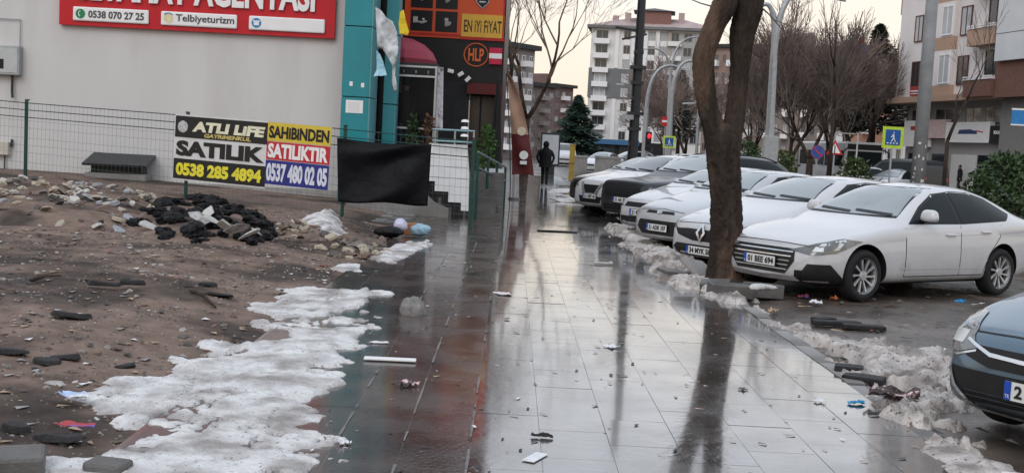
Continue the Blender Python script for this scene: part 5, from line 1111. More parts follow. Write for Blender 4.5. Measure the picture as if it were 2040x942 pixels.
# ================================================================== poles, lamps, signs
def pole_thing(name, label, cat, base, parts, group=None):
    e = empty(name, base, 0, label, cat, group)
    for nm, mb, mt in parts: mb.build(nm, mt, e, smooth=False)
    return e
def lamp_head(p, d, L_=.75):
    q = MB(); d = Vector(d).normalized(); e = d.to_track_quat('X', 'Z').to_matrix(); q.box(Vector(p) + d * L_ / 2, (L_, .24, .1), mat=e, taper=.8); return q
m_lens = M('lamp_lens', (.72, .72, .70), rough=.3)
# dark tall pole with cross arm
b0 = Vector((4.36, 42, -.05)); q = MB(); q.tube([(0, 0, 0), (0, 0, 9.6)], [.20, .13], 12); c1 = MB(); zc = at(1272, 58, 42).z; c1.box((-.35, 0, zc), (1.1, .09, .09), mat=Matrix.Rotation(R_(6), 3, 'Y')); c1.box((-.2, -.1, zc - .25), (.9, .07, .07), mat=Matrix.Rotation(R_(-14), 3, 'Y'))
c2 = MB(); z2 = at(1265, 232, 42).z; c2.box((-.28, -.1, z2), (.42, .3, .17)); c3 = MB()
for k in range(7): c3.box((.0, -.05 * (k % 3), 1.9 + k * .55), (.34 + .12 * ((k * 7) % 3), .3, .12))
pole_thing('utility_pole', 'thick dark utility pole with a short cross arm rising behind the parked cars', 'pole', b0, [('shaft', q, m_dkmetal), ('cross_arm', c1, m_dkmetal), ('camera_box', c2, m_galv), ('clamp', c3, m_dkmetal)])
# double arm lamp post behind the cars
def arc(p0, p1, bulge, n=12):
    p0, p1 = Vector(p0), Vector(p1); c = Vector((p0.x, p0.y, p1.z + bulge)); return [(p0 * (1 - t) ** 2 + c * 2 * t * (1 - t) + p1 * t ** 2) for t in np.linspace(0, 1, n)]
def lamppost(name, label, px, Y, pyfork, arms, r, py0=300, group=None, box=False):
    bx_, by = G0(px, Y)[:2]; base = Vector((bx_, Y, -.05)); e = empty(name, base, 0, label, 'street lamp', group); fk = at(px + (300 - pyfork) * .05, pyfork, Y) - base; fk.x *= 1.0
    q = MB(); q.tube([(0, 0, 0), (fk.x * .3, 0, fk.z * .5), (fk.x, 0, fk.z)], [r * 1.25, r, r * .85], 10); q.build('shaft', m_galv, e)
    for (ax, ay, bl) in arms:
        t = at(ax, ay, Y) - base; pts = arc(fk - Vector((0, 0, .1)), t, bl); q = MB(); q.tube(pts, [r * .8 * (1 - .5 * i / 11) for i in range(12)], 8); a = q.build('arm', m_galv, e)
        d = (pts[-1] - pts[-3]); d.z *= .4; lamp_head(pts[-1] - Vector((0, 0, .02)), d, .8).build('lamp_head', m_galv, a)
    if box: q = MB(); q.box((0, -.2, 2.0), (.55, .35, 1.0)); q.build('control_box', m_galv, e, bev=.02)
    return e
lamppost('street_lamp', 'tall grey lamp post with two long upswept arms beyond the white cars', 1532, 45, 112, ((1512, 16, .7), (1645, -8, 1.0)), .17, box=True)
gL = 'curved lamp posts along the road'
lamppost('street_lamp', 'grey lamp post with one arm curving right, its arm end lower of the pair', 1284, 72, 215, ((1352, 134, .5),), .17, group=gL)
lamppost('street_lamp', 'grey lamp post with an arm curving right beside the forked tree, taller of the pair', 1332, 66, 205, ((1386, 124, .4),), .17, group=gL)
lamppost('street_lamp', 'thin lamp post whose arm droops left in front of the tall pale flats', 1328, 82, 155, ((1288, 98, .4), (1392, 75, .2)), .12, group=gL)
lamppost('street_lamp', 'distant lamp post with a short left arm before the grey middle storeys', 1284, 95, 190, ((1246, 168, .2),), .1, group=gL)
lamppost('street_lamp', 'short pale lamp post just left of the forked tree', 1388, 74, 215, ((1384, 205, .1),), .10, group=gL)
# sticker-covered concrete pole on the right
sp_ = empty('lamp_pole', (11.25, 32, -.05), 0, 'thick grey pole with torn stickers near the black van', 'pole'); q = MB(); q.tube([(0, 0, 0), (0, 0, 8.5)], [.20, .15], 14); q.build('shaft', M('grey_pole_paint', (.22, .225, .23), rough=.55, var=.2, scale=3, bump=.2), sp_, smooth=True)
rs = random.Random(9)
for k in range(26):
    a = rs.uniform(-2.6, -.5); z = rs.uniform(.4, 2.3); r = .20 - .0059 * z + .004; q = MB(); w, h = rs.uniform(.2, .4), rs.uniform(.05, .1); q.add([(r * math.cos(a + t * w), r * math.sin(a + t * w), z + s * h) for t in (-.5, -.2, .2, .5) for s in (-.5, .5)], [(0, 2, 3, 1), (2, 4, 5, 3), (4, 6, 7, 5)]); q.build('sticker', M('torn_sticker_%d' % (k % 3), ((.5, .5, .5), (.35, .37, .38), (.6, .59, .57))[k % 3], rough=.6, var=.2), sp_, fix=False)
# crossing sign in a yellow-green frame
m_fluo = M('fluorescent_yellow', (.46, .60, .05), rough=.45); m_sblue = M('sign_blue', (.015, .09, .30), rough=.4)
def crossing(px, py, Y, s, label):
    c = at(px, py, Y); e = empty('crossing_sign', (c.x, Y, -.05), R_(4), label, 'road sign'); z = c.z + .05
    q = MB(); q.tube([(0, .06, 0), (0, .06, z + s * .4)], .045, 8); q.build('post', m_galv, e)
    q = MB(); q.bx(-s / 2, s / 2, 0, .03, z - s / 2, z + s / 2); q.build('frame_plate', m_fluo, e); k = s * .36
    q = MB(); q.bx(-k, k, -.012, -.002, z - k, z + k); bl = q.build('blue_square', m_sblue, e)
    q = MB(); q.ico((.02 * s, -.02, z + .22 * s), .055 * s, 1, 0, (1, .15, 1)); q.tube([(.0, -.018, z + .15 * s), (.03 * s, -.018, z - .02 * s)], .04 * s, 6); q.tube([(.03 * s, -.018, z - .02 * s), (.12 * s, -.018, z - .2 * s)], .026 * s, 5); q.tube([(.03 * s, -.018, z - .02 * s), (-.08 * s, -.018, z - .2 * s)], .026 * s, 5); q.tube([(0, -.018, z + .1 * s), (-.1 * s, -.018, z + .0 * s)], .02 * s, 5)
    for t in (-.25, -.1, .05, .2): q.box((t * s, -.018, z - .27 * s), (.08 * s, .004, .05 * s))
    q.build('walking_figure', m_sgwhite, bl)
crossing(1779, 274, 50, .92, 'blue crossing sign in a wide yellow-green frame by the black van'); crossing(1333, 283, 60, .62, 'small far crossing sign with yellow-green frame above the parked cars')
def round_sign(px, py, Y, r, label, kind):
    c = at(px, py, Y); e = empty('road_sign', (c.x, Y, -.05), 0, label, 'road sign'); z = c.z + .05
    q = MB(); q.tube([(0, .05, 0), (0, .05, z + r * .5)], .035, 8); q.build('post', m_galv, e)
    mr = M('sign_red', (.50, .025, .03), rough=.4)
    if kind == 'tri':
        q = MB(); q.prism([(-r, 0, z - r * .6), (r, 0, z - r * .6), (0, 0, z + r * 1.1)], (0, .02, 0)); q.build('red_triangle', mr, e); q = MB(); q.prism([(-r * .68, -.006, z - r * .42), (r * .68, -.006, z - r * .42), (0, -.006, z + r * .72)], (0, .004, 0)); q.build('white_centre', m_sgwhite, e)
        q = MB(); q.box((0, -.01, z), (.05, .006, .3 * r / .3)); q.build('symbol', m_trim, e)
    else:
        q = MB(); q.lathe([(.0001, 0), (r, 0), (r, .02), (.0001, .02)], 24, (0, 0, z), 'Y'); q.build('disc', mr if kind == 'entry' else M('purple_red_sign', (.17, .05, .22), rough=.4), e)
        q = MB()
        if kind == 'entry': q.box((0, -.008, z), (r * 1.4, .006, r * .4)); q.build('white_bar', m_sgwhite, e)
        else: q.lathe([(.0001, -.006), (r * .78, -.006)], 20, (0, 0, z), 'Y'); q.build('blue_centre', m_sblue, e); q = MB(); q.box((0, -.012, z), (r * 1.7, .005, r * .22), mat=Matrix.Rotation(R_(45), 3, 'Y')); q.build('red_stroke', mr, e)
round_sign(1629, 303, 62, .36, 'round no-parking sign in front of the pale yard wall', 'park'); round_sign(1663, 298, 58, .42, 'triangular warning sign beside the no-parking sign', 'tri')
round_sign(1326, 242, 78, .34, 'round no-entry sign between the curved lamp posts', 'entry')
# traffic light
c = at(1292, 272, 64); e = empty('traffic_light', (c.x, 64, -.05), 0, 'traffic light showing red above the parked cars', 'traffic light'); q = MB(); q.tube([(0, .1, 0), (0, .1, c.z + .5)], .06, 8); q.build('post', m_galv, e); q = MB(); q.bx(-.16, .16, -.1, .1, c.z - .75, c.z + .3); q.build('housing', m_trim, e)
q = MB(); q.ico((0, -.1, c.z + .07), .14, 2, 0, (1, .35, 1)); q.build('red_lens', M('lit_red_lens', (.9, .02, .03), rough=.3, var=0, emit=1.6), e, smooth=True)
for z in (-.25, -.55): q = MB(); q.ico((0, -.1, c.z + z), .1, 2, 0, (1, .3, 1)); q.build('dark_lens', m_black, e, smooth=True)
# advertising panel and yellow post
c = at(1096, 295, 64); e = empty('advertising_panel', (c.x, 64, -.02), R_(6), 'back of a pale advertising panel in a dark frame behind the walking person', 'advertising panel'); q = MB(); q.bx(-.55, .55, 0, .16, .55, 2.35); q.build('case', m_dkmetal, e); q = MB(); q.bx(-.46, .46, -.012, -.002, .65, 2.25); q.build('pale_sheet', M('pale_sheet', (.46, .48, .51), rough=.35, var=.06), e); q = MB(); q.bx(-.3, .3, .02, .14, 0, .55); q.build('foot', m_dkmetal, e)
c = at(1140, 310, 58); e = empty('yellow_post', (c.x, 58, -.02), 0, 'square mustard yellow post at the end of the pavement', 'post'); q = MB(); q.bx(-.13, .13, -.13, .13, 0, 1.72); q.build('shaft', M('mustard_paint', (.36, .25, .05), rough=.5, var=.15, scale=4), e, bev=.01); q = MB(); q.bx(-.15, .15, -.15, .15, 1.72, 1.78); q.build('cap', MATS['mustard_paint'], e); q = MB(); q.bx(-.16, .16, -.16, .16, .82, .87); q.build('collar', M('mustard_dark', (.22, .15, .04), rough=.5), e)

# ================================================================== buildings
m_win = M('distant_window_glass', (.03, .035, .042), rough=.08, var=.2, scale=1, spec=.7)
m_winp = M('window_with_blind', (.42, .43, .44), rough=.4, var=.12, scale=1)
def wall_frame(name, label, p0, p1, h, depth, mat, z0=0.):
    """building whose front runs from p0 to p1 (x,y); children in local x along the front, -y outwards"""
    d = Vector((p1[0] - p0[0], p1[1] - p0[1])); W_ = d.length; e = empty(name, (p0[0], p0[1], z0), math.atan2(d.y, d.x), label, 'building'); q = MB(); q.bx(0, W_, 0, depth, 0, h); q.build('wall', mat, e); return e, W_
WM = {}
def window(parent, x, z, w, h, frame, glass, y=0., name='window', sill=None):
    k = (round(w, 2), round(h, 2), frame.name, glass.name)
    if k not in WM:
        q = MB(); t = .07
        q.bx(-w / 2, w / 2, -.05, .02, h / 2 - t, h / 2); q.bx(-w / 2, w / 2, -.05, .02, -h / 2, -h / 2 + t); q.bx(-w / 2, -w / 2 + t, -.05, .02, -h / 2 + t, h / 2 - t); q.bx(w / 2 - t, w / 2, -.05, .02, -h / 2 + t, h / 2 - t); q.bx(-t / 2, t / 2, -.045, .02, -h / 2 + t, h / 2 - t)
        g = MB(); g.bx(-w / 2 + t, w / 2 - t, -.02, -.012, -h / 2 + t, h / 2 - t); WM[k] = (q.mesh('window', frame), g.mesh('pane', glass))
    o = put('window', WM[k][0], parent, (x, y, z)); put('pane', WM[k][1], o); return o
# --- tall pale flats in the middle distance
FY = 215.
m_flw = M('pale_flat_render', (.70, .685, .665), rough=.8, var=.08, scale=.3); m_flg = M('grey_flat_render', (.175, .178, .18), rough=.8, var=.1, scale=.3); m_flb = M('beige_flat_band', (.36, .33, .29), rough=.8, var=.1); m_roof = M('faded_red_roof', (.40, .31, .30), rough=.8, var=.2, scale=.5)
p0, p1 = at(1166, 288, FY), at(1404, 300, FY); gz = 0.
fe, FW = wall_frame('tall_flats', 'tall pale grey block of flats with white window strips and a reddish roof', (p0.x, FY), (p1.x, FY - 3), 23.6, 16, m_flw)
q = MB(); q.bx(-.15, FW * .56, -.25, .0, 10.9, 16.3); q.build('grey_band', m_flg, fe)
q = MB(); q.bx(FW * .56, FW + .1, -.12, .0, 3.2, 23.3); q.build('grey_side', M('mid_grey_render', (.36, .36, .36), rough=.8, var=.1, scale=.4), fe)
q = MB(); q.bx(-.8, FW + .8, -1.0, 17, 23.6, 24.1); q.build('eaves', m_flg, fe)
q = MB(); q.add([(-.6, -.8, 24.1), (FW + .6, -.8, 24.1), (FW + .6, 16.6, 24.1), (-.6, 16.6, 24.1), (FW * .32, 6, 26.3), (FW * .75, 6, 26.3)], [(0, 1, 5, 4), (1, 2, 5), (2, 3, 4, 5), (3, 0, 4)]); rf = q.build('roof', m_roof, fe)
q = MB(); q.bx(FW * .36, FW * .64, 1.5, 7, 24.8, 27.2); q.build('roof_dormer', M('dormer_red', (.22, .12, .10), rough=.8), rf); q = MB(); q.add([(FW * .33, 1, 27.2), (FW * .67, 1, 27.2), (FW * .67, 8, 27.2), (FW * .33, 8, 27.2), (FW * .5, 4, 28)], [(0, 1, 4), (1, 2, 4), (2, 3, 4), (3, 0, 4)]); q.build('dormer_roof', m_dkmetal, rf)
for x, hh in ((.26, 1.6), (.70, 1.9), (.16, 1.0)): q = MB(); q.bx(FW * x, FW * x + 1.1, 3, 4, 24.3, 25.3 + hh); q.build('chimney', m_roof, rf)
for fl in range(8):
    z = 3.9 + 2.62 * fl; grey = 2 < fl < 5
    for k, x in enumerate((2.3, 6.6, 8.9, 11.1, 13.2)):
        wn = window(fe, x if k else 2.0, z + .2, 2.2 if k == 0 else 1.25, 1.55, m_sgwhite if grey else m_flb, m_winp if (grey or (k * 3 + fl) % 4 == 0) else m_win, -.26 if grey else -.02)
    if not grey:
        for x in (6.6, 8.9, 11.1, 13.2):
            q = WM.setdefault('spandrel', MB().add([(-.62, -.14, -.5), (.62, -.14, -.5), (.62, -.14, .5), (-.62, -.14, .5), (-.62, 0, -.5), (.62, 0, -.5), (.62, 0, .5), (-.62, 0, .5)], [(0, 1, 2, 3), (0, 4, 5, 1), (2, 6, 7, 3), (1, 5, 6, 2), (0, 3, 7, 4)]).mesh('spandrel', m_sgwhite)); put('spandrel', q, fe, (x, 0, z - 1.1))
    q = WM.setdefault('balc', MB().add([], []).box((0, -.55, 0), (2.9, 1.1, .95)).mesh('balcony', m_sgwhite)); put('balcony', q, fe, (2.0, -.05 if not grey else -.3, z - 1.05))
    for k, x in enumerate((15.6, 18.0, 20.2, 21.8)):
        window(fe, x * FW / 22.9, z + .2, 1.5, 1.6, m_flb, m_win if (k + fl) % 3 else m_winp, -.14)
    q = WM.setdefault('balc2', MB().box((0, -.4, 0), (2.6, .8, .85)).mesh('balcony', m_flw)); put('balcony', q, fe, (15.6 * FW / 22.9, -.13, z - 1.05))
for x in (4.8, 7.75, 10.0, 12.15, 14.3):
    for a, c in ((2.6, 10.8), (16.4, 23.5)): q = MB(); q.bx(x - .35, x + .35, -.3, 0, a, c); q.build('pier', m_sgwhite if x < 13 else m_flb, fe)
q = MB(); q.bx(-1, 14.5, -2.2, .0, 0, 3.0); q.build('shop_front', m_trim, fe); q = MB(); q.bx(-.5, 10, -3.2, -2.2, 2.4, 3.3); q.build('blue_awning', M('blue_awning', (.06, .16, .30), rough=.6), fe)
for x in (1.5, 4.5, 7.5, 11.5): window(fe, x, 1.3, 2.2, 1.9, m_dkmetal, m_win, -2.25)
# --- brown flats on the left
m_br = M('brown_flat_render', (.20, .155, .14), rough=.85, var=.15, scale=.3); m_br2 = M('taupe_flat_render', (.27, .235, .22), rough=.85, var=.15, scale=.3)
def flats(name, label, px0, px1, Y0, Y1, pytop, mat, floors, ncol, wmat, seed):
    a, b_ = at(px0, 290, Y0), at(px1, 290, Y1); h = at(px0, pytop, Y0).z; e, W_ = wall_frame(name, label, (a.x, Y0), (b_.x, Y1), h, 14, mat); rr = random.Random(seed); fh = h / (floors + .6)
    for f in range(floors):
        for c in range(ncol):
            x = W_ * (c + .5) / ncol; z = fh * (f + 1.0)
            window(e, x, z, W_ / ncol * .5, fh * .48, wmat, m_winp if rr.random() < .3 else m_win, -.03)
            if (c + seed) % 2 == 0: q = MB(); q.bx(x - W_ / ncol * .36, x + W_ / ncol * .36, -1.0, 0, z - fh * .45, z - fh * .12); q.build('balcony', m_br2 if mat is m_br else m_sgwhite, e)
    q = MB(); q.bx(-.4, W_ + .4, -.6, 14.4, h, h + .5); q.build('roof', m_dkmetal, e); q = MB(); q.bx(W_ * .3, W_ * .55, 3, 6, h + .5, h + 2.2); q.build('stair_head', mat, e); return e
flats('brown_flats', 'brown block of flats behind the bare tree beside the restaurant', 1000, 1100, 150, 158, 165, m_br, 5, 6, m_br2, 2)
flats('brown_flats', 'higher taupe block of flats at the left end of the street view', 996, 1056, 120, 124, 92, m_br2, 6, 4, m_sgwhite, 4)
flats('brown_flats', 'lower reddish-brown flats left of the conifer', 1098, 1136, 190, 194, 172, M('reddish_brown_render', (.17, .11, .105), rough=.85, var=.15, scale=.3), 5, 3, m_br2, 5)
flats('brown_flats', 'dull brick flats behind the curved lamps and bare trees', 1395, 1500, 175, 170, 95, M('dull_brick_render', (.30, .215, .18), rough=.85, var=.2, scale=.3), 6, 7, m_br2, 7)
flats('long_flats', 'long grey-roofed building hidden behind the reddish trees', 1480, 1700, 130, 126, 98, M('mauve_grey_render', (.27, .225, .205), rough=.85, var=.2, scale=.2), 5, 12, m_br2, 8)
flats('pink_house', 'peach-coloured house showing through the dark trees', 1690, 1780, 112, 110, 205, M('peach_render', (.46, .24, .17), rough=.8, var=.12, scale=.4), 2, 4, m_sgwhite, 9)
flats('low_house', 'low house with pale balconies between the pine and the corner flats', 1766, 1800, 104, 102, 118, m_flw, 4, 2, m_flb, 11)
# pale yard wall and gantry
a, b_ = at(1556, 318, 84), at(1690, 318, 82); yw, W_ = wall_frame('yard_wall', 'long pale cream yard wall behind the far parked cars', (a.x, 84), (b_.x, 82), 2.1, .25, M('cream_wall', (.42, .38, .31), rough=.8, var=.1, scale=.6)); yw['category'] = 'wall'
for k in range(6): q = MB(); q.bx(W_ * k / 5.5, W_ * k / 5.5 + .3, -.06, .3, 0, 2.25); q.build('pier', m_flb, yw)
a = at(1665, 265, 70); e = empty('barrier_gantry', (a.x, 70, 0), 0, 'white steel height gantry beside the parked bus', 'gantry'); q = MB(); q.tube([(0, 0, a.z), (1.35, 0, a.z), (1.35, 0, 0)], .05, 6); q.tube([(0, 0, a.z), (0, 0, 0)], .05, 6); q.build('frame', m_white, e)
# --- corner flats on the right
m_cw = M('pinkish_white_render', (.72, .67, .655), rough=.8, var=.07, scale=.5); m_tan = M('tan_panel_render', (.42, .28, .205), rough=.8, var=.08, scale=.6); m_wf = M('brown_window_frame', (.12, .045, .035), rough=.5); m_cgrey = M('corner_grey_render', (.30, .29, .285), rough=.7, var=.1, scale=.5)
zo = at(1993, 193, 66).z
def solveY(px, py, z):
    d = ray(px, py); t = (z - CAMH) / d.z; return CAMLOC + d * t
cR, cL = at(1993, 193, 66), solveY(1783, 204, zo)
cb = empty('corner_flats', (cL.x, cL.y, 0), math.atan2(cR.y - cL.y, cR.x - cL.x), 'pinkish white corner flats with tan balconies above shop fronts', 'building')
CW = Vector((cR.x - cL.x, cR.y - cL.y)).length; fh = 2.95
q = MB(); q.bx(0, CW, 0, 14, zo, zo + 5 * fh); q.build('wall', m_cw, cb)
q = MB(); q.bx(-.2, CW + .3, -.5, 14, zo - .12, zo + .25); q.build('overhang', m_tan, cb)
q = MB(); q.bx(.4, CW, .8, 13, 0, zo - .12); q.build('shop_wall', m_cgrey, cb)
def cx_(px, py=150):   # local x on the facade for a picture column
    d = ray(px, py); o = cb.location; dirv = Vector((math.cos(cb.rotation_euler.z), math.sin(cb.rotation_euler.z))); n = Vector((-dirv.y, dirv.x)); t = ((o.x - CAMLOC.x) * n.x + (o.y - CAMLOC.y) * n.y) / (d.x * n.x + d.y * n.y); p = CAMLOC + d * t; return (p.x - o.x) * dirv.x + (p.y - o.y) * dirv.y
xs_ = dict(w1=cx_(1825), pole=cx_(1862), w2=cx_(1888), w3=cx_(1918), b=cx_(1968))
for f in range(5):
    z = zo + .25 + fh * f
    window(cb, xs_['w1'], z + 1.45, 1.0, 1.7, m_wf, m_win if f != 1 else m_winp, -.03); window(cb, xs_['w3'], z + 1.45, 1.15, 1.75, m_wf, m_winp if f % 2 else m_win, -.03); window(cb, xs_['w2'], z + 1.6, 1.25, 1.8, m_sgwhite, m_winp, -.28); window(cb, cx_(1858), z + 1.6, .8, 1.8, m_sgwhite, m_win, -.28)
    q = MB(); q.bx(cx_(1850), cx_(1902), -.26, 0, z - .2, z + .62); q.build('tan_panel', m_tan, cb); q = MB(); q.bx(cx_(1850), cx_(1902), -.26, 0, z + .62, z + fh - .2); q.build('bay', m_cw, cb)
    bxl, bxr = cx_(1945), CW + .2
    q = MB(); q.bx(bxl, bxr, -.8, 0, z - .25, z + .72); bo = q.build('balcony', m_tan if f else M('brown_balcony', (.17, .085, .065), rough=.7), cb); q = MB(); q.bx(bxl - .03, bxr + .05, -.86, -.78, z + .86, z + .92); q.bx(bxl - .03, bxr + .05, -.86, -.78, z + .72, z + .76)
    for k in range(8): q.bx(bxl + (bxr - bxl) * k / 7 - .02, bxl + (bxr - bxl) * k / 7 + .02, -.83, -.81, z + .76, z + .86)
    q.build('railing', m_sgwhite, bo); window(cb, (bxl + bxr) / 2 + .3, z + 1.75, 1.6, 1.4, m_dkmetal, m_win, -.04)
    q = MB(); q.bx(-1.3, .25, .6, 2.2, z - .2, z + .85); q.build('side_balcony', m_tan, cb); q = MB(); q.bx(-1.32, .25, .58, .64, z + .95, z + 1.0); q.build('side_railing', m_sgwhite, cb)
# flag like red shop sign on the first floor balcony
q = MB(); q.bx(xs_['w1'] - .4, xs_['w1'] + .7, -.12, -.05, zo + .35, zo + .95); rs_ = q.build('red_notice', M('brick_red_sign', (.36, .05, .05), rough=.5), cb)
q = MB(); q.bx(xs_['w1'] - .3, xs_['w1'] + .6, -.135, -.122, zo + .60, zo + .68); q.bx(xs_['w1'] - .3, xs_['w1'] + .6, -.135, -.122, zo + .45, zo + .5); q.build('white_line', m_sgwhite, rs_)
# grey facing wing nearest the edge
q = MB(); q.bx(CW + .5, CW + 9, -.9, 12, zo + 1.9, zo + 5 * fh); q.build('grey_wing', M('pale_grey_cladding', (.58, .59, .60), rough=.6, var=.08, scale=.7), cb)
q = MB(); q.bx(CW + .25, CW + 9, -.6, 12, zo - .1, zo + 1.9); q.build('brown_band', MATS['brown_balcony'], cb)
q = MB(); q.bx(CW - .1, CW + 9, .2, 12, 0, zo - .1); q.build('grey_base', M('taupe_pier', (.21, .20, .195), rough=.7, var=.1), cb)
for k in range(3): q = MB(); q.bx(CW + .5, CW + 9, -.912, -.9, zo + 3.4 + 2.6 * k, zo + 3.43 + 2.6 * k); q.build('cladding_joint', m_dkmetal, cb)
# mezzanine windows and shop fronts
zm = zo - 1.05
for px in (1820, 1868, 1922, 1962): window(cb, cx_(px), zm, 1.7 if px > 1900 else 2.4, 1.15, m_flb, m_win, .78)
q = MB(); q.bx(cx_(1800), cx_(1992), .35, .8, 0, .25); q.build('shop_step', m_conc, cb)
sgn = [(1797, 1845, 240, 292, m_sgwhite, 'white_fascia'), (1845, 1880, 238, 275, M('pink_fascia', (.62, .45, .44), rough=.5), 'pink_fascia'), (1880, 1967, 243, 284, m_sgwhite, 'white_shop_sign'), (1967, 2000, 250, 286, m_trim, 'black_shop_sign')]
for (a, c, t, bt, mt, nm) in sgn:
    za, zb_ = solveY(a, t, 0), None; Yd = cL.y + (cR.y - cL.y) * (cx_((a + c) / 2) / CW); z1_, z0_ = at((a + c) / 2, t, Yd).z, at((a + c) / 2, bt, Yd).z
    q = MB(); q.bx(cx_(a), cx_(c), .45, .75, z0_, z1_); o = q.build(nm, mt, cb); xm, zz_ = cx_((a + c) / 2), (z0_ + z1_) / 2
    if nm == 'white_shop_sign':
        q = MB(); q.prism([(xm - 1.1, .44, zz_ - .1), (xm - .9, .44, zz_ + .15), (xm + .3, .44, zz_ + .18), (xm + 1.0, .44, zz_ + .02), (xm + 1.0, .44, zz_ - .1)], (0, .006, 0)); q.build('blue_vehicle_print', M('blue_vehicle_print', (.03, .06, .16), rough=.5), o); q = MB(); q.tube([(xm + .8, .43, zz_ + .1), (xm + 1.6, .43, zz_ + .02)], .03, 5); q.build('red_print', MATS['sign_red'], o)
    if nm == 'black_shop_sign': text('lettering', 'KiGiLi', .3, m_sgwhite, o, (xm, .43, zz_ + .12), ext=.01, bold=.01, width=.75, height=.2)
    if nm == 'white_fascia':
        for dx_, dz_ in ((-.4, .35), (.4, -.1)): q = MB(); q.bx(xm + dx_ - .3, xm + dx_ + .3, .435, .449, zz_ + dz_ - .13, zz_ + dz_ + .13); q.build('red_patch', MATS['sign_red'], o)
for px, w, mt in ((1812, 1.3, m_win), (1832, 1.0, m_winp), (1862, 1.6, m_win), (1900, 1.5, M('white_shutter', (.58, .57, .56), rough=.5, var=.06)), (1925, 1.2, MATS['white_shutter']), (1955, 1.6, m_dglass), (1975, 1.0, m_win)):
    q = MB(); x = cx_(px); q.bx(x - w / 2, x + w / 2, .72, .79, .25, 2.4); q.build('shop_door', mt, cb)
c = at(2030, 233, 60); e = empty('blue_sign', (c.x, 60, c.z), R_(-10), 'blue sign plate at the right picture edge', 'sign'); q = MB(); q.bx(-.35, 1.2, 0, .08, -.42, .4); q.build('plate', M('bright_blue_sign', (.03, .20, .48), rough=.4), e); q = MB(); q.bx(-.38, 1.2, -.02, 0, .34, .43); q.bx(-.38, 1.2, -.02, 0, -.45, -.38); q.build('white_border', m_sgwhite, e); q = MB(); q.tube([(.5, .1, -.4), (.5, .1, -c.z)], .05, 8); q.build('post', m_galv, e)

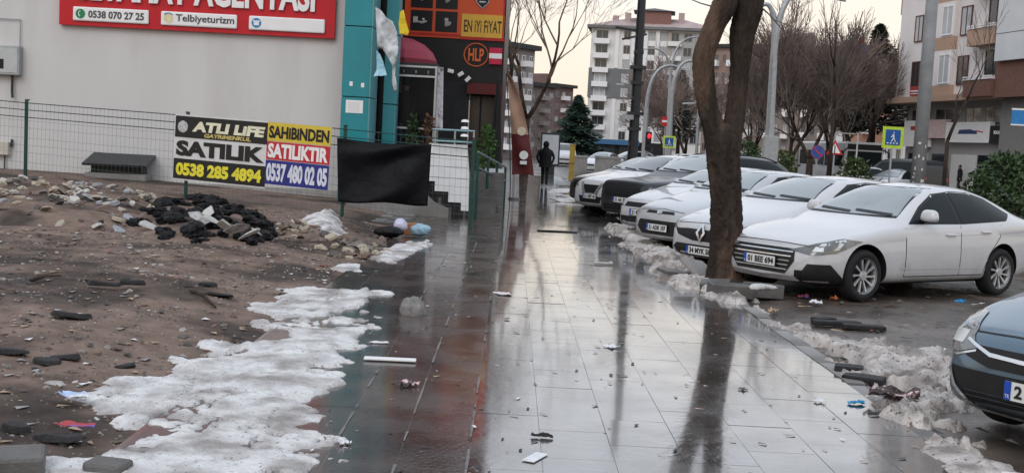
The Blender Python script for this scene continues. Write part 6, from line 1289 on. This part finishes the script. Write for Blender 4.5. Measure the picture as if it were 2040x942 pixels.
# ================================================================== people
def person(name, loc, rz, label, J, top, legs, shoe, hair, height=1.75, hood=False, coat=True, ck=1., skin=(.32, .2, .15)):
    """J: joint overrides; figure faces local +y, feet at z 0"""
    base = dict(pel=(0, 0, .93), sp=(0, .0, 1.12), ch=(0, .01, 1.34), nk=(0, .01, 1.49), hd=(0, .03, 1.60), hd2=(0, .035, 1.70),
        shL=(-.175, 0, 1.42), elL=(-.235, -.02, 1.14), wrL=(-.21, .08, .92), haL=(-.2, .11, .84), shR=(.175, 0, 1.42), elR=(.235, -.02, 1.14), wrR=(.21, .08, .92), haR=(.2, .11, .84),
        hiL=(-.095, 0, .88), knL=(-.10, .03, .49), anL=(-.10, .0, .09), toL=(-.11, .15, .04), hiR=(.095, 0, .88), knR=(.10, .03, .49), anR=(.10, .0, .09), toR=(.11, .15, .04))
    base.update(J); names = list(base); ix = {n: i for i, n in enumerate(names)}
    rad = dict(pel=(.155, .115), sp=(.15, .11), ch=(.165, .115), nk=(.058, .058), hd=(.075, .088), hd2=(.07, .085), shL=(.075, .07), shR=(.075, .07), elL=(.055, .052), elR=(.055, .052), wrL=(.042, .04), wrR=(.042, .04), haL=(.038, .028), haR=(.038, .028),
        hiL=(.095, .095), hiR=(.095, .095), knL=(.066, .066), knR=(.066, .066), anL=(.045, .05), anR=(.045, .05), toL=(.042, .03), toR=(.042, .03))
    ed = [('pel', 'sp'), ('sp', 'ch'), ('ch', 'nk'), ('nk', 'hd'), ('hd', 'hd2')]
    for s in 'LR': ed += [('ch', 'sh' + s), ('sh' + s, 'el' + s), ('el' + s, 'wr' + s), ('wr' + s, 'ha' + s), ('pel', 'hi' + s), ('hi' + s, 'kn' + s), ('kn' + s, 'an' + s), ('an' + s, 'to' + s)]
    me = bpy.data.meshes.new('tmp'); me.from_pydata([base[n] for n in names], [(ix[a], ix[b_]) for a, b_ in ed], []); o = bpy.data.objects.new('tmp', me); COL.objects.link(o)
    o.modifiers.new('skin', 'SKIN'); sv = me.skin_vertices[0].data if me.skin_vertices else None
    if sv is None:
        bm = bmesh.new(); bm.from_mesh(me); lay = bm.verts.layers.skin.verify(); bm.to_mesh(me); bm.free(); sv = me.skin_vertices[0].data
    for n in names: sv[ix[n]].radius = rad[n]; sv[ix[n]].use_root = (n == 'pel')
    s_ = o.modifiers.new('ss', 'SUBSURF'); s_.levels = s_.render_levels = 2
    bpy.context.view_layer.update(); dg = bpy.context.evaluated_depsgraph_get(); res = bpy.data.meshes.new_from_object(o.evaluated_get(dg)); bpy.data.objects.remove(o)
    res.materials.clear()
    for m in (M('skin_tone', skin, rough=.5, var=.05), top, legs, shoe): res.materials.append(m)
    hz = base['wrL'][2]
    for p in res.polygons:
        z = p.center.z; x = abs(p.center.x); p.use_smooth = True
        near = min((p.center - Vector(base['ha' + s])).length for s in 'LR'); 
        p.material_index = 3 if z < .1 else 2 if (z < .86 and near > .075) else 0 if (near < .07 or z > 1.53) else 1
    root = empty(name, loc, rz, label, 'person'); k = height / 1.78; root.scale = (k, k, k)
    b_ = put('body', res, root)
    if coat:
        q = MB(); prof = [(.76, .185, .15), (.95, .18, .145), (1.12, .172, .135), (1.3, .19, .14), (1.42, .17, .125), (1.5, .1, .09)]; N = 28; vs = []
        for (z, rx_, ry_) in prof:
            for k2 in range(N): a = 2 * PI * k2 / N; f = 1 + .035 * math.sin(3 * a + z * 9); vs.append((base['sp'][0] + ck * rx_ * f * math.cos(a), base['sp'][1] + ck * ry_ * f * math.sin(a), z))
        q.add(vs, [(j * N + k2, j * N + (k2 + 1) % N, (j + 1) * N + (k2 + 1) % N, (j + 1) * N + k2) for j in range(len(prof) - 1) for k2 in range(N)]); q.build('coat', top, root, smooth=True)
    h = Vector(base['hd']); q = MB()
    if hood: q.ico((h.x, h.y - .015, h.z + .055), .128, 3, .0, (.95, 1.05, 1.12)); q.ico((h.x, h.y - .07, h.z - .10), .12, 2, .0, (1.15, .75, .6)); q.build('hood', top, root, smooth=True)
    else: q.ico((h.x, h.y - .02, h.z + .085), .098, 3, .02, (.88, 1.02, .86)); q.build('hair', hair, root, smooth=True)
    f = MB(); f.ico((h.x, h.y + .105, h.z + .045), .018, 1, 0, (.8, 1, 1.4)); f.build('nose', MATS['skin_tone'], root, smooth=True)
    for s in (-1, 1): f = MB(); f.ico((h.x + s * .032, h.y + .088, h.z + .075), .011, 1, 0); f.build('eye', m_black, root, smooth=True)
    f = MB(); f.tube([(h.x - .025, h.y + .09, h.z - .005), (h.x, h.y + .097, h.z - .008), (h.x + .025, h.y + .09, h.z - .005)], .006, 5); f.build('mouth', M('lips', (.22, .09, .08), rough=.5), root)
    if not hood:
        for s in (-1, 1): f = MB(); f.ico((h.x + s * .08, h.y + .0, h.z + .05), .026, 1, 0, (.4, .8, 1.2)); f.build('ear', MATS['skin_tone'], root, smooth=True)
    return root
m_cloth = M('black_coat_cloth', (.010, .010, .012), rough=.75, var=.3, scale=14, bump=.3, bscale=30); m_jean = M('blue_jeans', (.06, .09, .15), rough=.8, var=.25, scale=20); m_trou = M('black_trousers', (.012, .012, .014), rough=.8); m_shoe = M('dark_shoes', (.02, .02, .02), rough=.5); m_shoel = M('pale_shoes', (.40, .38, .35), rough=.6); m_hair = M('dark_hair', (.012, .010, .009), rough=.6)
person('person', (1.33, 46, 0), R_(-4), 'person in a black hooded coat walking away along the wet pavement', dict(shL=(-.21, 0, 1.42), shR=(.21, 0, 1.42), elL=(-.335, -.05, 1.16), wrL=(-.27, .06, .95), haL=(-.2, .1, .90), elR=(.335, -.05, 1.16), wrR=(.27, .06, .95), haR=(.2, .1, .90), knL=(-.09, .16, .50), anL=(-.085, .12, .10), toL=(-.09, .27, .06), knR=(.09, -.02, .50), anR=(.085, -.24, .16), toR=(.09, -.15, .05)), m_cloth, m_trou, m_shoel, m_hair, 1.80, hood=True, ck=1.38)
pp = at(804, 300, 28.6); person('person', (pp.x, 28.6, kc.z - 2.15), R_(168), 'person in a dark jacket and jeans standing behind the kiosk glass', dict(), M('dark_jacket', (.009, .009, .012), rough=.7), m_jean, m_shoe, m_hair, 1.76)
pp = at(1912, 350, 70); person('person', (pp.x, 70, .05), R_(40), 'person in a black jacket walking past the white shop shutters', dict(elL=(-.27, -.1, 1.16), wrL=(-.28, -.16, .94), haL=(-.28, -.17, .86), knR=(.1, .15, .5), anR=(.1, .12, .1), toR=(.1, .26, .05), knL=(-.1, -.02, .5), anL=(-.1, -.2, .12), toL=(-.1, -.07, .05)), MATS['dark_jacket'], m_trou, m_shoe, m_hair, 1.74)

# ================================================================== far traffic
VAN = dict(L=5.0, wb=(.95, 4.0), R=.34, W=.96,
  top=[(0, .75), (.03, .92), (.15, 1.02), (.5, 1.14), (.85, 1.24), (1.0, 1.32), (1.5, 1.72), (1.85, 1.90), (2.3, 1.96), (3.5, 1.97), (4.8, 1.93), (4.92, 1.75), (4.97, 1.2), (5.0, .8)],
  sh=[(0, .62), (.12, .85), (.5, 1.0), (1.0, 1.08), (1.5, 1.12), (4.7, 1.15), (4.92, 1.05), (5.0, .7)], bot=[(0, .34), (.1, .27), (.6, .25), (4.5, .26), (4.9, .34), (5.0, .42)],
  hw=[(0, .6), (.03, .72), (.12, .82), (.3, .9), (.6, .95), (1.2, .96), (4.6, .96), (4.9, .93), (4.97, .88), (5.0, .8)], ew=[(0, .46), (.12, .66), (.5, .78), (1.0, .8), (1.85, .74), (2.6, .78), (4.8, .78), (4.95, .74), (5.0, .6)],
  wsc=(1.36, 1.84, .74, .70), dlo=[(1.35, 1.18), (1.7, 1.5), (1.95, 1.72), (2.6, 1.78), (4.0, 1.78), (4.5, 1.74), (4.62, 1.25), (4.0, 1.2), (2.6, 1.19)], bp=2.5)
f_far = dict(patches=[('grille', [(0, -.5, .55), (0, .5, .55), (0, .46, .66), (0, -.46, .66)], (1, 0, 0), .006, m_trim, False), ('headlamp', [(.05, -.50, .60), (.2, -.70, .58), (.5, -.82, .64), (.5, -.83, .74), (.2, -.70, .70)], DG, .006, m_lamp, True)])
f_lit = dict(patches=[('grille', [(0, -.5, .50), (0, .5, .50), (0, .46, .62), (0, -.46, .62)], (1, 0, 0), .006, m_trim, False), ('lit_headlamp', [(.05, -.50, .60), (.2, -.70, .58), (.5, -.82, .64), (.5, -.83, .74), (.2, -.70, .70)], DG, .006, M('lit_headlamp', (1, .75, .45), rough=.3, var=0, emit=1.4), True)])
gF = 'far traffic and parked vehicles'
def far(px, Y, dx=0): return (at(px, 300, Y).x + dx, Y, -.05)
make_car('white_van', VAN, P_white2, f_far, 'white van facing the camera between the advertising panel and the yellow post', far(1127, 96), R_(88), gF, detail=False, wind=m_wind_d)
make_car('white_car', SEDAN, P_white2, f_lit, 'far white car with a glowing orange headlamp beyond the yellow post', far(1172, 76, 0), R_(62), gF, detail=False)
make_car('white_car', HATCH, P_white, f_far, 'small far white car just above the one with the glowing headlamp', far(1172, 104), R_(60), gF, detail=False, wind=m_wind_d)
make_car('grey_car', SUV, P_grey, f_far, 'far grey car crossing behind the end of the parked row', far(1205, 92), R_(20), gF, detail=False)
make_car('white_car', SUV, P_white2, f_far, 'far white car seen beside the red traffic light', far(1300, 88), R_(15), gF, detail=False)
make_car('white_car', HATCH, P_white, f_far, 'white hatchback parked by the triangular sign, seen from behind', far(1643, 61), R_(-35), gF, detail=False)
make_car('white_car', SUV, P_white, f_far, 'white estate car parked in front of the bus', far(1693, 66), R_(-20), gF, detail=False)
make_car('white_car', SEDAN, P_white2, f_far, 'white car nosing out beside the olive bush', far(1730, 56), R_(38), gF, detail=False, wind=m_wind)
make_car('black_van', VAN, P_black, f_far, 'black van with red tail lamps parked behind the sticker-covered pole', far(1730, 61), R_(-66), gF, detail=False)
# bus
c = at(1722, 312, 74); e = empty('bus', (c.x, 74, -.05), R_(4), 'parked white bus with a wide dark windscreen beyond the white cars', 'bus')
q = MB(); q.bx(-1.25, 1.25, 0, 9.5, .35, 2.95); q.build('body', P_white2, e, bev=.12)
q = MB(); q.bx(-1.12, 1.12, -.02, .02, 1.05, 2.35); q.build('windscreen', m_glass, e); q = MB(); q.bx(-1.15, 1.15, -.03, .01, 2.45, 2.8); q.build('destination_panel', m_trim, e); q = MB(); q.bx(-1.2, 1.2, -.04, 0, .4, .65); q.build('bumper', m_trim, e)
for s in (-1, 1):
    for k in range(5): q = MB(); q.bx(s * 1.25 - .01, s * 1.25 + .01, .5 + 1.75 * k, 2.1 + 1.75 * k, 1.35, 2.35); q.build('side_window', m_glass, e)
    q = MB(); q.ico((s * .9, -.03, .85), .14, 1, 0, (1.3, .3, .8)); q.build('headlamp', m_lampw, e)
    q = MB(); q.tube([(s * 1.2, -.05, 2.5), (s * 1.5, -.25, 2.3), (s * 1.5, -.25, 1.9)], .05, 6); q.build('mirror', m_trim, e)
    for y in (1.9, 7.2):
        q = MB(); q.lathe([(.0001, -.14), (.3, -.14), (.46, -.12), (.48, 0), (.46, .12), (.3, .14), (.0001, .14)], 20, (s * 1.12, y, .48), 'X'); q.build('wheel', m_tyre, e)
# concrete flower tubs by the pavement end
for k, (px, Y, lb) in enumerate(((1158, 66, 'grey concrete tub just right of the yellow post'), (1212, 70, 'wide grey concrete tub behind the crossover bonnet'))):
    c = far(px, Y); q = MB(); w = .36 if k == 0 else .75; q.bx(-w, w, -.35, .35, 0, 1.15); q.bx(-w - .04, w + .04, -.39, .39, 1.05, 1.2); o = q.build('concrete_tub', m_conc, bev=.02); o.location = (c[0], Y, -.03); tag(o, lb, 'planter')
# kite caught in the tree
c = at(1714, 90, 76); e = empty('kite', c, 0, 'small red and blue kite caught in the tree top', 'kite'); q = MB(); q.prism([(-.3, 0, 0), (.35, 0, .1), (.1, 0, .5)], (0, .03, 0)); q.build('red_panel', MATS['sign_red'], e); q = MB(); q.prism([(-.1, 0, -.05), (.4, 0, .03), (.3, 0, -.55)], (0, .03, 0)); q.build('blue_panel', M('kite_blue', (.03, .1, .5), rough=.5), e)

# ================================================================== rubble and rubbish
rq = random.Random(77)
m_rub = [M('rubble_%d' % i, c, rough=.75, var=.25, scale=9, bump=.3) for i, c in enumerate(((.36, .31, .26), (.50, .48, .45), (.22, .19, .17), (.10, .09, .085), (.40, .34, .26), (.18, .13, .105), (.32, .33, .35)))]
def shard(seed):
    r = random.Random(seed); n = r.randint(4, 7); q = MB(); rad = [r.uniform(.6, 1.) for _ in range(n)]; h = r.uniform(.12, .5)
    pts = [(rad[k] * math.cos(2 * PI * k / n), rad[k] * math.sin(2 * PI * k / n) * r.uniform(.6, 1), 0) for k in range(n)]; q.prism(pts, (r.uniform(-.1, .1), r.uniform(-.1, .1), h))
    for i in range(n, 2 * n): v = q.v[i]; q.v[i] = (v[0] * .9, v[1] * .9, v[2] + r.uniform(-.08, .08))
    return q
def cloth_lump(seed, rough_=.45):
    r = random.Random(seed); q = MB(); q.ico((0, 0, 0), 1, 3, .0, (1, .8, .5), rnd=r); s = r.uniform(0, 50)
    q.v = [tuple(Vector(v) * (1.1 - 1.3 * rough_ * abs(float(fbm(np.array([v[0] * 1.7 + v[2] * 2]), np.array([v[1] * 1.7 + s + v[2]]), 1.9, 4, seed)[0])) + rough_ * .6 * float(fbm(np.array([v[0] + s]), np.array([v[1] - v[2] * 1.4]), 1.1, 2, seed + 5)[0]))) for v in q.v]; return q
shm = [shard(k).mesh('rubble_piece', m_rub[k % 7]) for k in range(21)]; clm = [cloth_lump(k, .75).mesh('rubble_piece', m_rub[k % 7], False) for k in range(10)]
def heap(name, label, cat, poly, n, meshes, s, hmax, seed, piece, flat=1., z=.2):
    r = random.Random(seed); W_ = gp(poly, z); xs = [p[0] for p in W_]; ys = [p[1] for p in W_]; cx0, cy0 = sum(xs) / len(xs), sum(ys) / len(ys); e = empty(name, (cx0, cy0, float(lotz(cx0, cy0))), 0, label, cat); k = 0; z0 = e.location.z
    q = MB(); N = 26
    while k < n:
        x, y = r.uniform(min(xs), max(xs)), r.uniform(min(ys), max(ys)); d = float(poly_sd(np.array([x]), np.array([y]), W_)[0])
        if d < 0: continue
        sc = r.uniform(*s); zz_ = float(lotz(x, y)) + hmax * min(1, d / .5) * r.random() ** .5
        put(piece, r.choice(meshes), e, (x - cx0, y - cy0, zz_ - z0 + sc * .1), (r.gauss(0, .35), r.gauss(0, .35), r.uniform(0, 6.3)), (sc, sc, sc * flat)); k += 1
    # earth core under the pieces
    X, Y = np.meshgrid(np.linspace(min(xs) - .3, max(xs) + .3, 48), np.linspace(min(ys) - .3, max(ys) + .3, 26)); d = poly_sd(X, Y, W_)
    Z = lotz(X, Y) - z0 + hmax * .75 * sstep(-.1, .6, d) - .06 * (d < -.05) + .03 * fbm(X, Y, 4, 3, seed)
    vs = np.stack([X.ravel() - cx0, Y.ravel() - cy0, Z.ravel()], 1).tolist(); q.add(vs, [(j * 48 + i, j * 48 + i + 1, (j + 1) * 48 + i + 1, (j + 1) * 48 + i) for j in range(25) for i in range(47)]); q.build('earth_core', m_dirt, e, smooth=True, fix=False); return e
h1 = heap('rubble_heap', 'pale heap of rubble, rags and boards along the fence foot', 'rubble', [(-80, 395), (60, 372), (250, 390), (340, 395), (330, 418), (230, 445), (100, 440), (-80, 430)], 280, shm + shm + clm, (.04, .14), .20, 1, 'rubble_piece', z=.3)
bagm = [cloth_lump(40 + k, .8).mesh('black_bag', M('black_bag_film', (.006, .006, .007), rough=.42, spec=.2, var=.2, scale=8, bump=.8, bscale=16), False) for k in range(6)]
scr = [shard(60 + k).mesh('white_scrap', m_rub[1] if k else m_snow, False) for k in range(3)]
h2 = heap('rubbish_heap', 'black heap of burst rubbish bags below the sale banners', 'rubbish heap', [(245, 440), (290, 410), (380, 402), (480, 410), (560, 450), (520, 468), (420, 468), (330, 460)], 150, bagm, (.07, .18), .18, 2, 'black_bag', z=.25)
for k, (px, py) in enumerate(((400, 432), (425, 440), (445, 450), (470, 455), (495, 468), (415, 425), (360, 430), (300, 452), (510, 466))):
    w = gnd(px, py, .42 if k < 6 else .22); put('white_scrap', scr[k % 3], h2, (w.x - h2.location.x, w.y - h2.location.y, w.z - h2.location.z), (.5, .3, k), (.24, .17, .10))
heap('earth_heap', 'low heap of dark earth and brown rubble by the far snow patch', 'rubble', [(545, 455), (600, 445), (680, 468), (770, 470), (785, 488), (720, 505), (640, 490), (560, 470)], 110, shm[2:6] + shm[9:13] + clm[2:6], (.04, .13), .12, 3, 'rubble_piece', z=.12)
def thing_at(name, label, cat, px, py, z, mb, mat, rz=0., smooth=False, bev=0., rot=None):
    c = gnd(px, py, z); o = mb.build(name, mat, smooth=smooth, bev=bev); o.location = c; o.rotation_euler = rot or (0, 0, rz); return tag(o, label, cat)
def bagmesh(seed, sc): q = cloth_lump(seed); q.v = [(v[0] * sc[0], v[1] * sc[1], v[2] * sc[2]) for v in q.v]; return q
thing_at('plastic_bag', 'pale blue plastic bag lying by the last fence panel', 'bag', 838, 458, .12, bagmesh(81, (.17, .15, .22)), M('sky_blue_bag', (.26, .40, .50), rough=.35, var=.2, bump=.4, bscale=20), smooth=True)
thing_at('plastic_bag', 'black bag slumped left of the orange box', 'bag', 778, 462, .1, bagmesh(82, (.26, .16, .18)), MATS['black_bag_film'], smooth=True)
thing_at('plastic_bag', 'little white and lilac bag leaning on the orange box', 'bag', 798, 449, .2, bagmesh(83, (.13, .12, .22)), M('lilac_white_bag', (.52, .52, .66), rough=.4, var=.2), smooth=True)
q = MB(); q.box((0, 0, .1), (.26, .2, .2)); thing_at('cardboard_box', 'crushed orange-brown box among the plastic bags', 'box', 818, 468, .02, q, M('orange_brown_box', (.34, .15, .06), rough=.7, var=.25), .4, bev=.015)
q = bagmesh(84, (.14, .10, .27)); thing_at('plastic_bag', 'crumpled clear grey bag standing on the wet pavement by the snow', 'bag', 824, 618, .04, q, M('clear_grey_bag', (.30, .29, .28), rough=.25, var=.4, scale=14, bump=1., bscale=26, alpha=.62), smooth=True)

# slabs of broken asphalt and blocks in the lot
slabs_ = [(140, 633, .42, .24, .05, .1, 'black wedge of broken asphalt on the middle of the bare earth'), (205, 570, .42, .14, .05, .3, 'long flat black asphalt piece far out on the earth'), (262, 569, .32, .12, .06, -.2, 'narrow black asphalt piece right of the longer one'), (415, 571, .28, .16, .05, .1, 'small black asphalt slab on the dark wet soil'),
    (130, 716, .34, .2, .04, -.3, 'thin dark slab lying above the blue scrap'), (95, 727, .25, .2, .05, .2, 'dark slab with a pale edge at left in the rubble'), (25, 707, .3, .2, .05, .0, 'dark slab at the left picture edge'), (110, 880, .42, .2, .05, -.35, 'large dark slab beside the near snow'), (440, 590, .4, .25, .03, .5, 'flat grey slab sunk in the wet soil'), (35, 862, .2, .18, .06, .7, 'dark grey stone lump near the bottom left corner'), (250, 735, .2, .12, .04, .7, 'small black chip near the snow edge')]
for k, (px, py, w, d, h, a, lb) in enumerate(slabs_):
    w, d, h = w * .8, d * .72, h * .75
    c = gnd(px, py, .08); z = float(lotz(c.x, c.y)); c = gnd(px, py, z); q = MB(); r = random.Random(k + 300); n = 7
    pts = [(w * .55 * math.cos(2 * PI * i / n + .2) * r.uniform(.75, 1.1), d * .6 * math.sin(2 * PI * i / n + .2) * r.uniform(.75, 1.1), 0) for i in range(n)]; q.prism(pts, (0, 0, h)); q.v = [(v[0] * (1 - .12 * (i >= 7)), v[1] * (1 - .12 * (i >= 7)), v[2] + r.uniform(-.012, .012)) for i, v in enumerate(q.v)]; o = q.build('asphalt_slab', M('broken_asphalt', (.022, .021, .022), rough=.6, var=.4, scale=20, bump=.6, bscale=50), bev=.008); o.location = (c.x, c.y, z + .005); o.rotation_euler = (r.uniform(-.16, .02), r.uniform(-.12, .12), a); tag(o, lb, 'slab', 'broken asphalt slabs on the lot')
q = MB(); q.box((0, 0, .03), (.34, .26, .14)); thing_at('concrete_block', 'grey concrete block cut off in the bottom left corner', 'block', 12, 940, .0, q, m_concd, .35, bev=.02)
q = MB(); q.box((0, 0, .02), (.2, .14, .08)); thing_at('concrete_block', 'small concrete block on the snow edge beside the corner block', 'block', 215, 940, .0, q, m_concd, -.2, bev=.02)
# sticks
for k, (a, b_, lb) in enumerate((((60, 575), (120, 566), 'short dark stick lying on the far earth'), ((380, 578), (430, 600), 'bent twig beside the grey sunken slab'))):
    p, q_ = gnd(*a, .1), gnd(*b_, .1); p.z = float(lotz(p.x, p.y)) + .02; q_.z = float(lotz(q_.x, q_.y)) + .02; m_ = p.lerp(q_, .5) + Vector((0, 0, .03)); q = MB(); q.tube([p, m_, q_], [.018, .02, .01], 6); tag(q.build('stick', m_bark), lb, 'stick')
# loose pavement litter
m_pap = M('wet_white_paper', (.66, .66, .68), rough=.4, var=.12, scale=14)
def paper(px, py, w, d, rz, label, mat=None, name='paper_scrap', h=.012, crump=.0, z=.006, cat='litter'):
    q = MB(); r = random.Random(int(px * 7 + py)); n = 9; sd2 = int(px + py) % 40
    U, V = np.meshgrid(np.linspace(-.5, .5, n + 1), np.linspace(-.5, .5, n + 1)); e1, e2 = fbm(U, V, 2.2, 3, sd2), fbm(U, V, 2.2, 3, sd2 + 3)
    Zz = np.abs(fbm(U, V, 3.1, 3, sd2 + 7)) * min(crump, 2.2) * h * 1.6 + .002; Xx = U * w * (1 + .35 * e1 * (crump > .5)); Yy = V * d * (1 + .35 * e2 * (crump > .5))
    q.v = [tuple(v) for v in np.stack([Xx.ravel(), Yy.ravel(), Zz.ravel()], 1)]
    q.f = [(j * (n + 1) + i, j * (n + 1) + i + 1, (j + 1) * (n + 1) + i + 1, (j + 1) * (n + 1) + i) for j in range(n) for i in range(n)]; q.m = [0] * len(q.f)
    c = gnd(px, py, z); o = q.build(name, mat or m_pap, fix=False); o.location = (c.x, c.y, z); o.rotation_euler = (0, 0, rz); o.modifiers.new('s', 'SOLIDIFY').thickness = .004; return tag(o, label, cat)
q = MB(); q.box((0, 0, .012), (.385, .072, .018)); thing_at('plastic_strip', 'long white plastic strip lying flat on the dark paving', 'litter', 777, 718, .004, q, m_sgwhite, R_(1.5), bev=.006)
paper(1066, 910, .07, .19, R_(-25), 'small white card on the near pavement', h=.004, crump=.3)
paper(1217, 690, .11, .12, R_(30), 'folded white paper on the middle of the wet pavement', crump=1.5); paper(1001, 585, .16, .2, R_(15), 'white and pink paper near the brown paving strip', M('pink_white_paper', (.62, .56, .55), rough=.5, var=.2, scale=20), crump=1.2)
paper(813, 767, .12, .10, R_(40), 'torn dark wrapper with a pink edge on the brown paving', M('dark_wrapper', (.06, .045, .045), rough=.3, var=.5, scale=30, col2=(.5, .35, .35), mscale=22, mix=(.55, .6)), crump=2.2)
paper(1705, 803, .11, .05, R_(8), 'bright blue wrapper near the right pavement edge', M('bright_blue_wrapper', (.02, .25, .50), rough=.3), crump=2.0); paper(145, 788, .17, .1, R_(-20), 'blue and white paper at the left snow edge', M('blue_white_paper', (.42, .52, .72), rough=.5, var=.3, scale=16), crump=2., z=.05)
paper(150, 847, .2, .05, R_(-6), 'red and blue striped wrapper low on the left', M('red_wrapper', (.42, .06, .07), rough=.35, var=.3, col2=(.1, .12, .4), mscale=12), crump=1.5, z=.05); paper(158, 790, .1, .06, .3, 'small pale scrap next to the blue paper', crump=1.5, z=.06)
paper(755, 682, .14, .05, .1, 'thin white scrap left of the plastic strip', crump=.8); paper(685, 882, .06, .06, .6, 'small crumpled white tissue on the dark wet paving', crump=3.); paper(1080, 869, .11, .02, -.1, 'dark twig-like shred on the near pavement', M('dark_shred', (.03, .028, .026), rough=.6), crump=2.)
paper(1632, 799, .07, .05, .3, 'pale tissue left of the blue wrapper', crump=2.); paper(1480, 775, .05, .05, .5, 'grey wet leaf on the right of the pavement', M('wet_leaf', (.12, .11, .1), rough=.4), crump=1.); paper(1010, 635, .05, .03, .5, 'tiny leaf beside the pink and white paper', MATS['wet_leaf'], crump=1.)
q = MB(); q.tube([(-.12, 0, .02), (.1, 0, .02)], .018, 8); q.tube([(.1, 0, .02), (.14, .01, .025)], [.03, .03], 8); thing_at('plastic_bottle', 'small pale bottle lying across the middle pavement', 'bottle', 1200, 527, .003, q, M('pale_bottle', (.42, .41, .39), rough=.3, var=.3, scale=20), .1)
p, q_ = gnd(1070, 459, .012), gnd(1150, 463, .012); q = MB(); q.tube([p, p.lerp(q_, .5) + Vector((0, .08, 0)), q_], .016, 6); tag(q.build('hose', m_black), 'black hose piece lying across the far pavement', 'hose')
for (px, py, w, d, rz, lb, mt) in ((1115, 384, .75, 1.3, R_(-12), 'white board with orange print lying beside the crossover', M('white_board_print', (.66, .64, .63), rough=.4, col2=(.45, .25, .15), mscale=1.7, mix=(.62, .68))), (1128, 402, .7, .8, R_(25), 'crumpled white board in front of the crossover bumper', m_snow), (1125, 372, .55, .5, R_(8), 'dark board behind the white boards', m_concd)):
    c = gnd(px, py, 0); q = MB(); q.box((0, 0, .06), (w, d, .035), mat=Matrix.Rotation(R_(5), 3, 'X')); o = q.build('board', mt, bev=.01); o.location = (c.x, c.y, .0); o.rotation_euler = (0, R_(-5), rz); tag(o, lb, 'board')
# planter stones round the forked tree
for k, (px, py, dm, rot, mt, lb) in enumerate(((1398, 548, (.44, .5, .06), (.5, .12, .7), m_conc, 'pale grey slab leaning against the left foot of the forked tree'), (1455, 580, (.52, .24, .16), (.03, .03, .12), m_concd, 'dark stone block lying before the forked tree'), (1520, 580, (.44, .24, .17), (-.02, .05, .3), m_concd, 'dark stone block capped with snow right of the forked tree'), (1425, 570, (.36, .2, .12), (.2, -.1, -.3), m_concd, 'small tilted stone at the tree root'), (1340, 543, (.34, .3, .05), (.08, .1, .4), m_concd, 'flat dark stone in the kerb snow left of the tree'))):
    q = MB(); q.box((0, 0, 0), dm); o = thing_at('planter_stone', lb, 'stone', px, py, .05, q, mt, bev=.015, rot=rot); o.location.z = .1 if k == 0 else .06
c = gnd(1520, 574, .14); q = bagmesh(90, (.2, .11, .07)); o = q.build('snow_clump', m_snow, smooth=True); o.location = (c.x, c.y, .15); tag(o, 'little white snow clump on top of the dark stone block', 'snow')
# broken black bits on the parking ground
for k, (px, py, w, d, h, rz, lb) in enumerate(((1665, 652, .5, .12, .05, .1, 'black plank piece on the muddy parking ground'), (1720, 660, .42, .14, .05, -.1, 'second black plank piece nearer the road'), (1640, 645, .25, .12, .05, .4, 'dark chip left of the black planks'), (1690, 752, .22, .16, .08, -.3, 'black broken stone in the kerb snow'), (1720, 768, .3, .18, .06, -.5, 'dark edging stone below the broken one'), (1460, 610, .2, .1, .05, .3, 'dark stone in the kerb snow below the tree'))):
    q = MB(); q.box((0, 0, h / 2), (w, d, h)); o = thing_at('stone_piece', lb, 'stone', px, py, PARKZ, q, MATS['broken_asphalt'], rz, bev=.01); o.location.z += .02
paper(1780, 788, .34, .16, R_(-20), 'dark crumpled bag in the dirty snow bank', MATS['dark_wrapper'], crump=2.2, h=.03, z=.06)
for k, (px, py, mt, lb) in enumerate(((1600, 592, MATS['red_wrapper'], 'red wrapper in front of the white saloon'), (1662, 596, M('orange_wrapper', (.55, .16, .06), rough=.5), 'orange wrapper by the front wheel of the white saloon'), (1912, 602, MATS['bright_blue_wrapper'], 'blue wrapper between the wheels of the white saloon'), (1625, 604, m_pap, 'pale scrap between the red and orange wrappers'), (1540, 622, M('tan_scrap', (.42, .30, .2), rough=.7), 'tan scrap at the kerb below the saloon bumper'))):
    paper(px, py, .13, .08, k, lb, mt, crump=2.4, h=.02, z=PARKZ + .03)
# tiny fragments nobody could count
fr = MB(); r = random.Random(13)
for k in range(2600):
    t = r.random()
    if t < .22: y = 5 + 24 * r.random() ** 1.6; x = r.uniform(-1.9, 2.55); z = .003
    elif t < .72: y = 5 + 15 * r.random(); x = r.uniform(-2 - y * .4, -1.9); z = float(lotz(x, y)) + .006
    else: y = 5 + 18 * r.random(); x = r.uniform(2.6, 3.2 + y * .3); z = PARKZ + .03
    s = r.uniform(.006, .024) * (1.6 if t > .22 else .8) * (.8 + .03 * y); a = r.uniform(0, 6.28); c, sn = math.cos(a), math.sin(a); l = r.uniform(.7, 1.5) if .22 < t < .72 else r.uniform(.8, 2.4)
    fr.add([(x + s * (px * l * c - py * sn), y + s * (px * l * sn + py * c), z + s * pz) for px, py, pz in ((-1, -.5, .05), (.9, -.6, .25), (1, .5, .1), (-.8, .6, .3))], [(0, 1, 2, 3)], r.choice((0, 1, 1, 2, 2, 2, 2, 3)) if t < .22 else r.choice((0, 1, 1, 1, 2, 2, 2, 2, 3, 3, 3, 5, 5, 5, 5, 5, 4) if t < .72 else (0, 1, 1, 2, 2, 2, 3, 3, 5, 5, 4)))
tag(fr.build('litter_fragments', [m_pap, M('grey_scraps', (.28, .27, .26), rough=.5), M('dark_scraps', (.03, .028, .026), rough=.5), M('tan_scraps', (.36, .25, .17), rough=.6), M('red_scraps', (.30, .09, .06), rough=.5), M('earth_crumbs', (.13, .095, .075), rough=.8)], fix=False), 'tiny scraps, leaves and crumbs scattered over the ground', 'litter', kind='stuff')
